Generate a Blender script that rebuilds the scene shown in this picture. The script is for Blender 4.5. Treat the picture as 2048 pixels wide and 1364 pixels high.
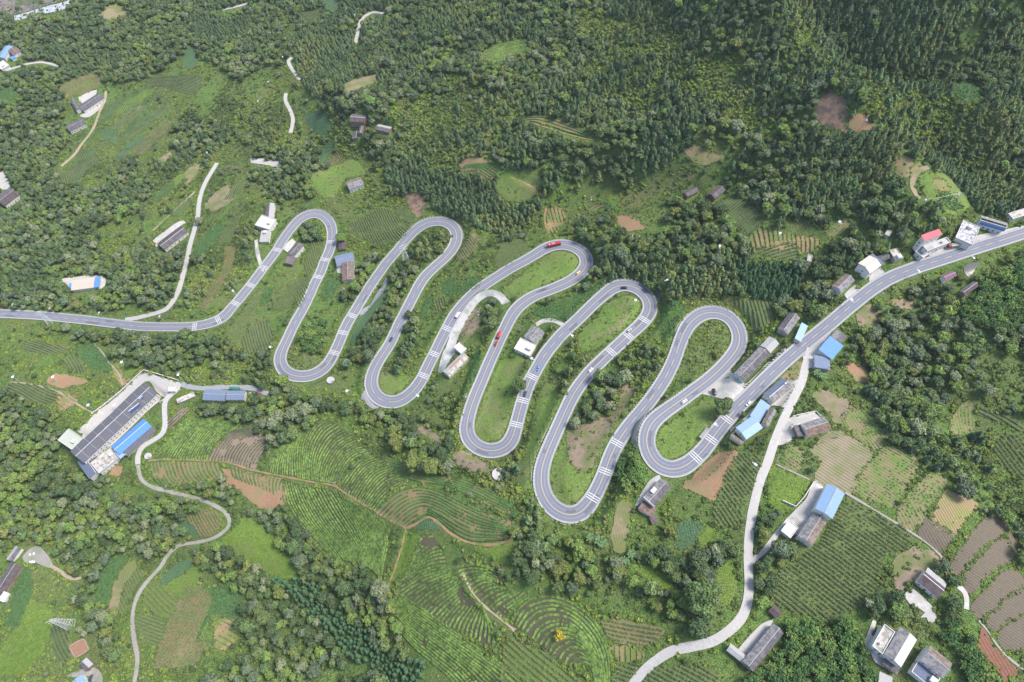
import bpy, math, random
import numpy as np
from mathutils import Vector, geometry as mgeo
R = math.radians
rnd = random.Random(7); rng = np.random.default_rng(7)
scene = bpy.context.scene
for o in list(bpy.data.objects): bpy.data.objects.remove(o)
# ------------------------------------------------------------------ camera, sky, sun, exposure
CAMH, TILT, FPX, CX, CY = 440.0, 29.4, 1365.3, 1024.0, 682.0
cam_d = bpy.data.cameras.new('camera'); cam = bpy.data.objects.new('camera', cam_d)
scene.collection.objects.link(cam); scene.camera = cam
cam_d.sensor_width = 36; cam_d.lens = 24; cam_d.clip_start = 1; cam_d.clip_end = 9000
cam.location = (0, 0, CAMH); cam.rotation_euler = (R(TILT), 0, 0)
SUN_EL, SUN_AZ = 60, 82          # azimuth measured from +y towards +x
world = bpy.data.worlds.new('World'); scene.world = world; world.use_nodes = True
wn = world.node_tree.nodes; wl = world.node_tree.links
sky = wn.new('ShaderNodeTexSky'); sky.sky_type = 'NISHITA'; sky.sun_disc = False
sky.sun_elevation = R(SUN_EL); sky.sun_rotation = R(SUN_AZ); sky.altitude = 600
sky.air_density = 1.0; sky.dust_density = 3.5; sky.ozone_density = 1.0
wl.new(sky.outputs[0], wn['Background'].inputs[0]); wn['Background'].inputs[1].default_value = 0.15
sun_d = bpy.data.lights.new('sun', 'SUN'); sun_d.energy = 2.8; sun_d.angle = R(20); sun_d.color = (1, .955, .89)
sun = bpy.data.objects.new('sun', sun_d); scene.collection.objects.link(sun)
sv = Vector((math.sin(R(SUN_AZ)) * math.cos(R(SUN_EL)), math.cos(R(SUN_AZ)) * math.cos(R(SUN_EL)), math.sin(R(SUN_EL))))
sun.rotation_euler = sv.to_track_quat('Z', 'Y').to_euler()
scene.view_settings.view_transform = 'Standard'; scene.view_settings.look = 'None'
scene.view_settings.exposure = 0.88; scene.view_settings.gamma = 1
scene.cycles.max_bounces = 5; scene.cycles.diffuse_bounces = 3; scene.cycles.glossy_bounces = 2
scene.cycles.transparent_max_bounces = 4; scene.cycles.volume_bounces = 1
scene.cycles.use_denoising = True

# ------------------------------------------------------------------ helpers
def tag(o, label=None, cat=None, group=None, kind=None):
    if label: o['label'] = label
    if cat: o['category'] = cat
    if group: o['group'] = group
    if kind: o['kind'] = kind
    return o
def link(o): scene.collection.objects.link(o); return o
def empty(name, loc, rz=0, label=None, cat=None, group=None):
    o = link(bpy.data.objects.new(name, None)); o.location = loc; o.rotation_euler = (0, 0, rz)
    o.empty_display_size = 1
    return tag(o, label, cat, group)
def copy_tree(o, parent=None):
    c = o.copy(); link(c); c.parent = parent
    for ch in list(o.children): copy_tree(ch, c)
    return c
class MB:
    def __init__(s): s.v = []; s.f = []; s.m = []
    def quadf(s, pts, m=0):
        n = len(s.v); s.v += [tuple(p) for p in pts]; s.f.append(tuple(range(n, n + len(pts)))); s.m.append(m)
    def box(s, x0, x1, y0, y1, z0, z1, m=0):
        n = len(s.v)
        s.v += [(x, y, z) for z in (z0, z1) for y in (y0, y1) for x in (x0, x1)]
        for f in ((0, 2, 3, 1), (4, 5, 7, 6), (0, 1, 5, 4), (2, 6, 7, 3), (0, 4, 6, 2), (1, 3, 7, 5)):
            s.f.append(tuple(n + i for i in f)); s.m.append(m)
    def tube(s, p, q, r0, r1=None, k=6, m=0, cap=True):
        r1 = r0 if r1 is None else r1
        p = Vector(p); q = Vector(q); d = (q - p).normalized()
        a = d.orthogonal().normalized(); b = d.cross(a); n = len(s.v)
        for c, r in ((p, r0), (q, r1)):
            for i in range(k):
                t = 2 * math.pi * i / k; s.v.append(tuple(c + a * math.cos(t) * r + b * math.sin(t) * r))
        for i in range(k):
            j = (i + 1) % k; s.f.append((n + i, n + j, n + k + j, n + k + i)); s.m.append(m)
        if cap:
            s.f.append(tuple(n + k + i for i in range(k))); s.m.append(m)
            s.f.append(tuple(n + k - 1 - i for i in range(k))); s.m.append(m)
    def loft(s, secs, m=0, cap=True):       # list of closed rings with equal counts
        k = len(secs[0]); n = len(s.v)
        for r in secs: s.v += [tuple(p) for p in r]
        for a in range(len(secs) - 1):
            for i in range(k):
                j = (i + 1) % k
                s.f.append((n + a * k + i, n + a * k + j, n + (a + 1) * k + j, n + (a + 1) * k + i)); s.m.append(m)
        if cap:
            s.f.append(tuple(n + k - 1 - i for i in range(k))); s.m.append(m)
            s.f.append(tuple(n + (len(secs) - 1) * k + i for i in range(k))); s.m.append(m)
    def mesh(s, name, mats):
        me = bpy.data.meshes.new(name); me.from_pydata(s.v, [], s.f)
        for t in (mats if isinstance(mats, (list, tuple)) else [mats]): me.materials.append(t)
        if any(s.m): me.polygons.foreach_set('material_index', s.m)
        me.update(); return me
    def link(s, name, mats, parent=None, smooth=False):
        me = s.mesh(name, mats)
        if smooth: me.polygons.foreach_set('use_smooth', [True] * len(me.polygons))
        o = link(bpy.data.objects.new(name, me)); o.parent = parent; return o
def np_mesh(name, v, faces, mats, smooth=False, attrs=None, pidx=None):
    """v (n,3); faces (m,k) array with a constant k"""
    v = np.asarray(v, np.float32); faces = np.asarray(faces, np.int32); k = faces.shape[1]
    me = bpy.data.meshes.new(name); me.vertices.add(len(v)); me.vertices.foreach_set('co', v.ravel())
    me.loops.add(faces.size); me.loops.foreach_set('vertex_index', faces.ravel())
    me.polygons.add(len(faces)); me.polygons.foreach_set('loop_start', np.arange(0, faces.size, k, dtype=np.int32))
    me.polygons.foreach_set('loop_total', np.full(len(faces), k, np.int32))
    for t in (mats if isinstance(mats, (list, tuple)) else [mats]): me.materials.append(t)
    if pidx is not None: me.polygons.foreach_set('material_index', np.asarray(pidx, np.int32))
    me.update(calc_edges=True)
    me.polygons.foreach_set('use_smooth', np.full(len(faces), smooth))
    for nm, (dom, dt, arr) in (attrs or {}).items():
        a = me.attributes.new(nm, dt, dom)
        arr = np.asarray(arr, np.float32)
        if dt == 'FLOAT_COLOR':
            if arr.shape[1] == 3: arr = np.c_[arr, np.ones(len(arr))]
            a.data.foreach_set('color', arr.astype(np.float32).ravel())
        else: a.data.foreach_set('value', arr.ravel())
    return me
# ------------------------------------------------------------------ materials
MATS = {}
def mat(name, a, b=None, scale=1.0, rough=.9, bump=0.0, detail=4, contrast=.5, rand=0.0, tone=0.0, metallic=0.0,
        stripe=None, c=None, cscale=.1, spec=.25, flat=False, emit=None):
    """procedural: noise mix a..b (local coords), optional large-scale c patches, optional stripe=(axis, period m, depth, colour mul)"""
    if name in MATS: return MATS[name]
    m = bpy.data.materials.new(name); MATS[name] = m; m.use_nodes = True
    nt = m.node_tree; N = nt.nodes; L = nt.links; bs = N['Principled BSDF']
    bs.inputs['Roughness'].default_value = rough; bs.inputs['Metallic'].default_value = metallic
    bs.inputs['Specular IOR Level'].default_value = spec
    if b is None and not rand and not tone and not stripe:
        b = tuple(x * .86 for x in a)
    b = b or a
    tc = N.new('ShaderNodeTexCoord'); no = N.new('ShaderNodeTexNoise'); no.inputs['Scale'].default_value = scale
    no.inputs['Detail'].default_value = detail; no.inputs['Roughness'].default_value = .62
    L.new(tc.outputs['Object'], no.inputs['Vector'])
    rp = N.new('ShaderNodeValToRGB'); rp.color_ramp.elements[0].position = .5 - contrast / 2 * .6; rp.color_ramp.elements[1].position = .5 + contrast / 2 * .6
    rp.color_ramp.elements[0].color = (*a, 1); rp.color_ramp.elements[1].color = (*b, 1)
    L.new(no.outputs['Fac'], rp.inputs[0]); col = rp.outputs[0]
    def mix(fac, c1, c2, mode='MIX'):
        x = N.new('ShaderNodeMix'); x.data_type = 'RGBA'; x.blend_type = mode
        for sock, val in ((x.inputs[0], fac), (x.inputs[6], c1), (x.inputs[7], c2)):
            if isinstance(val, (int, float)): sock.default_value = val
            elif isinstance(val, tuple): sock.default_value = (*val, 1)
            else: L.new(val, sock)
        return x.outputs[2]
    def mth(op, x, y=None, z=None):
        n = N.new('ShaderNodeMath'); n.operation = op
        for i, val in enumerate((x, y, z)):
            if val is None: continue
            if isinstance(val, (int, float)): n.inputs[i].default_value = val
            else: L.new(val, n.inputs[i])
        return n.outputs[0]
    if c:
        n2 = N.new('ShaderNodeTexNoise'); n2.inputs['Scale'].default_value = cscale; n2.inputs['Detail'].default_value = 5
        L.new(tc.outputs['Object'], n2.inputs['Vector'])
        mr = N.new('ShaderNodeMapRange'); mr.inputs[1].default_value = .46; mr.inputs[2].default_value = .58
        L.new(n2.outputs['Fac'], mr.inputs[0]); col = mix(mr.outputs[0], col, c)
    if stripe:
        ax, per, dep, mul = stripe[:4]
        if ax == 'attr':
            at = N.new('ShaderNodeAttribute'); at.attribute_name = 'rowu'; src = at.outputs['Fac']
        else:
            sp = N.new('ShaderNodeSeparateXYZ'); L.new(tc.outputs['Object'], sp.inputs[0]); src = sp.outputs['XYZ'.index(ax)]
        jit = mth('MULTIPLY', no.outputs['Fac'], per * .35 if ax == 'attr' else 0.0)
        w = mth('SINE', mth('MULTIPLY', mth('ADD', src, jit), 2 * math.pi / per))
        w = mth('MULTIPLY_ADD', w, .5, .5)
        if len(stripe) > 4: w = mth('POWER', w, stripe[4])
        col = mix(w, col, mul if len(mul) == 3 else mul, 'MULTIPLY') if stripe[2] >= 0 else mix(w, col, mul)
        if dep: 
            bp0 = N.new('ShaderNodeBump'); bp0.inputs['Strength'].default_value = .8; bp0.inputs['Distance'].default_value = abs(dep)
            L.new(w, bp0.inputs['Height']); L.new(bp0.outputs[0], bs.inputs['Normal'])
    if rand:
        oi = N.new('ShaderNodeObjectInfo'); hs = N.new('ShaderNodeHueSaturation')
        L.new(mth('MULTIPLY_ADD', oi.outputs['Random'], rand * .12, .5 - rand * .06), hs.inputs['Hue'])
        r2 = mth('FRACT', mth('MULTIPLY', oi.outputs['Random'], 37.7))
        L.new(mth('MULTIPLY_ADD', r2, rand, 1 - rand * .5), hs.inputs['Value'])
        L.new(col, hs.inputs['Color']); col = hs.outputs[0]
    if tone:
        at = N.new('ShaderNodeAttribute'); at.attribute_name = 'tone'
        h2 = N.new('ShaderNodeHueSaturation'); L.new(mth('MULTIPLY_ADD', at.outputs['Fac'], tone, 1 - tone * .5), h2.inputs['Value'])
        L.new(col, h2.inputs['Color']); col = h2.outputs[0]
    L.new(col, bs.inputs['Base Color'])
    if bump and not (stripe and stripe[2]):
        bp = N.new('ShaderNodeBump'); bp.inputs['Strength'].default_value = 1; bp.inputs['Distance'].default_value = bump
        L.new(no.outputs['Fac'], bp.inputs['Height']); L.new(bp.outputs[0], bs.inputs['Normal'])
    return m
# ------------------------------------------------------------------ projection between photo pixels (2048 wide) and the world
ct, st = math.cos(R(TILT)), math.sin(R(TILT))
def project(x, y, z):
    dz = z - CAMH; dep = y * st - dz * ct; up = y * ct + dz * st
    return CX + FPX * x / dep, CY - FPX * up / dep, dep
def ray(px, py):
    a = (np.asarray(px, float) - CX) / FPX; b = (CY - np.asarray(py, float)) / FPX
    return a, b * ct + st, b * st - ct
def at_plane(px, py, z):
    dx, dy, dz = ray(px, py); t = (z - CAMH) / dz
    return dx * t, dy * t
def sstep(t): t = np.clip(t, 0, 1); return t * t * (3 - 2 * t)
_lat = rng.random((64, 64))
def vnoise(x, y, s):
    x = np.asarray(x, float) / s + 17.3; y = np.asarray(y, float) / s + 9.1
    xi = np.floor(x).astype(int); yi = np.floor(y).astype(int); fx = sstep(x - xi); fy = sstep(y - yi)
    g = lambda i, j: _lat[(xi + i) % 64, (yi + j) % 64]
    return (g(0, 0) * (1 - fx) + g(1, 0) * fx) * (1 - fy) + (g(0, 1) * (1 - fx) + g(1, 1) * fx) * fy - .5
def _pl(px, z=70.): return [tuple(float(v) for v in at_plane(a, b, z)) for a, b in px]
FOLDS = [(_pl([(1440,-40),(1520,90),(1600,190),(1700,300),(1790,400)]), 30, 34), (_pl([(1560,-40),(1640,90),(1720,160),(1830,190),(1990,150),(2100,120)]), -30, 30), (_pl([(1860,-60),(1930,60),(2060,90)]), 26, 45),
         (_pl([(1000,285),(1120,300),(1240,262),(1400,300),(1520,330)]), -16, 24), (_pl([(960,160),(1100,190),(1250,200),(1390,235)]), 15, 28), (_pl([(1880,300),(1950,360),(2060,380)]), -14, 26), (_pl([(1740,240),(1850,230),(1960,290)]), 16, 26),
         (_pl([(620,40),(700,120),(800,150),(960,90)], 0.), 14, 30), (_pl([(560,110),(640,190),(760,170),(900,120)], 0.), -12, 24), (_pl([(1820,620),(1780,720),(1880,850),(1960,960)], 50.), -10, 24), (_pl([(740,900),(860,960),(1000,985)], 0.), -5, 14)]
def base_z(x, y):
    x = np.asarray(x, float); y = np.asarray(y, float)
    u = .95 * x - .31 * (y - 250)
    z = 66 * np.tanh(u / 180) + .05 * np.clip(u, -700, 700)
    z = z + 75 * sstep((x - 20) / 380) * sstep((y - 330) / 330)
    z = z + 14 * sstep((x + 150) / 200) * sstep((y - 350) / 200)
    z = z - 62 * sstep((-x - 60) / 350) * sstep((y - 330) / 330)
    z = z + 13 * np.exp(-(((x + 30) / 75) ** 2 + ((y - 130) / 50) ** 2))      # tea hill
    z = z - 10 * np.exp(-(((x + 110) / 60) ** 2 + ((y - 40) / 60) ** 2))      # ravine by the lower wood
    w = 1 - .65 * np.exp(-(((x - 10) / 190) ** 2 + ((y - 240) / 110) ** 2))
    z = z + w * (20 * vnoise(x, y, 120) + 8 * vnoise(x + 300, y, 46)) + 1.6 * vnoise(x, y + 90, 17)
    for pl, amp, wid in FOLDS:
        d = np.full(np.shape(z), 1e9)
        for (ax, ay), (bx_, by_) in zip(pl[:-1], pl[1:]):
            vx, vy = bx_ - ax, by_ - ay; t = np.clip(((x - ax) * vx + (y - ay) * vy) / (vx * vx + vy * vy), 0, 1); d = np.minimum(d, np.hypot(x - ax - t * vx, y - ay - t * vy))
        z = z + amp * np.exp(-(d / wid) ** 1.6)
    z = z + sstep((y - 360) / 120) * (34 * vnoise(x + 900, y + 500, 150) + 12 * vnoise(x, y + 700, 60)) * sstep((x + 250) / 300)
    return z
def hit(fn, px, py, h=0.0):
    """first meeting of the pixel ray with the surface fn(x,y)+h"""
    px = np.atleast_1d(np.asarray(px, float)); py = np.atleast_1d(np.asarray(py, float))
    dx, dy, dz = ray(px, py)
    lo = np.full(px.shape, (CAMH - 260.) / 1.0); t0 = (260 - CAMH) / dz; t1 = (-260 - CAMH) / dz
    n = 90; prev = t0.copy(); res = t1.copy(); done = np.zeros(px.shape, bool)
    for i in range(1, n + 1):
        t = t0 + (t1 - t0) * i / n
        b = (CAMH + dz * t) < fn(dx * t, dy * t) + h
        new = b & ~done
        if new.any():
            a_, b_ = prev.copy(), t.copy()
            for _ in range(14):
                mid = (a_ + b_) / 2; bb = (CAMH + dz * mid) < fn(dx * mid, dy * mid) + h
                b_ = np.where(bb, mid, b_); a_ = np.where(bb, a_, mid)
            res = np.where(new, b_, res)
        done |= b; prev = t
        if done.all(): break
    return dx * res, dy * res, CAMH + dz * res
def catmull(pts, step):
    """smooth resample of 2-D/3-D points"""
    p = np.asarray(pts, float); p = np.vstack([2 * p[0] - p[1], p, 2 * p[-1] - p[-2]]); out = []
    for i in range(1, len(p) - 2):
        n = max(2, int(np.linalg.norm(p[i + 1][:2] - p[i][:2]) / step * 2)); t = np.linspace(0, 1, n, endpoint=False)[:, None]
        out.append(.5 * ((2 * p[i]) + (-p[i - 1] + p[i + 1]) * t + (2 * p[i - 1] - 5 * p[i] + 4 * p[i + 1] - p[i + 2]) * t ** 2
                         + (-p[i - 1] + 3 * p[i] - 3 * p[i + 1] + p[i + 2]) * t ** 3))
    out.append(p[-2][None]); q = np.vstack(out)
    s = np.r_[0, np.cumsum(np.linalg.norm(np.diff(q[:, :2], axis=0), axis=1))]
    u = np.arange(0, s[-1], step); u = np.r_[u, s[-1]]
    return np.c_[tuple(np.interp(u, s, q[:, k]) for k in range(q.shape[1]))]
def gsmooth(a, sig):
    k = np.arange(-int(3 * sig), int(3 * sig) + 1); w = np.exp(-.5 * (k / sig) ** 2); w /= w.sum()
    pad = len(k) // 2
    def one(v):
        v = np.r_[2 * v[0] - v[1:pad + 1][::-1], v, 2 * v[-1] - v[-pad - 1:-1][::-1]] if len(v) > pad + 1 else np.pad(v, pad, 'edge')
        return np.convolve(v, w, 'valid')
    return one(a) if a.ndim == 1 else np.stack([one(a[:, i]) for i in range(a.shape[1])], 1)
def inpoly(x, y, poly):
    x = np.asarray(x, float); y = np.asarray(y, float); c = np.zeros(x.shape, bool); p = np.asarray(poly, float); j = len(p) - 1
    for i in range(len(p)):
        xi, yi, xj, yj = *p[i], *p[j]
        if yi != yj: c ^= ((yi > y) != (yj > y)) & (x < (xj - xi) * (y - yi) / (yj - yi) + xi)
        j = i
    return c
# ------------------------------------------------------------------ traced layout (photo pixels, 2048 x 1364), met with the terrain below
MAIN = [(-90,622),(-40,625),(0,627),(40,629),(62,630),(100,633),(150,638),(171,640),(215,645.5),(261,651),(295,653.5),(354,654),(380,653.5),(400,651),(425,645),(447,634),(462,617),(477,600),(496,577),(510,559),(527,536),(552,503),(562,486),(577,464),(594.5,443),(612,431),(632,427),(648,433),(659.5,446),(664,461),(664,475),(662,490),(657,506),(649.5,521),(644.5,536),(638,551),(629.5,567),(621,587),(612,606),(602,625),(592,642),(583,660),(573,682),(564.5,699.5),(560,715),(562,730),(571,743),(587,751),(607,753),(625,750),(642,741),(655,729),(664.5,714),(672,699),(679.5,682),(687,663.5),(697,643),(706,628.5),(712,618.5),(723,600),(734.5,581),(747,562),(759.5,545),(772,527),(786,511),(799.5,495),(813,478.5),(827,463.5),(842,451.5),(857,445),(873,442.5),(889.5,444),(903,451),(911,461),(913.5,472),(911,486),(902,502),(887,518.5),(869.5,534),(852,551),(839,569),(828,590),(818,609),(808,629),(798,648),(789,668),(778,690),(764,711),(752,731),(744.5,750),(742,767),(746,782),(755.5,795),(769.5,802.5),(785,804.5),(802,800.5),(819.5,788.5),(834.5,772),(847,752),(857,730),(869.5,706),(882,680),(894,657),(907,633.5),(922,613.5),(939,595),(959.5,577),(982,561.5),(1002,548.5),(1022,536),(1046.5,523),(1069,510),(1090,497),(1109,490.5),(1125,489),(1142,492),(1157,499),(1168,509),(1173,522),(1170,536),(1159,549),(1141.5,561),(1121.5,571),(1096.5,581),(1072,590),(1049,603.5),(1031,620),(1020,637),(1012,653),(1002,673),(992,695),(982,717),(972,740),(963,762),(953,785),(944,809),(937,833),(933,857),(938,877),(952,892),(970,900.5),(989,901.5),(1007,896),(1020,884),(1028,866),(1035,840),(1041.5,815),(1047,797),(1056,770),(1066,751),(1077,731),(1090,709),(1105,690),(1121,671),(1139,654),(1156.5,638),(1172,622.5),(1190,605),(1209,588.5),(1227,575),(1245,570),(1263,572),(1280,580),(1293,592),(1300,606),(1300,621),(1293,635),(1280,650),(1262,666),(1242,685),(1219,706),(1199,725),(1180,744),(1164,764),(1151,782),(1141,800),(1131.5,820),(1121.5,842),(1111.5,864.5),(1101.5,887),(1092,910),(1085,932),(1082,955),(1084,976),(1092,997),(1106,1015),(1123,1026),(1140,1030),(1157,1027),(1172,1015),(1186,995),(1199,970),(1209,947),(1216.5,925),(1225,904),(1237,881.5),(1251.5,860),(1266.5,841),(1283,821.5),(1299,801.5),(1314,781),(1328,759.5),(1339.5,738),(1349,717),(1356.5,695),(1365,672),(1376,651),(1391,636),(1407,627),(1425,624.5),(1443,627),(1458,635),(1471,649),(1478,666),(1479,682),(1474,698),(1462,714.5),(1446.5,732),(1429,749),(1409,766),(1386.5,782),(1366.5,797),(1345,812),(1324,827),(1307,842),(1297,859),(1293,877),(1295,896),(1303,914),(1315,928),(1331,936.5),(1347,939),(1364,935),(1380,925.5),(1395,912),(1410,896),(1424,877),(1439,857),(1456,836.5),(1474,815),(1491.5,798),(1509,780.5),(1529,760.5),(1547,743),(1566,725.5),(1585,708.5),(1605,691.5),(1625.5,675),(1646,658.5),(1666,642),(1685,625.5),(1705,609),(1725,592.5),(1745.5,577),(1767,563),(1791,551),(1816.5,541),(1842,532),(1868.5,523.5),(1895,515),(1920.5,506.5),(1945.5,498.5),(1970.5,490.5),(2000,481.5),(2048,466),(2100,449),(2150,433)]
# side tracks: name, half width m, material, label, points
TRACKS = [
 ('concrete_road', 2.5, 'conc', [(1622,697),(1618,707),(1611,732),(1603,764),(1586,799),(1568,837),(1551,877),(1541,907),(1533,930),(1521.5,957),(1511.5,994),(1505,1023),(1500,1055),(1497,1083),(1496,1123),(1497,1143),(1498,1173),(1494,1208),(1481,1238),(1456,1263),(1424,1283),(1384,1293),(1346,1301),(1319,1316),(1294,1336),(1269,1364),(1245,1400)]),
 ('concrete_road', 2.2, 'conc', [(250,640),(280,634.5),(325,622),(342,608),(357,581),(367,546),(375,515),(380,490),(388,462),(395,436),(397.5,411),(402,388),(412,363),(425,341),(434,326)]),
 ('concrete_road', 2.1, 'conc', [(581,266),(586,240),(580,220),(571,201),(572,186)]),
 ('concrete_road', 2.1, 'conc', [(583,115),(577,124),(588,144),(601,160)]),
 ('concrete_road', 2.2, 'conc', [(711,86),(716,62),(719,47),(729,33),(747,25),(768,27)]),
 ('concrete_road', 2.0, 'conc', [(358,775),(345,787),(331,802),(329,822),(330,852),(322,870),(300,884),(284,895),(276,912),(276,930)]),
 ('gravel_track', 1.35, 'gravel', [(276,930),(282,957),(300,972),(325,980),(362,989),(400,999),(425,1009),(447,1022),(458,1037),(456,1055),(430,1075),(395,1085),(360,1090),(337,1108),(320,1135),(297,1160),(277,1188),(267,1218),(265,1248),(270,1288),(275,1323),(266,1380)]),
 ('asphalt_lane', 2.2, 'lane', [(362,768),(385,775),(412,777),(440,775),(462,774),(500,776),(520,781),(536,788)]),
 ('dirt_path', 1.4, 'dirt', [(212,183),(210,200),(200,222),(190,250),(178,270),(162,290),(148,310),(122,333)]),
 ('dirt_path', 1.2, 'dirt', [(203,212),(190,222),(172,233)]),
 ('concrete_road', 1.8, 'conc', [(10,142),(37,133),(60,127),(87,125),(120,133)]),
 ('concrete_road', 1.9, 'conc', [(445,20),(475,13),(495,7)]),
 ('gravel_yard', 3.4, 'gravelpale', [(1012,607),(999,592),(980,586),(962,592),(947,606),(934,624),(922,646),(910,668),(903,688),(896,708)]),
 ('concrete_road', 1.7, 'concw', [(1072,650),(1086,642),(1103,641),(1119,646),(1133,655)]),
 ('dirt_path', .7, 'orange', [(297,921),(337,919),(424,922),(462,927),(512,942),(574,954),(624,964),(667,971),(687,984),(724,1007),(752,1023),(775,1038),(812,1056)]),
 ('dirt_path', .8, 'orange', [(812,1057),(832,1048),(857,1034),(882,1050),(902,1068),(937,1085),(974,1090),(1000,1087),(1028,1077)]),
 ('dirt_path', .6, 'orange', [(812,1057),(800,1105),(782,1158),(767,1177)]),
 ('dirt_path', .8, 'orange', [(1098,468),(1091,450),(1089,432),(1093,415)]),
 ('dirt_path', 1.7, 'tan', [(1856,334),(1838,343),(1827,356),(1824,371),(1831,388),(1839,398)]),
 ('dirt_path', .7, 'dirt', [(925,1145),(945,1185),(972,1215),(1004,1240),(1030,1262)]),
 ('stone_path', .45, 'stone', [(1550,928),(1585,944),(1624,962)]),
 ('stone_path', .5, 'stone', [(1690,985),(1752,1022),(1790,1045),(1842,1078),(1880,1110),(1893,1132)]),
 ('stone_path', .5, 'stone', [(1957,1241),(1975,1262),(1993,1290),(2016,1315),(2048,1340),(2070,1355)]),
 ('concrete_road', 1.2, 'concw', [(1916,1172),(1929,1184),(1933,1200),(1932,1222)]),
 ('concrete_road', 1.4, 'conc', [(1500,1128),(1512,1115),(1530,1100),(1548,1075),(1565,1055)]),
 ('dirt_path', .9, 'tan', [(391,382),(370,402),(350,420),(330,438),(305,462)]),
 ('dirt_path', 1.4, 'dirt', [(100,1130),(120,1143),(145,1158),(165,1155)]),
 ('dirt_path', .8, 'orange', [(1024,356),(1045,365),(1070,378),(1086,395)]),
 ('dirt_path', .7, 'orange', [(1024,236),(1060,245),(1100,258),(1150,273),(1205,284)]),
 ('dirt_path', .7, 'orange', [(1536,490),(1565,484),(1600,481),(1640,480)]),
 ('concrete_road', 1.6, 'gravelpale', [(512,480),(515,505),(522,532),(527,550)]),
 ('dirt_path', .6, 'dirt', [(186,684),(205,705),(218,725),(238,748),(245,770)]),
 ('dirt_path', .6, 'dirt', [(20,764),(60,768),(100,778),(130,790),(160,812),(185,825)]),
]
# rumble strips across the road (pixel near the centre line)
RUMBLE = [(388,652),(436,640),(471,605.5),(502.5,570),(529.5,535.5),(554.5,500.5),(664.5,484),(651.5,519),(636,554),(706,631),(686,665),(669,706),(896,657),(867,707),(844.5,750),(1286,638.5),(1256,671),(1220,701.5),(1066,754.5),(1046.5,801.5),(1034,849.5),(1235,888),(1212,943),(1190,997),(1424,878),(1391,914.5),(1456.5,838)]
SOLID = [((295,653),(600,640)) ,((553,700),(706,640)),((785,511),(838,575)),((745,735),(895,640)),((895,640),(1060,590)),((1072,590),(1055,772)),((1150,640),(1250,860)),((1335,745),(1470,815)),((1980,487),(2150,433))]
# crenellated guard walls: start px, end px, side (+1 = left of travel)
GUARD = [((552,503),(655,438),1,'upper side of the first hairpin from the left'),((566,694),(566,738),-1,'lower bend of the first loop from the left'),((813,478),(900,449),1,'top hairpin right of the lattice pylon'),((764,711),(742,775),-1,'lower bend above the small paved apron'),((948,800),(936,870),-1,'lower bend right of the white farmhouse'),((1207,590),(1290,590),1,'top hairpin beside the blue banner'),((1111,865),(1090,995),-1,'lowest hairpin of the whole road'),((1385,640),(1452,632),1,'top hairpin nearest the long grey roof'),((1266,841),(1370,668),1,'straight rising right of the brown ploughed loop'),((1386,782),(1297,905),-1,'bend where two legs of the road almost touch')]
STONEWALL = [((1121,842),(1087,985),-1,5.2),((1306,843),(1297,905),-1,5.0),((1150,496),(1172,540),1,5.0),((1280,580),(1301,621),1,5.0),((1391,636),(1366,672),1,5.0),((945,890),(985,901),-1,5.4),((905,452),(914,480),1,5.0),((1105,1015),(1165,1022),-1,5.2),((1462,714),(1400,772),1,5.0)]
# fields: kind, row direction (px) or None, polygon, label
F = []
def fld(kind, d, poly, label): F.append((kind, d, poly, label))
fld('brown',(.82,.57),[(1901,1133),(1930,1087),(1952,1055),(1966,1040),(1980,1034),(1993,1036),(2005,1045),(2014,1057),(1993,1077),(1961,1097),(1935,1128),(1916,1152)],'uppermost curved brown ploughed terrace at the right')
fld('brown',(.82,.57),[(1928,1165),(1935,1143),(1965,1112),(1985,1090),(2000,1080),(2014,1083),(2022,1097),(2027,1122),(1998,1133),(1975,1150),(1958,1172),(1944,1188),(1932,1185)],'second curved brown ploughed terrace from the top at the right')
fld('brown',(.82,.57),[(1944,1215),(1952,1198),(1980,1170),(2000,1148),(2012,1141),(2028,1140),(2038,1150),(2045,1168),(2010,1200),(1971,1230),(1955,1232)],'third curved ploughed terrace from the top at the right')
fld('brown',(.82,.57),[(1976,1240),(1990,1220),(2018,1192),(2045,1178),(2075,1175),(2075,1212),(2020,1240),(1988,1263)],'fourth curved ploughed terrace from the top at the right')
fld('brown',(.82,.57),[(1996,1275),(2008,1256),(2036,1236),(2075,1222),(2075,1290),(2040,1298),(2011,1299)],'fifth curved ploughed terrace at the right edge')
fld('darksoil',(.5,.86),[(1961,1248),(1975,1265),(1990,1296),(2014,1322),(2038,1342),(2011,1368),(1985,1330),(1958,1295)],'dark red ploughed strip below the stone path')
fld('brown',(.82,.57),[(2012,1066),(2020,1060),(2028,1070),(2032,1085),(2030,1106),(2018,1090)],'sliver of ploughed soil above the second terrace')
fld('pale',(.5,.86),[(1890,985),(1905,985),(1955,1008),(1940,1024),(1924,1048),(1906,1068),(1868,1045),(1875,1010)],'pale striped ploughed plot behind the brown terrace')
fld('brown',(.5,.86),[(1846,1040),(1868,1045),(1906,1068),(1890,1095),(1881,1106),(1860,1090),(1839,1072)],'square brown plot beside the stone path')
fld('mixed',(.5,.86),[(1863,947),(1880,950),(1891,960),(1875,990),(1851,1025),(1838,1050),(1820,1062),(1797,1040),(1800,1018),(1818,990),(1831,970),(1850,955)],'long narrow terrace of half-grown seedlings')
fld('mixed',(.85,.52),[(1781,892),(1810,903),(1832,922),(1828,945),(1816,968),(1800,992),(1785,1010),(1750,1000),(1711,985),(1722,950),(1735,930),(1755,915),(1765,900)],'green and brown striped terrace of seedlings')
fld('mixedpale',(.85,.52),[(1633,890),(1650,870),(1672,866),(1690,870),(1720,888),(1743,904),(1725,935),(1711,960),(1700,987),(1660,978),(1631,960),(1643,922),(1623,905)],'pale stubble field with dark streaks behind the farmyard')
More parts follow.
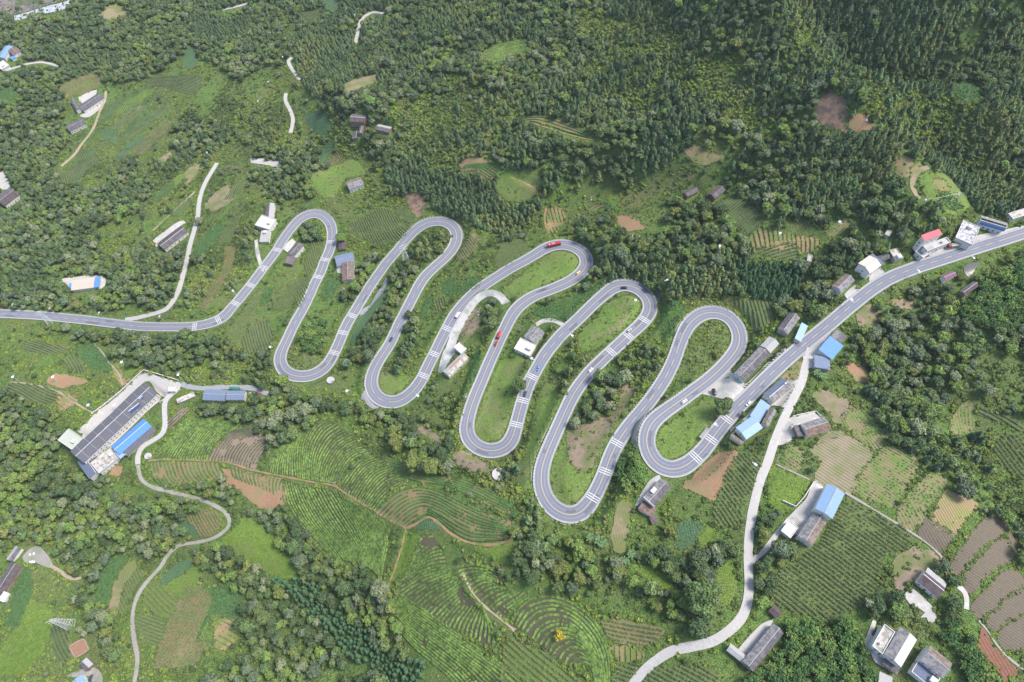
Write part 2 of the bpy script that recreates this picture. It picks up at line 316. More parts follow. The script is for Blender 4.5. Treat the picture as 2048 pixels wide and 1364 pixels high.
fld('mixed',(.6,.8),[(1686,832),(1700,818),(1713,815),(1745,840),(1773,867),(1771,882),(1751,900),(1720,880),(1693,857)],'striped maize stubble plot below the dark wood')
fld('bare',(.85,.52),[(1621,790),(1640,780),(1656,780),(1690,798),(1711,812),(1690,835),(1690,855),(1668,845),(1655,825)],'bare pale plot beyond the walled farmyard')
fld('mixed',(.8,.6),[(1551,915),(1565,898),(1581,887),(1611,907),(1603,930),(1594,945),(1570,935),(1551,927)],'small striped plot beside the concrete road')
fld('grass',None,[(1538,934),(1549,931),(1585,947),(1622,963),(1608,990),(1594,1014),(1560,1025),(1536,1005)],'bright green grass plot with a stone edge')
fld('corn',(.8,.6),[(1690,1003),(1750,1025),(1810,1060),(1825,1090),(1800,1105),(1768,1110),(1745,1185),(1700,1225),(1650,1245),(1590,1225),(1550,1200),(1552,1150),(1600,1120),(1655,1060)],'large maize field in long rows below the blue roofed house')
fld('orange',(.3,.95),[(1690,732),(1708,722),(1728,735),(1741,752),(1735,765),(1711,762)],'orange earth plot above the ploughed slope')
fld('orange',None,[(1863,361),(1874,357),(1886,358),(1897,372),(1898,383),(1876,386)],'small orange earth plot among trees')
fld('crop',(.4,.9),[(1876,384),(1900,388),(1915,400),(1926,416),(1912,420),(1894,413)],'dark green vegetable bed near the H frame pole')
fld('lawn',None,[(1836,352),(1862,345),(1884,345),(1903,358),(1925,385),(1945,408),(1930,425),(1903,430),(1880,415),(1850,395),(1838,375)],'grassy clearing above the roadside houses')
fld('purple',None,[(1646,187),(1660,184),(1680,192),(1696,202),(1697,230),(1690,248),(1698,265),(1670,260),(1650,252),(1628,232),(1630,215)],'dug purple brown clearing in the forest')
fld('orange',None,[(1698,236),(1714,227),(1732,232),(1748,257),(1722,262),(1700,262)],'orange dug earth next to the forest pole')
fld('orangegreen',None,[(1785,330),(1798,318),(1815,315),(1833,320),(1850,343),(1838,340),(1820,352),(1800,355)],'orange and green clearing at the forest edge')
fld('grass2',None,[(1958,168),(1975,152),(1998,146),(2025,150),(2075,165),(2075,245),(2035,245),(1996,228),(1968,196)],'grassy hillside field at the top right')
fld('crop',(.3,.95),[(1905,175),(1935,162),(1958,170),(1966,195),(1945,205),(1915,198)],'green vegetable slope among the right hand woods')
fld('rowsdark',(.72,-.7),[(1440,405),(1450,396),(1478,394),(1510,412),(1530,440),(1515,455),(1494,470),(1465,442)],'ribbed green field of low hedges on the hillside')
fld('rowsorange',(.12,1),[(1500,470),(1530,455),(1590,468),(1640,480),(1640,500),(1592,505),(1540,497),(1500,494)],'tall stalks in rows on orange earth')
fld('rowsdark',(.95,-.3),[(1500,500),(1540,492),(1592,484),(1595,500),(1590,520),(1550,517),(1515,508)],'dark green strip field below the orange path')
fld('mixed',(.7,-.6),[(1646,460),(1668,446),(1690,438),(1715,445),(1690,462),(1660,475)],'striped plot beside a white lamp pole')
fld('orange',(.95,.1),[(1234,433),(1245,431),(1259,432),(1280,443),(1299,456),(1275,461),(1249,463),(1236,450)],'orange ploughed corner plot on the hillside')
fld('lawn2',None,[(1259,433),(1290,424),(1344,411),(1339,426),(1324,441),(1299,456),(1280,443)],'patchy green plot beside the orange ploughed corner')
fld('rowsorange',(.25,.97),[(1094,418),(1110,412),(1130,420),(1132,430),(1130,445),(1118,460),(1105,468),(1098,462),(1092,440)],'small orange field with curved green rows')
fld('crop2',(.85,-.5),[(1064,620),(1080,611),(1110,605),(1140,597),(1174,583),(1190,570),(1209,563),(1198,580),(1184,592),(1160,615),(1131,643),(1100,640),(1074,632)],'bright sweet potato field between two road legs')
fld('lawn',None,[(1157,668),(1185,640),(1212,612),(1232,598),(1255,590),(1272,597),(1280,612),(1275,630),(1255,652),(1225,672),(1190,700),(1160,700)],'grassy island inside the upper right loop')
fld('tan',(.7,-.7),[(1179,676),(1205,660),(1231,646),(1248,630),(1259,619),(1258,632),(1240,655),(1214,671),(1190,682)],'tan ploughed strip inside the grassy loop')
fld('crop2',(.3,.95),[(1320,628),(1330,605),(1342,597),(1356,597),(1366,608),(1369,620),(1356,641),(1347,668),(1340,690),(1328,672)],'green vegetable slope between the two hairpins')
fld('rowsdark',(.25,.97),[(1448,604),(1490,600),(1538,601),(1552,625),(1540,650),(1510,660),(1497,640),(1475,620)],'dark ribbed vegetable field right of the top hairpin')
fld('lawn2',None,[(1366,712),(1374,690),(1390,663),(1407,650),(1428,645),(1448,652),(1458,668),(1455,688),(1440,708),(1415,733),(1385,757),(1345,785),(1355,745)],'young orchard grass inside the teardrop loop')
fld('lawn',None,[(1314,905),(1312,880),(1318,863),(1335,850),(1370,826),(1400,803),(1420,790),(1440,800),(1445,820),(1425,850),(1400,882),(1370,908),(1345,922),(1325,918)],'bright grass island by the bus shelter')
fld('dugsoil',(.45,-.9),[(1136,850),(1160,848),(1179,844),(1205,832),(1224,829),(1240,800),(1235,775),(1247,764),(1274,778),(1266,800),(1245,825),(1224,855),(1204,890),(1192,918),(1179,945),(1165,946),(1149,937),(1137,915),(1133,880)],'brown ploughed ground inside the lowest loop')
fld('lawn',None,[(1102,935),(1118,900),(1133,880),(1135,912),(1148,938),(1180,947),(1198,915),(1204,925),(1190,962),(1170,995),(1150,1010),(1128,1008),(1110,992),(1100,968)],'bright lawn at the foot of the lowest loop')
fld('lawn',None,[(1052,900),(1062,850),(1075,800),(1092,765),(1112,772),(1118,800),(1110,830),(1098,860),(1082,890),(1070,925),(1060,985),(1030,960),(1040,930)],'grass bank between two long road legs')
fld('lawn',None,[(947,855),(952,835),(962,810),(975,780),(995,735),(1012,700),(1030,680),(1048,705),(1045,735),(1032,770),(1022,805),(1015,840),(1008,865),(992,880),(970,882),(953,872)],'grass island with shrubs in the third loop')
fld('lawn',None,[(757,770),(758,752),(768,740),(785,750),(810,750),(822,758),(808,775),(790,787),(770,788)],'grass foot of the second loop')
fld('lawn2',None,[(578,715),(580,700),(600,695),(640,690),(645,710),(632,726),(610,737),(590,734)],'grass foot of the first loop')
fld('lawn',None,[(1003,585),(1020,568),(1048,546),(1078,523),(1100,507),(1122,503),(1145,508),(1157,520),(1152,538),(1130,552),(1095,566),(1062,580),(1035,594),(1022,600)],'smooth grass island near the red bus')
fld('corn',(.45,.9),[(694,461),(705,445),(724,435),(762,415),(790,430),(822,453),(812,470),(799,483),(762,491),(737,481),(710,472)],'maize field between the first two top hairpins')
fld('rowsdark',(.55,-.8),[(789,421),(809,413),(822,426),(834,441),(819,448),(800,432)],'small ribbed plot above the maize')
fld('purple',None,[(809,386),(830,385),(849,391),(850,412),(844,433),(832,433),(818,412)],'dug brown gap at the conifer edge')
fld('corn',(.8,-.6),[(1005,490),(1020,482),(1040,480),(1060,490),(1050,505),(1024,526),(1000,538),(990,520)],'maize slope above the bus leg')
fld('cornpale',(.5,.86),[(912,520),(925,490),(945,465),(957,475),(950,500),(932,520)],'pale maize patch right of the second hairpin')
fld('crop',(.3,.95),[(882,581),(886,567),(894,561),(912,556),(905,590),(893,592)],'left strip of the vegetable plots between road legs')
fld('crop2',(.3,.95),[(896,590),(905,566),(925,561),(915,592)],'bright middle strip of the vegetable plots')
fld('crop',(.3,.95),[(917,592),(927,562),(967,553),(962,570),(945,580)],'right strip of the vegetable plots between road legs')
fld('crop',(.3,.95),[(837,634),(845,612),(854,594),(870,594),(862,618),(855,638)],'blue green bed above the clipped tree')
fld('corn',(.3,.95),[(866,622),(871,602),(880,592),(893,596),(886,612),(878,625)],'small maize bed beside the blue green bed')
fld('crop',(.3,.95),[(642,591),(647,572),(652,556),(665,553),(680,558),(672,580),(662,598)],'vegetable plot below the blue roofed farmhouse')
fld('corn',(.3,.95),[(607,550),(612,520),(620,495),(632,482),(645,480),(652,491),(645,510),(637,528),(622,545)],'maize patch inside the first loop')
fld('corn',(.8,-.6),[(545,616),(560,595),(585,566),(605,558),(622,553),(608,580),(590,605),(565,622)],'maize on the slope under the first loop')
fld('crop',(.3,.95),[(517,606),(524,590),(532,576),(547,576),(545,590),(537,606)],'green square bed beside the maize slope')
fld('cornbrown',(.55,-.83),[(400,621),(406,605),(412,591),(437,553),(448,530),(450,496),(462,494),(472,497),(470,515),(467,531),(457,553),(440,575),(430,591),(418,612),(410,623)],'long strip of ripe brown maize')
fld('corn',(.55,-.83),[(480,700),(450,665),(470,645),(500,605),(517,575),(528,580),(520,605),(500,640),(490,670)],'maize strip just below the road')
fld('crop',(.55,-.83),[(387,503),(400,480),(425,453),(440,447),(450,448),(447,463),(425,490),(400,513)],'blue green vegetable strip beside the side road')
fld('corn',(.9,-.3),[(435,486),(447,465),(460,448),(482,426),(480,440),(475,455),(460,485)],'maize beside the vegetable strip')
fld('tan',(.85,.4),[(407,413),(418,398),(430,386),(455,368),(465,380),(470,398),(450,412),(425,423)],'tan terraces right of the side road')
fld('rowsdark',(.5,-.86),[(450,398),(462,378),(475,361),(490,366),(482,382),(470,396)],'tea rows on tan terraces')
fld('slope',(.62,-.78),[(195,232),(215,210),(240,195),(270,180),(300,175),(335,178),(342,196),(325,220),(300,252),(270,275),(232,292),(200,305),(170,325),(145,340),(150,318),(172,290),(190,262)],'large terraced green slope at the upper left')
fld('tan',(.62,-.78),[(222,258),(240,238),(260,218),(278,210),(293,212),(280,230),(262,245),(248,256)],'brown strip on the terraced slope')
fld('slope2',(.62,-.78),[(240,300),(290,280),(330,240),(350,215),(365,240),(350,275),(325,310),(290,340),(250,365),(215,395),(190,400),(195,360),(215,330)],'lower terraced slope beside the wood')
fld('tealgreen',(.2,.97),[(365,112),(375,98),(386,92),(392,108),(396,128),(385,137),(370,136)],'teal crop wedge between conifers')
fld('rowsdark',(1,.05),[(292,160),(310,152),(360,150),(403,151),(405,170),(398,184),(390,190),(360,186),(335,176),(300,172)],'dark level rows above the terraced slope')
fld('cornpale',(.3,.9),[(115,180),(140,162),(180,145),(205,150),(200,170),(170,188),(145,192),(130,188)],'maize plot behind the L shaped farmhouse')
fld('tan',None,[(200,30),(215,12),(240,8),(255,20),(250,35),(225,40),(208,38)],'pale brown field near the river')
fld('lawn2',None,[(72,72),(100,52),(135,40),(165,48),(178,75),(172,98),(150,95),(110,82)],'rough field at the top left')
fld('lawn2',None,[(215,55),(225,38),(245,36),(256,50),(250,60),(230,62)],'round green plot at the top left')
fld('rowsdark',(.35,.9),[(100,330),(130,345),(165,300),(190,300),(200,320),(170,345),(150,370),(120,360)],'ribbed plot below the dirt path')
fld('tealgreen',None,[(607,231),(620,224),(645,221),(662,242),(660,271),(637,271),(617,252)],'smooth teal field in front of the hidden farmhouses')
fld('tealgreen',None,[(637,326),(640,308),(645,296),(667,276),(668,292),(660,312),(650,328)],'small teal field lower in the clearing')
fld('cornpale',(.5,.86),[(656,333),(664,310),(675,300),(688,318),(680,330)],'yellowing maize corner by the small teal field')
fld('lawn',None,[(620,345),(660,335),(700,318),(718,325),(735,345),(720,352),(690,358),(670,395),(640,390),(622,370)],'bright green plot above the first hairpin')
fld('tan',None,[(682,172),(700,162),(728,152),(755,147),(753,164),(725,176),(695,186)],'tan clearing in the forest')
fld('lawn2',None,[(924,152),(940,138),(957,132),(974,142),(976,160),(967,172),(940,170)],'shrubby clearing below the round tea plot')
fld('grass2',None,[(1224,56),(1245,46),(1274,42),(1296,56),(1290,76),(1270,86),(1245,90),(1229,80)],'pale meadow high in the forest')
fld('grass2',None,[(1072,30),(1099,35),(1150,38),(1179,44),(1180,52),(1130,50),(1090,44)],'thin meadow strip near the top')
fld('grass2',None,[(1384,266),(1400,260),(1425,260),(1440,268),(1414,283),(1388,285)],'small green clearing in the forest')
fld('orangegreen',None,[(1365,300),(1394,293),(1430,305),(1450,318),(1429,325),(1395,330)],'reddish clearing with grass')
fld('grass2',None,[(1240,390),(1275,370),(1320,350),(1370,340),(1395,350),(1365,370),(1340,385),(1320,400),(1290,415),(1262,420),(1235,412)],'sloping pasture above the orange plot')
fld('orange',None,[(916,328),(935,314),(960,315),(990,326),(1003,338),(985,352),(962,360),(958,345),(940,340),(925,345)],'orange earth beside the curved tea rows')
fld('lawn',None,[(1000,347),(1020,336),(1050,335),(1078,350),(1083,367),(1070,392),(1050,402),(1020,405),(1000,390),(992,372)],'bright green round field in the forest')
fld('grass2',None,[(880,225),(930,215),(980,218),(1010,228),(1000,245),(950,240),(905,242)],'pale tea slope left of the long tea terrace')
fld('crop',(.25,.97),[(192,1197),(195,1165),(207,1132),(225,1115),(245,1110),(252,1118),(235,1150),(222,1182),(212,1208)],'dark green curved bed left of the gravel track')
fld('tan',(.25,.97),[(217,1218),(225,1180),(237,1150),(250,1130),(272,1123),(268,1145),(250,1168),(240,1200),(232,1230)],'tan bed with a small white sheet')
fld('corn',(.35,.93),[(236,1232),(243,1200),(250,1173),(275,1138),(295,1143),(280,1165),(265,1185),(252,1223)],'maize strip hugging the gravel track')
fld('tealgreen',(.8,-.6),[(317,1165),(330,1145),(345,1133),(375,1117),(390,1125),(362,1150),(332,1170)],'blue green cabbage bed')
fld('grass',None,[(332,1172),(365,1150),(392,1128),(412,1140),(402,1160),(385,1178),(360,1200),(345,1183)],'bright strip beside the cabbage bed')
fld('cornyellow',(.72,.7),[(285,1207),(290,1190),(298,1172),(325,1170),(345,1183),(359,1199),(345,1222),(333,1241),(305,1225)],'yellow tipped maize in bold diagonal rows')
fld('corn',(.95,.3),[(273,1262),(274,1240),(278,1228),(300,1230),(330,1243),(325,1270),(318,1293),(290,1285)],'dark maize block beside the track')
fld('cornbrown',(.55,-.83),[(310,1335),(320,1290),(334,1248),(352,1210),(375,1173),(395,1170),(412,1180),(422,1198),(410,1235),(390,1280),(412,1285),(405,1310),(395,1327),(360,1335)],'wide ripening maize field at the lower left')
fld('crop',None,[(414,1181),(435,1170),(457,1168),(475,1180),(484,1200),(484,1243),(462,1238),(440,1232),(425,1230),(408,1260),(398,1275),(412,1235),(424,1200)],'vegetable slope right of the ripening maize')
fld('rowsorange',(.8,.55),[(430,1250),(445,1236),(462,1230),(474,1245),(482,1265),(468,1285),(450,1302),(436,1295),(428,1275)],'orange plot with thin green rows')
fld('crop',(.4,-.9),[(12,1250),(20,1205),(45,1135),(62,1137),(64,1185),(50,1225),(37,1255)],'green bed at the left edge below the farm')
fld('grass',None,[(-20,1310),(10,1290),(35,1250),(62,1200),(85,1205),(107,1225),(102,1265),(90,1300),(60,1335),(37,1350),(-20,1350)],'rough yellow green meadow in the lower left corner')
fld('rowsdark',(.45,.9),[(100,1260),(107,1243),(118,1236),(132,1248),(141,1262),(137,1285),(140,1312),(125,1335),(112,1315),(105,1285)],'curved vegetable rows beside the lattice pylon')
fld('cornbrown',(.5,.86),[(372,1033),(385,1025),(400,1020),(435,1023),(446,1040),(438,1058),(425,1073),(405,1073),(392,1060)],'brown stalk field inside the track bend')
fld('tealgreen',None,[(352,1036),(372,1035),(392,1060),(400,1075),(375,1068),(358,1052)],'dark green corner of the track bend')
fld('grass',None,[(438,1095),(470,1052),(490,1033),(520,1045),(560,1100),(590,1130),(600,1150),(580,1160),(540,1150),(500,1125)],'lush meadow right of the track bend')
fld('rowsdark',(.9,.4),[(10,770),(40,766),(70,768),(100,774),(115,792),(108,806),(80,808),(50,800),(20,786)],'dark vegetable rows at the left')
fld('orange',None,[(95,765),(100,752),(115,748),(150,752),(178,762),(170,768),(145,772),(125,778)],'orange dug plot with a lamp pole')
fld('rowsorange',(.8,.6),[(110,795),(120,783),(133,782),(157,800),(140,815),(120,822)],'small ridged orange plot')
fld('rowsdark',(.4,.9),[(125,722),(135,713),(148,711),(165,722),(173,737),(168,746),(148,742),(132,733)],'dark ribbed wedge at the left')
fld('rowsdark',(.9,.3),[(45,684),(80,682),(115,690),(138,696),(125,706),(105,712),(75,706),(52,700)],'dark ribbed field beneath the main road')
fld('crop',None,[(150,703),(165,690),(186,683),(207,703),(225,725),(218,744),(198,740),(175,732)],'smooth green field left of the dirt path')
fld('orange',None,[(218,949),(225,938),(236,931),(247,933),(244,945),(238,952)],'small red earth plot by the factory')
fld('orangegreen',None,[(217,725),(225,720),(235,728),(248,748),(260,757),(245,772),(232,758)],'earth bank beside the yellow green bed')
fld('grass',None,[(220,728),(236,725),(262,730),(278,740),(262,752),(243,757),(228,742)],'yellow green bed outside the factory wall')
fld('dugsoil',None,[(817,847),(840,850),(867,862),(882,878),(888,890),(868,882),(845,868)],'brown scrub gap in the ravine')
fld('dugsoil',None,[(902,905),(930,903),(965,920),(990,938),(975,945),(940,940),(915,930)],'brown ground below the third loop')
fld('orange',(.35,-.93),[(1374,962),(1400,935),(1434,906),(1460,900),(1479,905),(1470,925),(1450,960),(1432,992),(1420,1000),(1390,985),(1366,974)],'orange brown ploughed field beside the last bend')
fld('corn',(.6,.8),[(1430,1003),(1445,965),(1464,925),(1481,908),(1505,910),(1524,918),(1512,955),(1500,990),(1490,1020),(1475,1050),(1440,1052),(1425,1030)],'maize field left of the concrete road')
fld('tealgreen',(.2,.97),[(1351,1058),(1362,1045),(1376,1038),(1404,1048),(1405,1065),(1396,1080),(1369,1098),(1352,1096)],'teal vegetable square below the courtyard house')
fld('grass',None,[(1396,1068),(1405,1052),(1414,1045),(1429,1052),(1426,1070),(1420,1085),(1402,1097)],'vivid green patch next to the teal square')
fld('tan',(.2,.97),[(1221,1075),(1226,1040),(1234,1005),(1250,1000),(1262,1010),(1258,1050),(1249,1103),(1232,1102)],'tan strip field below the bamboo')
fld('grass',None,[(1261,1135),(1275,1128),(1294,1130),(1325,1145),(1350,1160),(1334,1180),(1304,1165),(1280,1150)],'vivid terrace among the lower trees')
fld('grass',None,[(1430,1150),(1445,1120),(1465,1130),(1475,1170),(1468,1205),(1440,1215),(1435,1185)],'green bank left of the concrete road')
fld('cornpale',None,[(1205,1240),(1230,1236),(1262,1242),(1300,1250),(1330,1262),(1310,1282),(1280,1293),(1240,1286),(1210,1262)],'rough bean field above the concrete bend')
fld('rowsorange',(.05,1),[(1219,1290),(1255,1292),(1289,1302),(1287,1320),(1262,1325),(1238,1322)],'orange garden plot with a white stone')
fld('corn',(.9,.3),[(1231,1327),(1255,1325),(1276,1334),(1262,1352),(1245,1375),(1226,1375)],'maize wedge above the concrete road')
fld('corn',(.85,.5),[(1289,1375),(1300,1345),(1315,1335),(1361,1331),(1414,1336),(1442,1348),(1420,1375)],'maize slope below the concrete road')
fld('mixed',(.15,1),[(1903,862),(1905,840),(1912,822),(1925,808),(1938,804),(1953,813),(1950,835),(1944,858),(1930,872),(1912,870)],'pale round plot in the right hand valley')
fld('rowsdark',(.85,.5),[(1953,812),(1990,824),(2033,842),(2048,850),(2048,862),(2010,848),(1957,830)],'thin blue green terrace in the right hand valley')
fld('corn',(.6,.8),[(1986,898),(1998,882),(2014,872),(2040,864),(2075,868),(2075,970),(2048,958),(2020,945),(2000,925)],'round maize field at the right edge')
fld('cornyellow',(.75,.65),[(1030,1275),(1060,1290),(1100,1315),(1150,1355),(1165,1375),(1010,1375),(1005,1320),(1010,1290)],'overgrown yellow green maize below the tea hill')
fld('grass',None,[(812,1060),(826,1064),(838,1070),(828,1100),(815,1130),(800,1152),(785,1178),(770,1180),(785,1150),(800,1105)],'yellow green strip below the path fork')
fld('grass',None,[(948,1092),(975,1095),(1005,1090),(1035,1080),(1045,1098),(1025,1112),(995,1117),(970,1110)],'golden grass hollow on the tea hill')
fld('tealgreen',(.15,1),[(830,1052),(842,1042),(857,1036),(872,1045),(884,1056),(870,1060),(848,1060)],'teal triangle at the path fork')
fld('orangegreen',(.2,1),[(1562,745),(1575,725),(1598,722),(1606,735),(1598,760),(1580,782),(1570,765)],'brown garden wedge between two roads')
fld('dugsoil',None,[(1790,1115),(1830,1095),(1870,1105),(1880,1130),(1845,1150),(1800,1180),(1785,1160)],'reddish scrub between maize and terraces')
fld('dugsoil',None,[(1780,600),(1800,597),(1830,605),(1820,620),(1790,617)],'reddish scrub below the main road')
fld('dugsoil',None,[(1710,625),(1740,610),(1765,630),(1755,650),(1720,655)],'brown scrub slope under the main road')
fld('pond',None,[(1926,535),(1940,527),(1958,523),(1952,535),(1944,548),(1936,555),(1928,545)],'small fish pond')
SD = (.62, -.78)
fld('grass',SD,[(230,218),(260,198),(298,177),(313,178),(288,200),(256,221),(236,232)],'bright strip on the terraced slope')
fld('rowsdark',SD,[(206,224),(228,206),(262,190),(242,212),(222,234),(212,238)],'dark strip nearest the farmhouse path')
fld('rowsdark',SD,[(240,274),(270,251),(300,226),(336,205),(342,216),(306,246),(273,269),(246,286)],'long dark strip across the terraced slope')
fld('tealgreen',SD,[(200,262),(214,257),(236,274),(226,286),(206,279)],'pale teal patch on the terraced slope')
fld('cornpale',SD,[(264,302),(290,276),(330,241),(341,250),(310,286),(281,311)],'pale maize strip low on the terraced slope')
fld('tealgreen',SD,[(232,312),(260,286),(291,268),(286,281),(256,306),(236,323)],'narrow teal strip under the maize')
fld('dugsoil',SD,[(315,322),(335,306),(363,290),(352,303),(326,326)],'thin bare bank beside the wood')
fld('rowsorange',(.8,-.6),[(122,190),(145,175),(172,160),(190,158),(180,175),(150,190),(130,196)],'striped plot above the L shaped farmhouse')
fld('grass',(.6,-.8),[(300,395),(330,370),(365,345),(372,352),(340,385),(312,410)],'bright weedy bank by the side road')
fld('tan',(.6,-.8),[(370,345),(385,330),(405,325),(400,340),(385,360),(372,372)],'tan stubble strip left of the side road')
fld('rowsdark',(.6,-.8),[(345,425),(362,405),(380,395),(384,402),(368,422),(352,435)],'little garden rows above the purple farmhouse')
fld('slope',(.9,-.15),[(468,102),(500,62),(560,45),(625,42),(690,26),(700,36),(665,62),(622,92),(565,112),(505,126)],'terraced tea slope at the top among conifers')
fld('tealgreen',(.3,.95),[(640,-10),(668,-10),(680,14),(672,22),(650,16)],'teal plot at the top edge')
fld('rowsdark',(.9,.25),[(600,25),(640,18),(648,40),(612,48)],'ribbed plot at the top edge')
fld('lawn2',None,[(512,182),(535,172),(556,185),(574,214),(566,248),(542,250),(522,232)],'rough bank left of the upper concrete road')
fld('slope2',(.95,.1),[(335,282),(365,270),(420,300),(470,285),(540,300),(560,320),(520,318),(460,312),(400,325),(350,315)],'faint dark rows below the mixed clump')
fld('slope',(.62,-.78),[(215,402),(258,372),(300,335),(330,345),(350,370),(320,405),(295,440),(250,462),(225,440)],'weedy green slope left of the side road')
fld('crop',None,[(0,182),(30,172),(40,188),(20,204),(-20,206)],'pale green plot at the left edge')
fld('slope2',(.55,-.83),[(438,332),(468,330),(495,345),(505,372),(492,400),(470,440),(455,430),(478,400),(492,368),(470,350),(445,352)],'terraced strips above the long maize strip')
fld('orange',(.3,.95),[(440,938),(500,948),(560,962),(578,985),(566,1010),(535,1022),(500,1002),(470,975),(446,958)],'bare orange slope under the path')
fld('rowsdark',(.3,.95),[(540,690),(545,660),(530,640),(500,655),(480,690),(500,710)],'ribbed plot below the first leg')
fld('corn',(.4,.9),[(590,600),(602,570),(622,556),(612,590),(600,615)],'strip of maize left of the second leg')
fld('dugsoil',None,[(930,640),(950,618),(965,615),(965,640),(945,668),(925,690),(915,690)],'reddish bank inside the gravel loop')
fld('tealgreen',(.4,.9),[(700,680),(716,640),(750,600),(770,575),(775,585),(750,625),(722,665),(708,690)],'narrow green strip under the lay-by')
fld('crop2',None,[(950,700),(962,690),(965,715),(946,765),(930,785),(937,748)],'bright bank left of the red car leg')
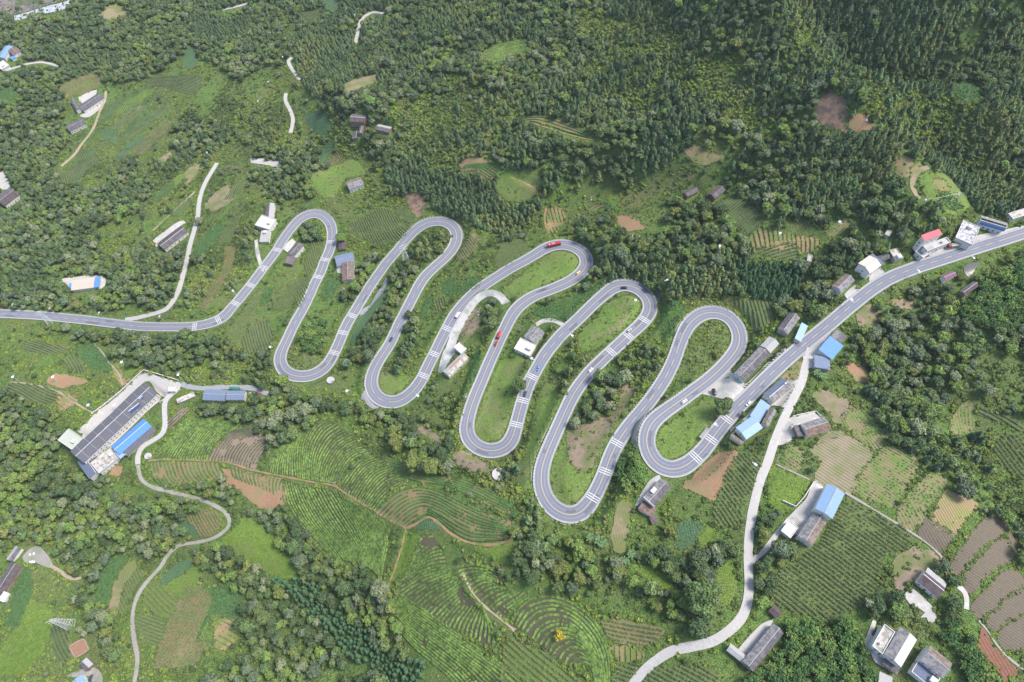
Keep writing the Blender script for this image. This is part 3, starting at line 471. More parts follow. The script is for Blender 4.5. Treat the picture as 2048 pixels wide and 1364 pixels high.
# tea blocks: guide curves (px) between which n rows are interpolated; ground type; label ; row look
TEA = [
 ('g', .9, [[(389,828),(362,850),(338,880),(318,903),(303,919)],[(440,838),(402,852),(380,880),(366,900),(356,920)],[(500,853),(458,862),(430,885),(418,905),(412,922)]],'dark green terraced tea at the left above the orange path'),
 ('p', .75,[[(505,853),(464,864),(437,886),(424,906),(418,922)],[(525,870),(500,876),(480,892),(468,910),(463,926)],[(545,885),(532,896),(522,910),(514,925),(510,940)]],'sparse purple brown tea rows in the upper middle'),
 ('g', .9, [[(552,898),(547,908),(541,918),(536,930),(531,943)],[(600,866),(585,880),(574,900),(568,925),(566,952)],[(650,836),(625,852),(608,885),(604,920),(606,958)],[(700,868),(672,885),(652,912),(642,938),(640,964)],[(742,906),(715,912),(697,928),(684,948),(674,968)]],'broad bright fan of tea rows in the middle'),
 ('g', .85,[[(748,910),(722,920),(704,938),(690,958),(680,974)],[(785,935),(755,945),(735,965),(722,985),(712,1000)],[(812,966),(785,980),(766,998),(754,1014),(748,1022)]],'tea rows right of the bright fan'),
 ('o', .8, [[(752,1026),(772,1005),(800,985),(835,975),(875,982),(925,1005),(975,1028),(1040,1048)],[(785,1044),(800,1028),(822,1012),(850,1005),(882,1015),(915,1035),(955,1052),(1015,1062)],[(812,1052),(822,1046),(835,1038),(857,1027),(884,1043),(908,1062),(945,1080),(1005,1078)]],'concentric tea terraces wrapping the hill'),
 ('o', .8, [[(770,915),(820,930),(870,945),(930,960),(985,985),(1030,1015)],[(790,945),(835,962),(880,968),(930,985),(985,1015),(1045,1038)]],'upper tea rows along the tree line'),
 ('g', .95,[[(566,962),(575,1000),(600,1045),(640,1085),(665,1115)],[(620,975),(640,1015),(670,1060),(700,1095),(722,1130)],[(680,985),(705,1025),(725,1060),(738,1100),(745,1140)],[(720,1012),(740,1040),(752,1070),(755,1110),(755,1150)],[(765,1038),(772,1060),(775,1090),(768,1120),(762,1165)]],'lush overgrown tea block below the orange path'),
 ('d', .8, [[(832,1102),(836,1090),(842,1078),(852,1068),(862,1066)],[(818,1132),(832,1120),(850,1108),(868,1098),(882,1095)],[(790,1180),(812,1165),(840,1148),(868,1138),(898,1132)],[(835,1208),(852,1192),(875,1178),(900,1165),(918,1155)],[(872,1240),(888,1222),(905,1205),(920,1192),(935,1180)],[(930,1270),(935,1250),(945,1232),(955,1215),(962,1203)],[(985,1293),(988,1275),(985,1258),(980,1245),(972,1232)]],'lower flank of curved tea terraces'),
 ('d', .8, [[(905,1140),(925,1132),(950,1130),(975,1136),(998,1148)],[(922,1158),(942,1150),(962,1148),(982,1156),(995,1168)],[(940,1178),(955,1168),(970,1162),(985,1165),(1000,1175)],[(985,1222),(1000,1208),(1015,1198),(1030,1190),(1042,1182)],[(1005,1240),(1016,1226),(1030,1213),(1045,1202),(1058,1193)]],'tea arcs beside the lower wood'),
 ('d', .85,[[(1022,1246),(1038,1218),(1060,1200),(1095,1192),(1135,1202),(1172,1226),(1202,1262),(1220,1305),(1226,1375)],[(1062,1275),(1075,1255),(1095,1243),(1120,1240),(1150,1252),(1175,1278),(1192,1308),(1200,1340),(1203,1375)],[(1150,1342),(1155,1332),(1162,1326),(1170,1324),(1178,1328),(1184,1336),(1188,1346),(1190,1358),(1190,1375)]],'oval hill of nested tea rows at the bottom'),
 ('g', .85,[[(785,1178),(850,1222),(900,1258),(960,1300),(1020,1340),(1060,1375)],[(788,1215),(835,1258),(885,1295),(935,1335),(975,1375)],[(800,1262),(830,1295),(865,1325),(895,1350),(915,1375)]],'straight diagonal tea rows at the bottom'),
 ('o', .75,[[(300,928),(303,942),(308,956),(318,966)],[(330,924),(334,940),(340,955),(352,968)],[(380,924),(383,938),(390,952),(400,962)],[(438,927),(442,938),(448,948),(456,956)]],'short dark hedges on orange soil under the path'),
 ('o', .75,[[(462,932),(464,942),(466,950),(472,958)],[(500,944),(500,955),(502,962),(506,972)],[(540,952),(538,962),(538,972),(540,984)],[(572,960),(566,975),(566,990),(570,1005)]],'thin hedges scattered on orange soil'),
 ('p', .8, [[(335,842),(345,833),(355,824),(366,815)],[(338,858),(350,848),(366,833),(382,818)]],'short purple rows beside the white road'),
 ('g', .9, [[(957,122),(965,108),(982,92),(1005,82),(1040,78),(1056,80)],[(985,124),(995,110),(1012,98),(1035,92),(1055,94)],[(1010,122),(1020,114),(1032,108),(1045,106),(1057,107)]],'round tea plot high in the forest'),
 ('o', .9, [[(1042,236),(1065,231),(1095,231),(1130,243),(1170,262),(1208,282)],[(1040,243),(1065,243),(1095,250),(1130,262),(1165,272),(1205,285)]],'long curved tea terrace in the forest'),
 ('o', .9, [[(920,340),(935,330),(950,335),(960,345),(975,356)],[(965,340),(985,328),(1005,325),(1025,330),(1040,338)],[(985,360),(998,348),(1012,342),(1030,340),(1042,345)]],'tea rows curving round the orange earth'),
 ('o', .9, [[(1176,420),(1190,409),(1210,406),(1230,412),(1238,420)],[(1188,424),(1200,416),(1215,413),(1228,417),(1234,424)]],'tiny arcs of tea below the tall pole'),
 ('d', .85,[[(590,1375),(640,1345),(700,1330),(740,1325)],[(640,1380),(680,1358),(715,1348),(742,1345)]],'dark tea rows at the bottom edge'),
 ('o', .85,[[(900,268),(930,262),(970,262),(1010,268),(1040,278)],[(905,280),(940,276),(980,278),(1015,286),(1038,292)]],'faint tea terraces on the wooded slope') if False else None,
]
TEA = [t for t in TEA if t]

def _grow(p, k): c = [sum(q[i] for q in p) / len(p) for i in (0, 1)]; return [(c[0] + (x - c[0]) * k, c[1] + (y - c[1]) * k) for x, y in p]
F = [(k_, d_, _grow(p_, 1.07) if k_ in ('brown', 'pale', 'mixed', 'mixedpale') and p_[0][0] > 1600 else p_, l_) for k_, d_, p_, l_ in F]
# forest zones, painted in order; letters: M mixed, C conifer, B broadleaf, P dark young plantation, Y bamboo, K thicket, S open scrub, N none
Z = [
 ('M',[(600,60),(640,-60),(2120,-60),(2120,440),(1960,405),(1900,395),(1850,475),(1800,505),(1700,545),(1660,560),(1640,590),(1560,640),(1500,600),(1340,575),(1220,560),(1200,505),(1170,480),(1100,475),(1065,480),(1045,500),(985,455),(930,435),(900,420),(860,385),(830,345),(760,350),(740,300),(690,300),(640,330),(600,300),(590,230),(600,160),(580,100)],'forest on the upper slopes'),
 ('L',[(-60,60),(130,28),(200,-60),(500,-60),(560,40),(560,120),(480,100),(400,110),(330,130),(270,160),(180,150),(120,180),(110,250),(130,300),(90,340),(-60,340)],'wood at the upper left'),
 ('L',[(-60,200),(110,200),(130,260),(120,340),(200,370),(260,300),(300,380),(240,440),(170,440),(220,520),(300,480),(400,505),(370,560),(335,615),(150,620),(-60,600)],'dense wood at the left edge'),
 ('L',[(345,250),(385,225),(420,235),(470,222),(520,240),(535,275),(500,290),(470,275),(430,300),(395,290),(372,300),(350,285)],'mixed clump by the terraced slope'),
 ('M',[(380,30),(470,20),(520,60),(540,120),(480,150),(420,110)],'conifer belt at the top left'),
 ('C',[(590,100),(660,90),(700,130),(690,170),(620,180),(590,150)],'conifer knoll by the concrete road'),
 ('L',[(505,300),(520,280),(640,290),(665,340),(640,380),(560,400),(520,360),(490,330)],'wood above the white yard'),
 ('S',[(550,190),(600,160),(640,200),(610,290),(560,290),(515,230)],'scrub'),
 ('K',[(860,215),(900,150),(1000,185),(1040,230),(950,310),(860,330),(800,280),(770,210),(840,180)],'thicket'),
 ('K',[(1150,20),(1340,30),(1400,90),(1450,100),(1560,230),(1500,250),(1400,190),(1270,130),(1180,90)],'thicket'),
 ('K',[(1180,110),(1300,120),(1330,190),(1250,210),(1190,170)],'thicket'),
 ('K',[(1740,130),(1860,130),(2000,240),(1960,330),(1800,280),(1740,220)],'thicket'),
 ('K',[(1560,20),(1600,0),(1640,60),(1700,120),(1740,150),(1680,160),(1620,110)],'thicket'),
 ('S',[(1040,470),(1080,400),(1160,360),(1260,370),(1400,290),(1480,300),(1440,380),(1350,430),(1340,460),(1300,465),(1220,465),(1190,440),(1150,475),(1100,480)],'scrub'),
 ('B',[(1140,440),(1220,430),(1240,470),(1210,500),(1150,470)],'grove above the red bus bend'),
 ('B',[(1345,395),(1420,385),(1440,420),(1420,460),(1345,455)],'grove left of the ribbed green field'),
 ('S',[(1500,450),(1560,430),(1640,460),(1640,520),(1520,520),(1495,480)],'scrub'),
 ('P',[(1470,525),(1560,520),(1610,560),(1590,620),(1530,600),(1480,570)],'young plantation below the orange path'),
 ('K',[(730,380),(790,350),(850,370),(800,410),(740,410)],'thicket'),
 ('C',[(760,340),(860,330),(960,370),(1020,420),(1010,470),(940,440),(900,420),(830,390)],'conifer belt above the second hairpin'),
 ('B',[(90,655),(250,655),(400,672),(480,660),(540,700),(545,745),(420,735),(300,720),(240,735),(220,700),(180,680)],'hedge of trees below the main road'),
 ('K',[(260,740),(420,720),(540,740),(600,790),(540,770),(380,762)],'thicket'),
 ('B',[(380,800),(480,808),(520,790),(600,795),(730,805),(800,812),(880,850),(910,870),(930,890),(905,950),(870,950),(800,900),(740,845),(690,815),(650,830),(590,880),(520,890),(440,860),(400,830)],'wood between the tea and the loops'),
 ('K',[(880,800),(930,790),(930,880),(1000,930),(1060,900),(1080,1030),(1000,1000),(940,960),(900,880)],'thicket'),
 ('B',[(-60,790),(60,800),(110,860),(150,945),(210,965),(280,985),(420,1012),(430,1060),(340,1095),(250,1110),(190,1160),(120,1130),(70,1080),(-60,1060)],'broadleaf wood below the factory'),
 ('B',[(395,955),(430,945),(470,965),(475,1005),(420,1005)],'small grove by the gravel track'),
 ('B',[(528,785),(560,770),(640,785),(720,790),(735,800),(720,815),(640,818),(560,815)],'wood between the tea and the loops'),
 ('B',[(505,1010),(540,985),(600,1010),(640,1070),(700,1120),(750,1150),(790,1200),(805,1280),(800,1380),(420,1380),(480,1300),(475,1170),(530,1120),(560,1130),(600,1170),(570,1100),(530,1060)],'wood left of the tea hill'),
 ('B',[(390,1085),(470,1095),(500,1140),(480,1180),(420,1140)],'grove above the cabbage bed'),
 ('B',[(130,1180),(180,1170),(200,1210),(240,1270),(250,1330),(200,1330),(160,1240)],'grove by the gravel track bend'),
 ('P',[(545,1150),(620,1155),(680,1220),(760,1290),(845,1330),(830,1380),(740,1345),(670,1270),(590,1200)],'dark young plantation at the bottom'),
 ('B',[(1030,1060),(1110,1045),(1180,1105),(1200,1150),(1190,1190),(1150,1180),(1060,1160),(1010,1160),(1000,1110)],'wood under the lowest hairpin'),
 ('B',[(1205,1110),(1300,1110),(1480,1090),(1490,1130),(1440,1150),(1435,1230),(1400,1280),(1330,1240),(1270,1190),(1210,1160)],'loose grove by the concrete bend'),
 ('B',[(1510,1000),(1560,1020),(1550,1080),(1510,1090),(1495,1040)],'trees along the concrete road'),
 ('B',[(1510,1095),(1570,1090),(1600,1110),(1560,1170),(1530,1210),(1505,1190)],'trees beside the concrete road bend'),
 ('L',[(1660,700),(1700,680),(1740,610),(1810,590),(1880,570),(2120,500),(2120,820),(2048,830),(1950,790),(1900,790),(1880,860),(1960,980),(2048,1020),(2120,1100),(2060,1110),(2010,1060),(1930,1000),(1880,945),(1830,900),(1770,870),(1740,790),(1700,740)],'wood in the right hand valley'),
 ('K',[(1870,870),(1990,870),(2000,960),(2080,1010),(2080,1090),(1990,980),(1910,930)],'thicket'),
 ('S',[(1990,690),(2060,700),(2080,800),(2000,800),(1960,740)],'scrub'),
 ('Y',[(1950,560),(2120,520),(2120,640),(2000,650),(1930,620)],'bamboo on the slope by the pond'),
 ('Y',[(1545,1265),(1600,1235),(1690,1240),(1740,1290),(1750,1380),(1500,1380)],'bamboo grove at the bottom right'),
 ('Y',[(1860,1245),(1900,1230),(1955,1240),(1962,1290),(2000,1380),(1960,1380),(1910,1310),(1870,1270)],'bamboo behind the bottom right houses'),
 ('Y',[(1225,905),(1280,900),(1310,930),(1300,970),(1250,975)],'bamboo by the courtyard house'),
 ('Y',[(605,650),(640,645),(645,700),(600,705),(592,680)],'bamboo inside the first loop'),
 ('B',[(1820,1140),(1905,1130),(1925,1180),(1930,1230),(1895,1240),(1895,1170)],'trees behind the farmhouse'),
 ('B',[(1740,1190),(1820,1180),(1835,1230),(1800,1240),(1745,1230)],'grove above the flat roofed house'),
 ('B',[(774,525),(825,520),(832,560),(822,590),(805,640),(780,670),(745,690),(700,745),(700,700),(745,640),(760,580)],'hedge between two road legs'),
 ('C',[(803,600),(828,610),(832,650),(822,700),(800,745),(785,740),(795,690)],'conifers inside the second loop'),
 ('B',[(690,545),(720,510),(740,520),(735,560),(710,600),(680,600)],'bushes by the blue roofed farmhouse'),
 ('B',[(1165,745),(1195,725),(1240,740),(1250,765),(1225,800),(1190,845),(1140,855),(1145,820)],'dense clump inside the lowest loop'),
 ('C',[(1145,690),(1165,690),(1160,740),(1140,775),(1125,770),(1135,730)],'dark conifers between the road legs'),
 ('B',[(1030,745),(1050,740),(1055,780),(1030,800),(1015,780)],'round trees in the third loop'),
 ('B',[(960,600),(1005,598),(1010,640),(960,655)],'clipped tree in the gravel loop'),
 ('B',[(1100,545),(1185,530),(1205,548),(1170,575),(1130,595),(1070,625),(1050,620),(1090,598)],'hedge along the upper road leg'),
 ('B',[(600,455),(640,450),(650,480),(610,490)],'shrubs inside the first top hairpin'),
 ('K',[(825,465),(880,455),(900,470),(890,510),(840,520),(815,500)],'orchard inside the second hairpin'),
 ('K',[(430,205),(500,190),(560,200),(600,260),(560,300),(480,265),(430,240)],'thicket'),
 ('K',[(300,330),(360,300),(420,310),(390,370),(330,420),(290,380)],'thicket'),
 ('K',[(620,250),(700,240),(740,310),(690,330),(640,320)],'thicket'),
 ('B',[(640,160),(700,200),(740,205),(700,240),(640,225)],'trees by the teal field'),
 ('K',[(420,520),(500,450),(520,480),(480,560),(440,600)],'thicket'),
 ('B',[(690,535),(740,510),(770,530),(740,570),(715,600),(690,590)],'bushes right of the rusty wing'),
 ('K',[(1140,700),(1180,690),(1160,760),(1120,830),(1100,800)],'thicket'),
 ('K',[(1240,700),(1330,690),(1310,760),(1260,820),(1245,770)],'thicket'),
 ('K',[(1480,720),(1500,680),(1545,650),(1560,670),(1530,680),(1480,735)],'thicket'),
 ('B',[(1560,620),(1600,590),(1660,580),(1660,620),(1610,650)],'grove above the two tone farmhouse'),
 ('K',[(400,505),(440,500),(430,560),(380,620),(365,600),(385,540)],'thicket'),
]
# buildings: (label, category/name, roof kind, wall height, rise, c0, c1, c2, roof A, roof B, wall, windows)
H = []
def bld(label, cat, kind, h, rise, c0, c1, c2, ra, rb, wa, win=1, extra=None): H.append((label, cat, kind, h, rise, c0, c1, c2, ra, rb, wa, win, extra))
bld('roadside building with weathered slate strip roof and light blue canopy','house','flat',7,1.2,(1958,431),(2011,447),(2015,458),'tile','tile','white',1,'bluefront')
bld('old slate roof and cracked pale terrace cut by the right edge','house','flat',4,1,(2022,440),(2070,425),(2066,412),'dirtyflat','tile','white')
bld('low grey patched roof covered with loose sheets','shed','flat',3.5,.5,(1909,478),(1925,443),(1961,452),'patch','patch','white',0)
bld('red metal roof standing over a grey terrace','house','shed',9,1,(1839,473),(1875,460),(1886,469),'red','red','white')
bld('grey terrace roof with white parapet beside the parked truck','house','flat',6,.8,(1854,503),(1901,485),(1892,475),'greyflat','greyflat','white')
bld('low grey roof with slots above the parked dark car','house','flat',4,.6,(1832,502),(1846,492),(1858,508),'greyflat','greyflat','white')
bld('tall white house with cream gable roof and dark blue end strip','house','gable',8,1.6,(1718,525),(1738,548),(1761,532),'cream','cream','white',1,'bluestrip')
bld('ruined little house with broken light roof','hut','flat',3.5,.5,(1779,503),(1792,523),(1805,514),'dirtyflat','patch','grey',0)
bld('dark slate hut among the trees by the ruin','hut','gable',3,1,(1752,513),(1776,505),(1780,516),'slate','slate','grey',0)
bld('two tone brown and grey gabled house beside the bend','house','gable',5,1.8,(1663,572),(1690,547),(1710,561),'browntile','greytile','white')
bld('wide farmhouse with one dark and one pale roof slope','house','gable',4.5,1.8,(1552,661),(1577,627),(1603,632),'slate','greytile','grey')
bld('light blue lean to roof beside the two tone farmhouse','shed','shed',3.5,.8,(1588,679),(1602,647),(1616,651),'skyblue','skyblue','pink',0)
bld('bright blue flat roofed workshop on the road','house','shed',5,.8,(1635,701),(1658,674),(1688,691),'blue','blue','white')
bld('dark blue grey lean to below the bright blue roof','shed','shed',3.5,.7,(1627,735),(1658,741),(1660,716),'bluegrey','bluegrey','grey',0)
bld('grey peaked roof behind the bright blue workshop','shed','gable',3.5,1,(1660,672),(1676,657),(1692,677),'greytile','slate','grey',0)
bld('long grey tiled workshop beside the white concrete yard','workshop','gable',4.5,1.8,(1466,748),(1519,693),(1543,706),'greytile','slate','teal')
bld('lighter grey tiled end block of the long workshop','workshop','gable',5,1.6,(1520,692),(1538,673),(1559,687),'palegrey','palegrey','teal')
bld('house with dark and grey roof slopes squeezed between road and lane','house','gable',5,1.7,(1527,787),(1565,755),(1584,775),'navy','greytile','white',1,'chimney')
bld('blue grey metal roof next to the white parked car','shed','shed',4,.8,(1499,832),(1521,799),(1541,812),'steelblue','steelblue','white',0)
bld('rusty tiled gable behind the blue grey metal roof','hut','gable',3.5,1.2,(1523,846),(1540,814),(1553,822),'browntile','greytile','white',0)
bld('pale sky blue metal roof by the shelter','house','gable',4,1.1,(1467,858),(1500,835),(1530,853),'skyblue','skyblue','white')
bld('brown tiled lean to under the sky blue roof','shed','shed',3,.8,(1459,873),(1483,890),(1488,884),'browntile','browntile','white',0)
bld('farmhouse with grey front and rusty rear slope in a walled yard','house','gable',4.5,1.7,(1601,848),(1648,833),(1661,859),'greytile','rusttile','white')
bld('dark slate annex of the walled farmhouse','shed','shed',3.5,.7,(1586,853),(1601,848),(1611,870),'slate','slate','brown',0)
bld('large steel blue gabled roof among the fields','house','gable',7,1.3,(1630,1016),(1655,966),(1689,988),'steelblue','steelblue','white')
bld('long farmhouse, one slope grey and the other brown tile','house','gable',4.5,1.7,(1594,1075),(1624,1028),(1655,1043),'greytile','browntile','white')
bld('small white cube roofed store at the yard entrance','house','flat',4,.4,(1561,1062),(1577,1041),(1597,1055),'whiteflat','whiteflat','white',0)
bld('isolated farmhouse with purple brown roof and pale lower apron','house','gable',4.5,1.5,(1835,1162),(1876,1196),(1893,1170),'brownpurple','brownpurple','white',1,'apron')
bld('flat roofed house with white parapet at the bottom right','house','flat',7,.9,(1742,1294),(1767,1250),(1790,1262),'dirtyflat','dirtyflat','white',1)
bld('long house roof, grey on one slope and white on the other','house','gable',6.5,1.4,(1768,1308),(1800,1254),(1834,1279),'greytile','whitesheet','white')
bld('white gabled house with grey tiles at the lower right corner','house','gable',7,1.9,(1841,1320),(1886,1357),(1905,1327),'greytile','browntile','white',1)
bld('navy and pale green flat roof in front of the white gabled house','house','flat',5,.4,(1822,1343),(1836,1321),(1880,1357),'navy','palegreen','white',0)
bld('grey sheet roof at the bottom edge','house','shed',4,.6,(1752,1364),(1762,1344),(1788,1356),'palegrey','palegrey','white',0)
bld('small ribbed dark roof under the white slope','shed','shed',3,.5,(1764,1327),(1771,1312),(1800,1335),'slate','slate','grey',0)
bld('long grey tiled farmhouse beside the concrete bend','house','gable',5,1.8,(1484,1323),(1546,1247),(1568,1266),'greytile','slate','grey')
bld('low grey wing of the farmhouse by the concrete bend','shed','gable',3.5,1,(1452,1300),(1462,1287),(1494,1312),'palegrey','palegrey','grey',0)
bld('tiny brown tiled hut above the grey farmhouse','hut','gable',3,1,(1537,1222),(1549,1208),(1565,1224),'brownpurple','brownpurple','brown',0)
bld('courtyard house with grey tiled roof and open light well','house','gable',5,1.5,(1285,996),(1320,957),(1344,974),'greytile','slate','white',1,'court')
bld('rusty lean to roof at the end of the courtyard house','shed','shed',3.5,.8,(1276,1018),(1286,1000),(1313,1017),'rusttile','rusttile','white',0)
bld('collapsed dark hut under the courtyard house','hut','gable',2.5,.7,(1297,1032),(1311,1030),(1318,1046),'rusttile','slate','brown',0)
bld('grey tiled half of the farmhouse inside the third loop','house','gable',4.5,1.4,(1046,674),(1065,651),(1091,664),'greytile','greytile','white')
bld('flat white concrete roof of the farmhouse inside the third loop','house','flat',5,.5,(1027,697),(1042,676),(1074,691),'whiteflat','whiteflat','white')
bld('white farmhouse with long red strip on its roof','house','gable',4.5,1.2,(888,741),(927,703),(936,717),'palegrey','dirtyflat','white',1,'redstrip')
bld('small white outbuilding above the red strip roof','shed','flat',3.5,.4,(908,695),(918,684),(933,697),'whiteflat','whiteflat','white',0)
bld('blue metal roof of the farmhouse right of the first loop','house','gable',5,1.1,(671,512),(707,503),(708,524),'bluegrey','bluegrey','white')
bld('long rusty tiled wing below the blue metal roof','house','gable',4.5,1.3,(684,561),(684,525),(708,524),'rusttile','browntile','white')
bld('small brown hut above the blue metal roof','hut','gable',3,.9,(677,500),(677,482),(692,481),'brownpurple','brownpurple','brown',0)
bld('white two storey house with dark slate roof inside the first loop','house','gable',6,1.3,(574,508),(594,485),(608,490),'slate','slate','white')
bld('brown tiled annex of the house inside the first loop','shed','gable',3.5,1,(568,525),(575,510),(591,516),'browntile','slate','brown',0)
bld('narrow dark roofed wing of the white hillside house','house','gable',5,1.2,(529,443),(533,406),(549,408),'slate','palegrey','white')
bld('pale flat terrace of the white hillside house','house','flat',6,.6,(514,452),(520,429),(549,438),'whiteflat','whiteflat','white')
bld('small white store below the hillside house','shed','flat',3.5,.3,(519,481),(523,458),(541,463),'palegrey','palegrey','white',0)
bld('brown roofed farmhouse with white gable alone on the slope','house','gable',5.5,1.6,(691,364),(720,354),(728,369),'browntile','greytile','white')
bld('long dark purple farmhouse above the side road','house','gable',4.5,1.3,(315,487),(362,451),(375,464),'brownpurple','slate','white')
bld('beige shed with blue sheet end in the left wood','shed','gable',4,.8,(144,561),(189,555),(189,575),'beige','beige','white',0,'blueend')
bld('L shaped slate farmhouse, main wing, at the upper left','house','gable',5,1.5,(155,213),(196,186),(208,196),'slate','slate','white')
bld('L shaped slate farmhouse, short wing, at the upper left','house','gable',5,1.3,(140,201),(152,222),(161,217),'slate','slate','white',0)
bld('slate roofed house with bright white wall at the upper left','house','gable',5,1.5,(131,251),(163,236),(171,248),'slate','slate','white')
bld('long blue grey roof at the top left edge','house','gable',5,1.2,(-4,112),(13,88),(24,96),'steelblue','steelblue','white')
bld('dull red roof at the top left edge','house','gable',4,1,(19,104),(28,90),(40,100),'rusttile','rusttile','white')
bld('white flat roofs at the top left edge','house','flat',4,.4,(-6,132),(4,118),(16,128),'whiteflat','whiteflat','white',0)
bld('tiny blue sheeted shed at the top left','shed','flat',3,.3,(20,116),(26,109),(31,114),'blue','blue','white',0)
bld('dark roofed house at the left edge by a pale yard','house','gable',5,1.4,(-8,395),(22,372),(36,392),'slate','brownpurple','white')
bld('grey roofed outbuilding at the lower left edge','house','gable',4,1,(13,1117),(32,1090),(42,1098),'palegrey','slate','white',0)
bld('long dark barn with red brown eave at the lower left edge','house','gable',4.5,1.2,(-16,1183),(24,1122),(42,1134),'slate','brownpurple','brown')
bld('small white roofed shed at the lower left edge','shed','flat',3,.3,(-6,1198),(6,1180),(19,1188),'whiteflat','whiteflat','white',0)
bld('long two storey factory with dark tiled roof and white ridge lines','factory','gable',7.5,1.9,(141,902),(289,765),(315,787),'darktile','darktile','white',3,'factory')
bld('end block of the factory with grey green roof panels','factory','flat',9,.8,(117,881),(138,857),(166,876),'greenflat','greenflat','white',1)
bld('dark slate hipped roof at the lower end of the factory','factory','gable',6,1.6,(155,925),(186,902),(210,935),'navy','slate','white',0)
bld('flat stained concrete roof next to the long blue roof','factory','flat',6,.7,(180,928),(226,892),(246,909),'dirtyflat','dirtyflat','white',1)
bld('long bright blue metal roofed hall of the factory','factory','gable',5.5,1.4,(222,893),(287,837),(304,853),'blue','blue','white',0,'leanto')
bld('white guard house with square roof at the factory gate','hut','flat',4,.5,(336,783),(338,773),(352,773),'whiteflat','whiteflat','white',0)
bld('slate blue roof, left part, beside the parked cars','house','gable',5,1.6,(408,800),(408,778),(453,780),'bluegrey','bluegrey','cream')
bld('slate blue roof, right part, beside the parked cars','house','gable',5,1.3,(454,800),(454,781),(490,781),'bluegrey','bluegrey','cream')
bld('dark hidden farmhouse roof in the forest clearing','house','gable',4.5,1.3,(700,243),(702,228),(732,230),'brownpurple','slate','brown',0)
bld('lower wing of the hidden forest farmhouse','house','gable',4.5,1.2,(704,278),(706,263),(722,263),'slate','slate','brown',0)
bld('narrow link roof of the hidden forest farmhouse','house','gable',4,1,(716,266),(722,243),(731,245),'slate','slate','brown',0)
bld('low roof under trees right of the hidden farmhouse','house','gable',4,1.1,(751,259),(757,248),(784,254),'slate','palegrey','brown',0)
bld('left hut with old grey roof in the hillside thicket','hut','gable',4,1.1,(1367,383),(1390,371),(1396,383),'brownpurple','slate','brown',0)
bld('right hut with old purple roof in the hillside thicket','hut','gable',4.5,1.4,(1416,387),(1437,369),(1451,380),'brownpurple','slate','brown',0)
bld('purple metal roof with white terrace below the main road','house','gable',4,1.1,(1883,551),(1906,541),(1912,552),'purple','purple','white',0)
bld('dark roof almost hidden by bamboo near the pond','house','gable',4,1.2,(1919,582),(1947,562),(1958,572),'slate','brownpurple','brown',0)
bld('tiny grey hut in the trees above the cream roofed house','hut','flat',3,.4,(1770,467),(1776,457),(1783,465),'palegrey','palegrey','grey',0)
bld('little concrete pump hut in the maize rows','hut','flat',3,.4,(1613,523),(1616,509),(1625,510),'palegrey','palegrey','grey',0)
bld('small slate house beside the soil yard at the bottom left','house','gable',4,1,(160,1331),(172,1314),(186,1327),'slate','palegrey','brown',0)
bld('blue roofed house at the bottom left edge','house','gable',5,1,(141,1364),(165,1350),(178,1375),'steelblue','steelblue','white',0)
bld('low shed roof by the farm lane, grey and mossy','shed','shed',2.8,.3,(353,798),(388,784),(390,793),'dirtyflat','dirtyflat','grey',0)
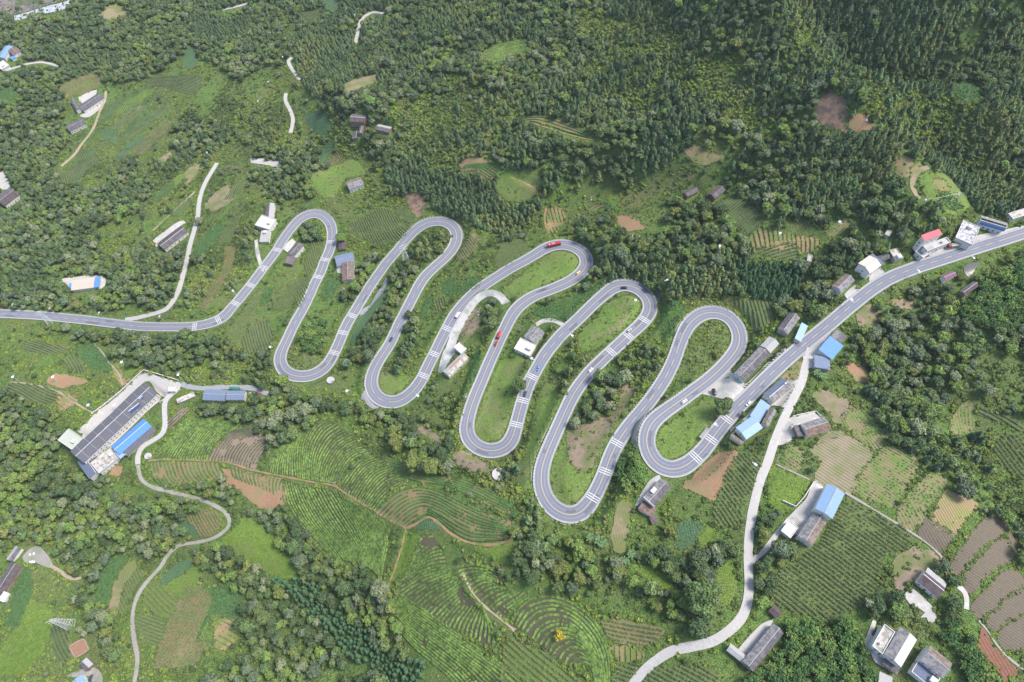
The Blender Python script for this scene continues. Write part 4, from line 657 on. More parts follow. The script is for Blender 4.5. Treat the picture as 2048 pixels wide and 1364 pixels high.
# yards: (material, polygon)
YARDS = [
 ('concw',[(1392,783),(1428,757),(1455,738),(1470,752),(1490,768),(1509,752),(1560,700),(1572,705),(1510,765),(1470,803),(1440,797)],'white concrete forecourt by the long workshop'),
 ('conc',[(1490,835),(1505,818),(1545,785),(1575,765),(1600,760),(1585,790),(1570,815),(1540,812),(1500,845),(1462,870),(1460,860)],'concrete apron right of the road'),
 ('concw',[(1583,834),(1631,823),(1640,840),(1600,850),(1590,875),(1565,890),(1552,888),(1570,850)],'walled white yard of the farmhouse'),
 ('concw',[(1612,997),(1626,965),(1646,975),(1636,1010),(1640,1030),(1596,1070),(1560,1055),(1590,1020)],'concrete yard of the steel blue roofed house'),
 ('concw',[(1605,708),(1640,672),(1665,660),(1640,700),(1630,740),(1615,735)],'pale yard before the bright blue roof'),
 ('conc',[(1840,514),(1890,494),(1935,478),(1960,470),(2000,462),(2048,452),(2048,462),(1990,480),(1940,497),(1880,514),(1845,520)],'roadside concrete strip by the truck'),
 ('conc',[(165,872),(188,830),(214,810),(240,789),(286,746),(322,755),(362,767),(354,786),(330,796),(312,782),(292,763),(215,835),(175,880)],'concrete factory yard'),
 ('concw',[(155,862),(175,845),(200,818),(215,830),(195,850),(170,868)],'bright end of the factory yard'),
 ('conc',[(222,893),(195,903),(212,882),(262,838),(300,800),(322,792),(320,802),(296,822),(262,856)],'concrete lane between factory roofs'),
 ('concw',[(122,560),(144,555),(190,550),(205,551),(212,560),(205,577),(150,580)],'pale yard round the beige shed'),
 ('concw',[(305,482),(350,448),(366,440),(372,446),(362,452),(315,488),(322,498),(305,490)],'concrete terrace behind the dark purple farmhouse'),
 ('concw',[(572,488),(585,478),(592,484),(575,505),(566,498)],'white terrace of the house inside the first loop'),
 ('concw',[(673,528),(684,526),(684,548),(675,546)],'white court by the rusty wing'),
 ('conc',[(157,195),(185,182),(195,180),(192,190),(165,207)],'pale court of the L shaped farmhouse'),
 ('conc',[(160,232),(195,212),(205,202),(200,218),(178,235)],'lane court of the upper left farmhouse'),
 ('concw',[(500,318),(525,317),(560,325),(560,337),(530,330),(502,326)],'white levelled yard in the trees'),
 ('gravelpale',[(888,700),(905,690),(915,700),(900,720),(888,742),(876,745)],'gravel court of the white farmhouse'),
 ('conc',[(1283,985),(1300,960),(1318,950),(1322,958),(1290,1000),(1270,1012)],'path beside the courtyard house'),
 ('concw',[(1738,1300),(1728,1288),(1745,1240),(1752,1243),(1742,1290),(1765,1318),(1770,1335),(1750,1325)],'curved concrete ledge round the flat roofed house'),
 ('concw',[(1808,1190),(1825,1178),(1865,1215),(1850,1225),(1835,1215),(1822,1212)],'rough court of the isolated farmhouse'),
 ('conc',[(1840,1235),(1862,1215),(1872,1238),(1858,1248),(1852,1235)],'grey slab below the isolated farmhouse'),
 ('conc',[(1475,1300),(1520,1250),(1545,1240),(1540,1252),(1492,1310)],'concrete court of the grey farmhouse'),
 ('gravel',[(45,1115),(60,1098),(78,1092),(100,1115),(108,1135),(95,1135),(70,1125),(50,1125)],'gravel court with white cars'),
 ('concw',[(-10,340),(8,345),(22,375),(10,380),(-10,372)],'pale yard at the left edge'),
 ('lane',[(722,797),(731,780),(738,798),(752,812),(770,818),(745,818)],'small paved apron outside the lower bend'),
 ('gravel',[(135,1352),(160,1340),(190,1335),(205,1350),(205,1375),(190,1375),(180,1352),(160,1355)],'gravel court at the bottom left'),
 ('soilyard',[(139,1293),(168,1277),(179,1299),(151,1316)],'red earth building plot with a low wall'),
 ('lane',[(740,610),(752,590),(765,570),(772,556),(776,560),(768,582),(750,604),(735,622),(722,632),(716,624)],'paved lay-by along the third leg'),
 ('conc',[(1738,552),(1762,535),(1768,545),(1752,563),(1742,572)],'paved court of the cream roofed house'),
 ('gravelpale',[(1688,590),(1710,570),(1720,580),(1700,600)],'gravel verge by the two tone house'),
]
# lamp and utility poles: (kind, px base)
POLES = [('lamp',36,617),('lamp',109,625),('lamp',207,634),('lamp',327,641),('lamp',472,591),('pole',380,559),('pole',431,466),('pole',423,389),('pole',584,436),('pole',543,487),('double',598,571),('pole',624,487),('lamp',546,703),('lamp',698,790),('lamp',838,800),('util',933,803),('pole',876,778),('lamp',1330,572),('lamp',1434,505),('pole',1440,514),('lamp',1268,612),('lamp',1143,682),('pole',1208,573),('pole',1094,567),('pole',1152,591),('util',1180,413),('lamp',1553,480),('lamp',1670,458),('pole',1581,498),('util',1836,417),('pole',1928,492),('lamp',1934,530),('lamp',1826,556),('pole',1755,599),('lamp',1693,612),('hpole',1905,404),('pole',2011,373),('util',1721,259),('lamp',37,762),('lamp',116,762),('lamp',252,733),('lamp',364,758),('pole',147,813),('hpole',307,737),('pole',543,911),('pole',738,913),('pole',673,973),('pole',943,994),('lamp',1503,938),('lamp',1063,727),('pole',1585,764),('pole',1560,829),('pole',1650,743),('lamp',712,40),('lamp',569,124),('lamp',540,174),('lamp',520,212),('pole',747,15),('lamp',419,315),('lamp',186,818),('lamp',238,818),('lamp',1424,858),('util',958,640)]
PYLONS = [(813,523,24),(101,646,20),(144,1250,26)]
# vehicles: kind, px, heading (px vector), paint, label
CARS = [('bus',1108,491,(-1,.13),'red','red coach on the top bend of the fourth loop'),
 ('car',1156,546,(.8,-.65),'yellow','pale yellow car on the loop after the coach'),
 ('car',1248,576,(-1,0),'black','dark car at the very top of a hairpin'),
 ('car',1258,661,(.7,-.55),'silver','silver car crossing white rumble bars'),
 ('car',1181,741,(.55,-.7),'white','white car with black windows rising beside the dark clump'),
 ('car',1077,736,(-.35,.9),'azure','blue car above the rumble bars'),
 ('car',1050,788,(-.2,1),'navy','dark blue car partly under a round tree'),
 ('car',1368,803,(.8,-.5),'white','white car alone on the last loop'),
 ('car',1497,807,(-.7,.75),'white','white car parked beside the blue grey roof'),
 ('van',916,630,(.4,-.85),'white','white van heading up the long fourth leg'),
 ('lorry',998,672,(-.15,1),'red','small red lorry behind the red car'),
 ('car',992,688,(-.3,1),'red','red car on the leg left of the farmhouse'),
 ('car',782,679,(-.4,1),'navy','dark car on the second loop beside the conifers'),
 ('truck',1905,493,(-.95,.3),'red','long truck with red cab and olive tarpaulin on the verge'),
 ('car',1852,512,(.95,-.25),'brown','brown car parked below the slotted grey roof'),
 ('car',64,1124,(1,0),'white','white car parked on the gravel court'),
 ('car',63,1109,(.9,-.3),'white','white car on the slab above the gravel court'),
 ('truck',470,779,(-1,0),'green','green covered truck behind the slate blue roof'),
 ('car',500,790,(.15,-1),'silver','silver car, first of the row by the slate blue roof'),
 ('car',506,790,(.15,-1),'silver','pale car, second of the row by the slate blue roof'),
 ('car',512,790,(.15,-1),'black','black car, third of the row by the slate blue roof'),
 ('car',518,791,(.15,-1),'red','red car, last of the row by the slate blue roof'),
 ('car',182,1356,(.4,-.9),'navy','dark car beside the blue roof at the bottom edge'),
 ('van',1428,787,(.55,.6),'black','vehicle under a black cover on the white forecourt')]
TANKS = [(661,760,2.9,'round white water tank below the first loop'),(997,948,4.0,'large grey round water tank under the third loop'),(296,912,2.6,'small round water tank at the white road fork')]
PEOPLE = [(1908,1044,'pink','person in a pink top bending in the pale striped plot'),(1901,1061,'azure','person in blue working at the edge of the brown plot'),(1923,1034,'orangecloth','person in orange standing in the pale striped plot')]
BANANAS = [(1180,1075),(1196,1080),(1205,1088),(1262,1108),(1250,1122),(1375,1130),(1388,1140),(1392,1128),(690,598),(702,588),(1645,752),(1634,746),(1236,520),(1250,528),(1520,690)]
YELLOW = (1119,1272)
BIGTREES = [(1448,812,6.8,0),(1403,1190,10.0,0),(984,625,5.5,0),(1038,768,5.5,0),(397,440,4.5,2),(680,475,5.5,4),(1562,1098,6.5,5),(1150,845,4.0,2),(1340,1060,3.5,3),(1487,828,2.1,0),(620,668,5.6,4),(818,628,3.6,1),(812,655,3.8,1),(806,690,3.8,1),(799,722,3.6,1),(1148,712,3.4,1),(1135,742,3.6,1),(1128,768,3.2,1),(640,700,3.2,3),(827,640,4.2,2),(760,1180,7.5,2),(825,925,6.5,3),(860,930,6.0,3),(790,885,6.0,3)]
# ------------------------------------------------------------------ material library
def M_(n): return MATS[n]
mat('asphalt', (.160,.170,.210), (.192,.203,.245), .9, .8, c=(.182,.192,.228), cscale=.05)
mat('lane', (.22,.23,.25), (.30,.30,.31), .6, .9, c=(.26,.26,.27))
mat('kerb', (.40,.395,.39), (.29,.285,.28), 1.2, .85, contrast=.6)
mat('conc', (.43,.415,.40), (.33,.32,.305), .7, .9, c=(.38,.36,.34), cscale=.12)
mat('concw', (.50,.48,.455), (.36,.345,.32), .5, .9, c=(.40,.375,.34), cscale=.2)
mat('gravel', (.23,.212,.19), (.32,.295,.27), 1.5, .95, c=(.22,.23,.17), cscale=.15)
mat('gravelpale', (.38,.37,.36), (.46,.45,.44), 1.2, .95, c=(.28,.29,.26), cscale=.12)
mat('dirt', (.36,.29,.21), (.28,.23,.16), 1.2, .95)
mat('orange', (.33,.20,.115), (.25,.16,.095), .9, .95, c=(.17,.17,.06), cscale=.25)
mat('tan', (.30,.235,.155), (.24,.20,.125), .8, .95, c=(.15,.18,.065), cscale=.11)
mat('stone', (.33,.305,.27), (.24,.22,.19), 3, .9)
mat('soilyard', (.30,.17,.11), (.24,.14,.09), .8, .95)
mat('stonewall', (.24,.235,.23), (.34,.335,.33), 1.6, .95, bump=.1, c=(.16,.19,.11), cscale=.2)
mat('line_white', (.66,.66,.66), (.52,.52,.53), 2.0, .7)
mat('line_yellow', (.62,.44,.20), (.50,.38,.22), 2.0, .7)
mat('soil', (.255,.165,.105), (.20,.13,.085), 1.0, .95)
G_A, G_B = (.070,.125,.034), (.115,.185,.045)
# ground material: greens with weedy patches and bare spots
def turf(name, cols, scales=(.035, .28, 1.7), bump=.3, row=None):
    """weedy ground: cols = dark, mid, bright, dry; three noise scales mixed"""
    m = bpy.data.materials.new(name); MATS[name] = m; m.use_nodes = True; nt = m.node_tree; N = nt.nodes; L = nt.links; bs = N['Principled BSDF']
    bs.inputs['Roughness'].default_value = .95; bs.inputs['Specular IOR Level'].default_value = .1; tc = N.new('ShaderNodeTexCoord')
    def noi(sc, lo, hi, det=6, ro=.65):
        n = N.new('ShaderNodeTexNoise'); n.inputs['Scale'].default_value = sc; n.inputs['Detail'].default_value = det; n.inputs['Roughness'].default_value = ro; L.new(tc.outputs['Object'], n.inputs['Vector'])
        r = N.new('ShaderNodeMapRange'); r.inputs[1].default_value = lo; r.inputs[2].default_value = hi; L.new(n.outputs['Fac'], r.inputs[0]); return r.outputs[0]
    def mix(f, a, b):
        x = N.new('ShaderNodeMix'); x.data_type = 'RGBA'; L.new(f, x.inputs[0])
        for k, v in ((6, a), (7, b)): (L.new(v, x.inputs[k]) if not isinstance(v, tuple) else setattr(x.inputs[k], 'default_value', (*v, 1)))
        return x.outputs[2]
    c = mix(noi(scales[1], .40, .60), cols[1], cols[2]); c = mix(noi(scales[0], .47, .62, 8, .7), c, cols[3]); f = noi(scales[2], .50, .66, 4, .6); c = mix(f, c, cols[0]); c = mix(noi(scales[1] * 2.3, .56, .68, 7), c, cols[0])
    L.new(c, bs.inputs['Base Color']); b_ = N.new('ShaderNodeBump'); b_.inputs['Distance'].default_value = bump; b_.invert = True; L.new(f, b_.inputs['Height']); L.new(b_.outputs[0], bs.inputs['Normal']); return m
turf('hillside', ((.050,.092,.032), (.092,.155,.042), (.138,.215,.052), (.138,.165,.062)))
FM = {}
def fmat(k, *a, **kw): FM[k] = mat('field_' + k, *a, **kw)
fmat('brown', (.135,.112,.082), (.115,.096,.071), .7, .95, stripe=('attr', 1.35, .12, (1.3,1.3,1.28), 3), detail=6)
fmat('pale', (0.230,0.155,0.100), (0.200,0.170,0.090), .6, .95, stripe=('attr', 1.35, .12, (1.6,1.55,1.4), 2), c=(0.174,0.173,0.066), cscale=.1)
fmat('darksoil', (0.190,0.095,0.065), (0.155,0.080,0.055), .7, .95, stripe=('attr', 1.6, .15, (1.25,1.2,1.15)))
fmat('mixed', (0.250,0.190,0.115), (0.145,0.194,0.055), .16, .95, stripe=('attr', 1.7, .12, (0.660,0.860,0.600)), contrast=.35, detail=7)
fmat('mixedpale', (0.290,0.235,0.170), (0.197,0.204,0.094), .13, .95, stripe=('attr', 1.8, .12, (0.620,0.660,0.600)), contrast=.4, detail=7)
fmat('bare', (0.260,0.205,0.145), (0.210,0.165,0.110), .3, .95, stripe=('attr', 1.6, .05, (0.900,0.920,0.900)), c=(0.162,0.173,0.066), cscale=.08)
FM['grass'] = turf('field_grass', ((0.087,0.148,0.031), (0.122,0.204,0.035), (0.180,0.255,0.050), (0.145,0.194,0.055)))
FM['grass2'] = turf('field_grass2', ((0.058,0.092,0.033), (0.104,0.148,0.046), (0.151,0.189,0.061), (0.162,0.158,0.075)))
FM['lawn'] = turf('field_lawn', ((.098,.165,.040), (.135,.215,.050), (.178,.258,.060), (.190,.210,.085)))
FM['lawn2'] = turf('field_lawn2', ((.068,.118,.038), (.112,.172,.050), (.155,.205,.064), (.185,.180,.10)))
FM['crop'] = turf('field_crop', ((.050,.100,.034), (.075,.140,.044), (.105,.175,.052), (.085,.150,.055)))
FM['crop2'] = turf('field_crop2', ((.065,.125,.034), (.090,.175,.040), (.125,.215,.050), (.10,.19,.045)))
fmat('tealgreen', (0.070,0.128,0.066), (0.093,0.153,0.079), .8, .95, stripe=('attr', 1.4, .15, (0.750,0.800,0.800)))
fmat('corn', (0.087,0.128,0.040), (0.133,0.163,0.053), .4, .95, detail=7)
fmat('cornpale', (0.151,0.153,0.061), (0.197,0.178,0.083), .5, .95, detail=7)
fmat('cornbrown', (0.150,0.140,0.062), (0.200,0.165,0.085), .4, .95, detail=7, c=(0.116,0.143,0.050), cscale=.1)
fmat('cornyellow', (0.087,0.143,0.033), (0.128,0.178,0.044), .5, .95, detail=7)
fmat('rowsdark', (0.099,0.128,0.046), (0.139,0.133,0.061), .5, .95, detail=6)
fmat('rowsorange', (0.300,0.200,0.115), (0.220,0.170,0.085), .4, .95, detail=6, c=(0.151,0.173,0.055), cscale=.09)
fmat('orange', (0.330,0.200,0.120), (0.270,0.165,0.100), .5, .95, stripe=('attr', 1.3, .06, (0.860,0.860,0.840)), detail=7, c=(0.250,0.190,0.100), cscale=.1)
fmat('orangegreen', (0.280,0.200,0.115), (0.151,0.173,0.061), .12, .95, detail=8, contrast=.35)
fmat('tan', (0.270,0.215,0.135), (0.210,0.180,0.100), .4, .95, stripe=('attr', 1.5, .06, (0.850,0.900,0.850)), c=(0.162,0.173,0.066), cscale=.09)
fmat('purple', (.175,.115,.085), (.275,.185,.12), .25, .95, detail=8, contrast=.4, c=(.115,.085,.07), cscale=.12)
fmat('dugsoil', (0.200,0.150,0.105), (0.260,0.200,0.145), .35, .95, detail=8, c=(0.139,0.153,0.061), cscale=.09)
FM['slope'] = turf('field_slope', ((.045,.078,.028), (.080,.132,.040), (.118,.178,.048), (.135,.150,.065)))
FM['slope2'] = turf('field_slope2', ((.045,.075,.030), (.085,.125,.042), (.125,.170,.052), (.165,.150,.080)))
fmat('pond', (0.130,0.125,0.110), (0.110,0.110,0.095), .2, .25)
FM['tea_g'] = mat('field_tea_g', (0.052,0.051,0.029), (0.087,0.087,0.039), .4, .95, detail=6)  # dark soil, its colour deepened to stand in for shade between the hedges
FM['tea_p'] = mat('field_tea_p', (0.200,0.155,0.115), (0.250,0.195,0.140), .3, .95, detail=6)
FM['tea_o'] = mat('field_tea_o', (0.250,0.165,0.100), (0.186,0.173,0.066), .12, .95, detail=7, contrast=.5)
FM['tea_d'] = mat('field_tea_d', (0.100,0.078,0.058), (0.075,0.075,0.040), .3, .95, detail=6)
# ------------------------------------------------------------------ main road centre line in the world
def lift_path(fn, px, step_px, sig, out_step, extra=0):
    c = catmull(px, step_px); x, y, z = hit(fn, c[:, 0], c[:, 1])
    for _ in range(3):
        s = np.r_[0, np.cumsum(np.hypot(np.diff(x), np.diff(y)))]; u = np.arange(0, s[-1], 1.0)
        zu = gsmooth(np.interp(u, s, z), min(sig, max(1, len(u) / 6.5)))
        z = np.interp(s, u, zu); x, y = at_plane(c[:, 0], c[:, 1], z)
    p = np.c_[x, y, z]; s = np.r_[0, np.cumsum(np.linalg.norm(np.diff(p[:, :2], axis=0), axis=1))]
    u = np.arange(0, s[-1], out_step)
    return np.c_[tuple(np.interp(u, s, p[:, k]) for k in range(3))]
def normals(P):
    t = np.gradient(P[:, :2], axis=0); t /= np.linalg.norm(t, axis=1)[:, None] + 1e-9
    return np.c_[-t[:, 1], t[:, 0]]          # left of travel
ROAD = lift_path(base_z, MAIN, 3.0, 26, 1.0)
ROAD[:, :2] = gsmooth(ROAD[:, :2], 2.5); RN = normals(ROAD)
curv = np.abs(np.gradient(np.unwrap(np.arctan2(RN[:, 1], RN[:, 0])))); curv = gsmooth(curv, 6)
RHW = 3.55 + np.clip(curv * 16, 0, .8)
# ------------------------------------------------------------------ terrain grid
def axis(a, b, st_, far, g=1.25):
    c = list(np.arange(a, b + st_ / 2, st_)); s = st_; lo = []; v = a
    while v > -far: s *= g; v -= s; lo.append(v)
    hi = []; v = b; s = st_
    while v < far + (b if b > 0 else 0): s *= g; v += s; hi.append(v)
    return np.array(lo[::-1] + c + hi)
GX = axis(-760, 500, 1.6, 1400); GY = axis(-60, 880, 1.6, 1400)
XX, YY = np.meshgrid(GX, GY); ZZ = base_z(XX, YY)
def grid_z(x, y):
    x = np.clip(np.asarray(x, float), GX[0], GX[-1] - 1e-6); y = np.clip(np.asarray(y, float), GY[0], GY[-1] - 1e-6)
    i = np.searchsorted(GX, x, 'right') - 1; j = np.searchsorted(GY, y, 'right') - 1
    i = np.clip(i, 0, len(GX) - 2); j = np.clip(j, 0, len(GY) - 2)
    fx = (x - GX[i]) / (GX[i + 1] - GX[i]); fy = (y - GY[j]) / (GY[j + 1] - GY[j])
    return (ZZ[j, i] * (1 - fx) + ZZ[j, i + 1] * fx) * (1 - fy) + (ZZ[j + 1, i] * (1 - fx) + ZZ[j + 1, i + 1] * fx) * fy
def stamp_path(P, hw, drop, blend):
    global ZZ
    W = np.zeros_like(ZZ); S = np.zeros_like(ZZ); D = np.full_like(ZZ, 1e9); rad = hw + blend
    for x, y, z in P:
        i0, i1 = np.searchsorted(GX, (x - rad, x + rad)); j0, j1 = np.searchsorted(GY, (y - rad, y + rad))
        if i0 >= i1 or j0 >= j1: continue
        d = np.hypot(GX[i0:i1][None] - x, GY[j0:j1][:, None] - y); w = 1 / (d + .4) ** 5
        W[j0:j1, i0:i1] += w; S[j0:j1, i0:i1] += w * z
        D[j0:j1, i0:i1] = np.minimum(D[j0:j1, i0:i1], d)
    m = W > 0; t = np.clip(1 - (D - hw) / blend, 0, 1); t = t * t * (3 - 2 * t)
    zt = np.where(m, S / np.where(m, W, 1) - drop, 0)
    ZZ = np.where(m, ZZ * (1 - t) + zt * t, ZZ)
stamp_path(ROAD, 6.4, .35, 7.5)
TR = []
for nm, hw, mt, px in TRACKS:
    P = lift_path(grid_z, px, 3.0, 8, 1.0); P[:, :2] = gsmooth(P[:, :2], 1.5) if len(P) > 12 else P[:, :2]
    TR.append([nm, hw, mt, P])
    stamp_path(P, hw + 1.0, .18, 3.0)
# house seats: centre, heading, footprint; levelled ground below each
def rect_from(c0, c1, c2, h):
    c0, c1, c2 = map(np.array, (c0, c1, c2)); cp = (c0 + c2) / 2
    x, y, z = hit(grid_z, cp[0], cp[1], h); x, y, z = float(x[0]), float(y[0]), float(z[0])
    q = [np.array(at_plane(c[0], c[1], z)) for c in (c0, c1, c2)]
    a = np.linalg.norm(q[1] - q[0]); b = np.linalg.norm(q[2] - q[1])
    if a >= b: u = (q[1] - q[0]) / a; L, W = a, None
    else: u = (q[2] - q[1]) / b; L = b; W = None
    n = np.array([-u[1], u[0]])
    W = abs(np.dot((q[2] - q[1]) if a >= b else (q[1] - q[0]), n)); L = abs(np.dot((q[1] - q[0]) if a >= b else (q[2] - q[1]), u))
    ctr = (q[0] + q[2]) / 2; s = np.sign(np.dot(q[0] - ctr, n)) or 1      # side of c0
    return ctr, u * 1.0, n * s, L, W, z - h
SEATS = []
for b in H:
    ctr, u, n, L, W, zg = rect_from(b[5], b[6], b[7], b[3])
    SEATS.append([ctr, u, n, max(L, 2.5), max(W, 2.5), float(zg)])
def level(ctr, u, n, L, W, z, pad=.8, blend=4.5):
    global ZZ
    r = max(L, W) / 2 * 1.5 + blend + 2
    i0, i1 = np.searchsorted(GX, (ctr[0] - r, ctr[0] + r)); j0, j1 = np.searchsorted(GY, (ctr[1] - r, ctr[1] + r))
    dx = GX[i0:i1][None] - ctr[0]; dy = GY[j0:j1][:, None] - ctr[1]
    a = np.abs(dx * u[0] + dy * u[1]) - L / 2 - pad; b = np.abs(dx * n[0] + dy * n[1]) - W / 2 - pad
    d = np.hypot(np.clip(a, 0, None), np.clip(b, 0, None)); t = np.clip(1 - d / blend, 0, 1); t = t * t * (3 - 2 * t)
    ZZ[j0:j1, i0:i1] = ZZ[j0:j1, i0:i1] * (1 - t) + z * t
for s in SEATS: level(*s)
stamp_path(ROAD, 5.4, .35, 1.6)
for t in TR:
    stamp_path(t[3], t[1] + .6, .16, 1.2)
# terrain object
nx, ny = len(GX), len(GY)
idx = (np.arange(ny - 1)[:, None] * nx + np.arange(nx - 1)[None]).ravel()
me = np_mesh('hillside', np.c_[XX.ravel(), YY.ravel(), ZZ.ravel()], np.c_[idx, idx + 1, idx + nx + 1, idx + nx], MATS['hillside'], smooth=True)
tag(link(bpy.data.objects.new('hillside', me)), 'steep green mountainside of weeds and low scrub', kind='structure')
# ------------------------------------------------------------------ ribbons
def ribbon(P, N, prof, closed=False):
    """prof: list of (offset, dz) left->right; returns verts, quads"""
    n = len(P); k = len(prof)
    V = np.concatenate([np.c_[P[:, 0] + N[:, 0] * (o if np.isscalar(o) else o), P[:, 1] + N[:, 1] * o, P[:, 2] + dz] for o, dz in prof])
    a = (np.arange(k - 1)[:, None] * n + np.arange(n - 1)[None]).ravel()
    return V, np.c_[a, a + n, a + n + 1, a + 1]
def rib_obj(name, P, N, prof, m, label=None, smooth=False):
    V, Fq = ribbon(P, N, prof); me = np_mesh(name, V, Fq, m, smooth)
    return tag(link(bpy.data.objects.new(name, me)), label, kind='structure')
ro = rib_obj('road', ROAD, RN, [(RHW * q, .03 * (1 - abs(q))) for q in np.linspace(1, -1, 17)], MATS['asphalt'], 'winding blue grey asphalt road through all the hairpins')
at_ = ro.data.attributes.new('lane', 'FLOAT', 'POINT'); at_.data.foreach_set('value', np.repeat(np.linspace(1, -1, 17), len(ROAD)).astype(np.float32))
_m = MATS['asphalt']; _N = _m.node_tree.nodes; _L = _m.node_tree.links; _bs = _N['Principled BSDF']; _src = _bs.inputs['Base Color'].links[0].from_socket      # worn wheel tracks, two in each lane
_a = _N.new('ShaderNodeAttribute'); _a.attribute_name = 'lane'; _s = _N.new('ShaderNodeMath'); _s.operation = 'MULTIPLY'; _s.inputs[1].default_value = 4 * math.pi; _L.new(_a.outputs['Fac'], _s.inputs[0])
_c = _N.new('ShaderNodeMath'); _c.operation = 'COSINE'; _L.new(_s.outputs[0], _c.inputs[0]); _n = _N.new('ShaderNodeTexNoise'); _n.inputs['Scale'].default_value = .12; _n.inputs['Detail'].default_value = 6
_tc = _N.new('ShaderNodeTexCoord'); _L.new(_tc.outputs['Object'], _n.inputs['Vector']); _k = _N.new('ShaderNodeMath'); _k.operation = 'MULTIPLY'; _L.new(_c.outputs[0], _k.inputs[0]); _L.new(_n.outputs['Fac'], _k.inputs[1])
_r = _N.new('ShaderNodeMapRange'); _r.inputs[1].default_value = -.6; _r.inputs[2].default_value = .6; _r.inputs[3].default_value = .84; _r.inputs[4].default_value = 1.1; _L.new(_k.outputs[0], _r.inputs[0])
_x = _N.new('ShaderNodeVectorMath'); _x.operation = 'SCALE'; _L.new(_src, _x.inputs[0]); _L.new(_r.outputs[0], _x.inputs['Scale']); _L.new(_x.outputs[0], _bs.inputs['Base Color'])
for s, w in ((1, 'left'), (-1, 'right')):
    rib_obj('kerb', ROAD, RN, [(s * RHW, -.05), (s * RHW, .14), (s * (RHW + .8), .16), (s * (RHW + .84), .42), (s * (RHW + 1.08), .42), (s * (RHW + 1.1), -1.2)][::s],
            MATS['kerb'], 'pale concrete shoulder and low parapet on the %s side of the winding road' % w)
mat('asphalt_patch', (.115,.12,.145), (.14,.147,.17), 1, .85); Vp = []; Qp = []; rp_ = np.random.default_rng(17)
for _ in range(30):
    i = int(rp_.integers(40, len(ROAD) - 40)); ln2 = int(rp_.integers(4, 16)); sd = rp_.choice([-1, 1]); v_, f_ = ribbon(ROAD[i:i + ln2], RN[i:i + ln2], [(sd * 1.9 + 1.2 * rp_.uniform(.5, 1), .04), (sd * 1.9 - 1.2 * rp_.uniform(.5, 1), .04)]); Qp.append(f_ + sum(len(a) for a in Vp)); Vp.append(v_)
tag(link(bpy.data.objects.new('road_repairs', np_mesh('road_repairs', np.vstack(Vp), np.vstack(Qp), MATS['asphalt_patch']))), 'darker repaired patches in the asphalt', kind='structure')
def nearest(px, py):
    pr = project(ROAD[:, 0], ROAD[:, 1], ROAD[:, 2]); return int(np.argmin((pr[0] - px) ** 2 + (pr[1] - py) ** 2))
DASH = [((-60,624),(275,652)),((628,573),(588,652)),((785,512),(714,616)),((840,568),(784,678)),((742,778),(762,800)),((1060,762),(1150,643)),((1246,867),(1345,727)),((1458,834),(1975,489))]
dash = np.zeros(len(ROAD), bool)
for a, b in DASH:
    i, j = sorted((nearest(*a), nearest(*b))); dash[i:j] = True
V = []; Q = []
def add_rib(P, N, o0, o1, dz):
    v, f = ribbon(P, N, [(o1, dz), (o0, dz)]); Q.append(f + sum(len(a) for a in V)); V.append(v)
i = 0
while i < len(ROAD) - 2:
    if dash[i]: j = i + 5; k = i + 10
    else:
        j = i
        while j < len(ROAD) - 1 and not dash[j]: j += 1
        k = j
    add_rib(ROAD[i:j + 1], RN[i:j + 1], -.12, .12, .05); i = max(k, i + 1)
tag(link(bpy.data.objects.new('road_line', np_mesh('road_line', np.vstack(V), np.vstack(Q), MATS['line_yellow']))), 'yellow centre line, broken on the straights and solid in the bends', kind='structure')
V = []; Q = []
for px, py in RUMBLE:
    i = nearest(px, py)
    for d in (-1.5, 0, 1.5):
        t = np.array([RN[i, 1], -RN[i, 0]]); P2 = ROAD[i:i + 1].repeat(2, 0).copy(); w = np.array([-.22, .22]) + d
        P2[:, :2] += t[None] * w[:, None]; P2[:, 2] += (ROAD[min(i + 2, len(ROAD) - 1), 2] - ROAD[i - 2, 2]) / 4 * w
        add_rib(P2, RN[i:i + 1].repeat(2, 0), -RHW[i] + .15, RHW[i] - .15, .055)
tag(link(bpy.data.objects.new('speed_bars', np_mesh('speed_bars', np.vstack(V), np.vstack(Q), MATS['line_white']))), 'white triple bars painted across the road before the bends', kind='structure')
# lay-by dashes
V = []; Q = []
lb = lift_path(grid_z, [(716,628),(733,604),(750,579),(760,562)], 2, 4, 1.0); ln_ = normals(lb)
lb[:, 2] = np.array([ROAD[nearest(*project(*p)[:2]), 2] for p in lb])
for i in range(0, len(lb) - 4, 4): add_rib(lb[i:i + 3], ln_[i:i + 3], -.1, .1, .12)
if V: tag(link(bpy.data.objects.new('parking_line', np_mesh('parking_line', np.vstack(V), np.vstack(Q), MATS['line_white']))), 'white dashes along the lay-by', kind='structure')
TL = {'conc': 'pale concrete side road', 'gravel': 'rutted gravel track', 'lane': 'grey farm lane'}
for nm, hw, mt, P in TR:
    N = normals(P); wob = hw + gsmooth(rng.normal(0, .35 if mt != 'conc' else .12, len(P)), 2)
    rib_obj(nm, P, N, [(wob, -.3), (wob * .97, .27), (wob * 0, .32), (-wob * .97, .27), (-wob, -.3)], MATS[mt])
V = []; Q = []
for a, b, s, off in STONEWALL:
    i, j = nearest(*a), nearest(*b); i, j = sorted((i, j)); P = ROAD[i:j]; N = RN[i:j]
    w = np.sin(np.linspace(0, np.pi, len(P))) ** .5
    rib_obj('retaining_wall', P, N, [(s * (off + .6), -.25), (s * (off + 1.0), -.22), (s * (off + 1.2 + 1.6 * w), -3.2 * w - .25), (s * (off + 1.7 + 2.0 * w), -5.5 * w - .8)][::s], MATS['stonewall'], 'grey stone retaining wall outside a road bend')
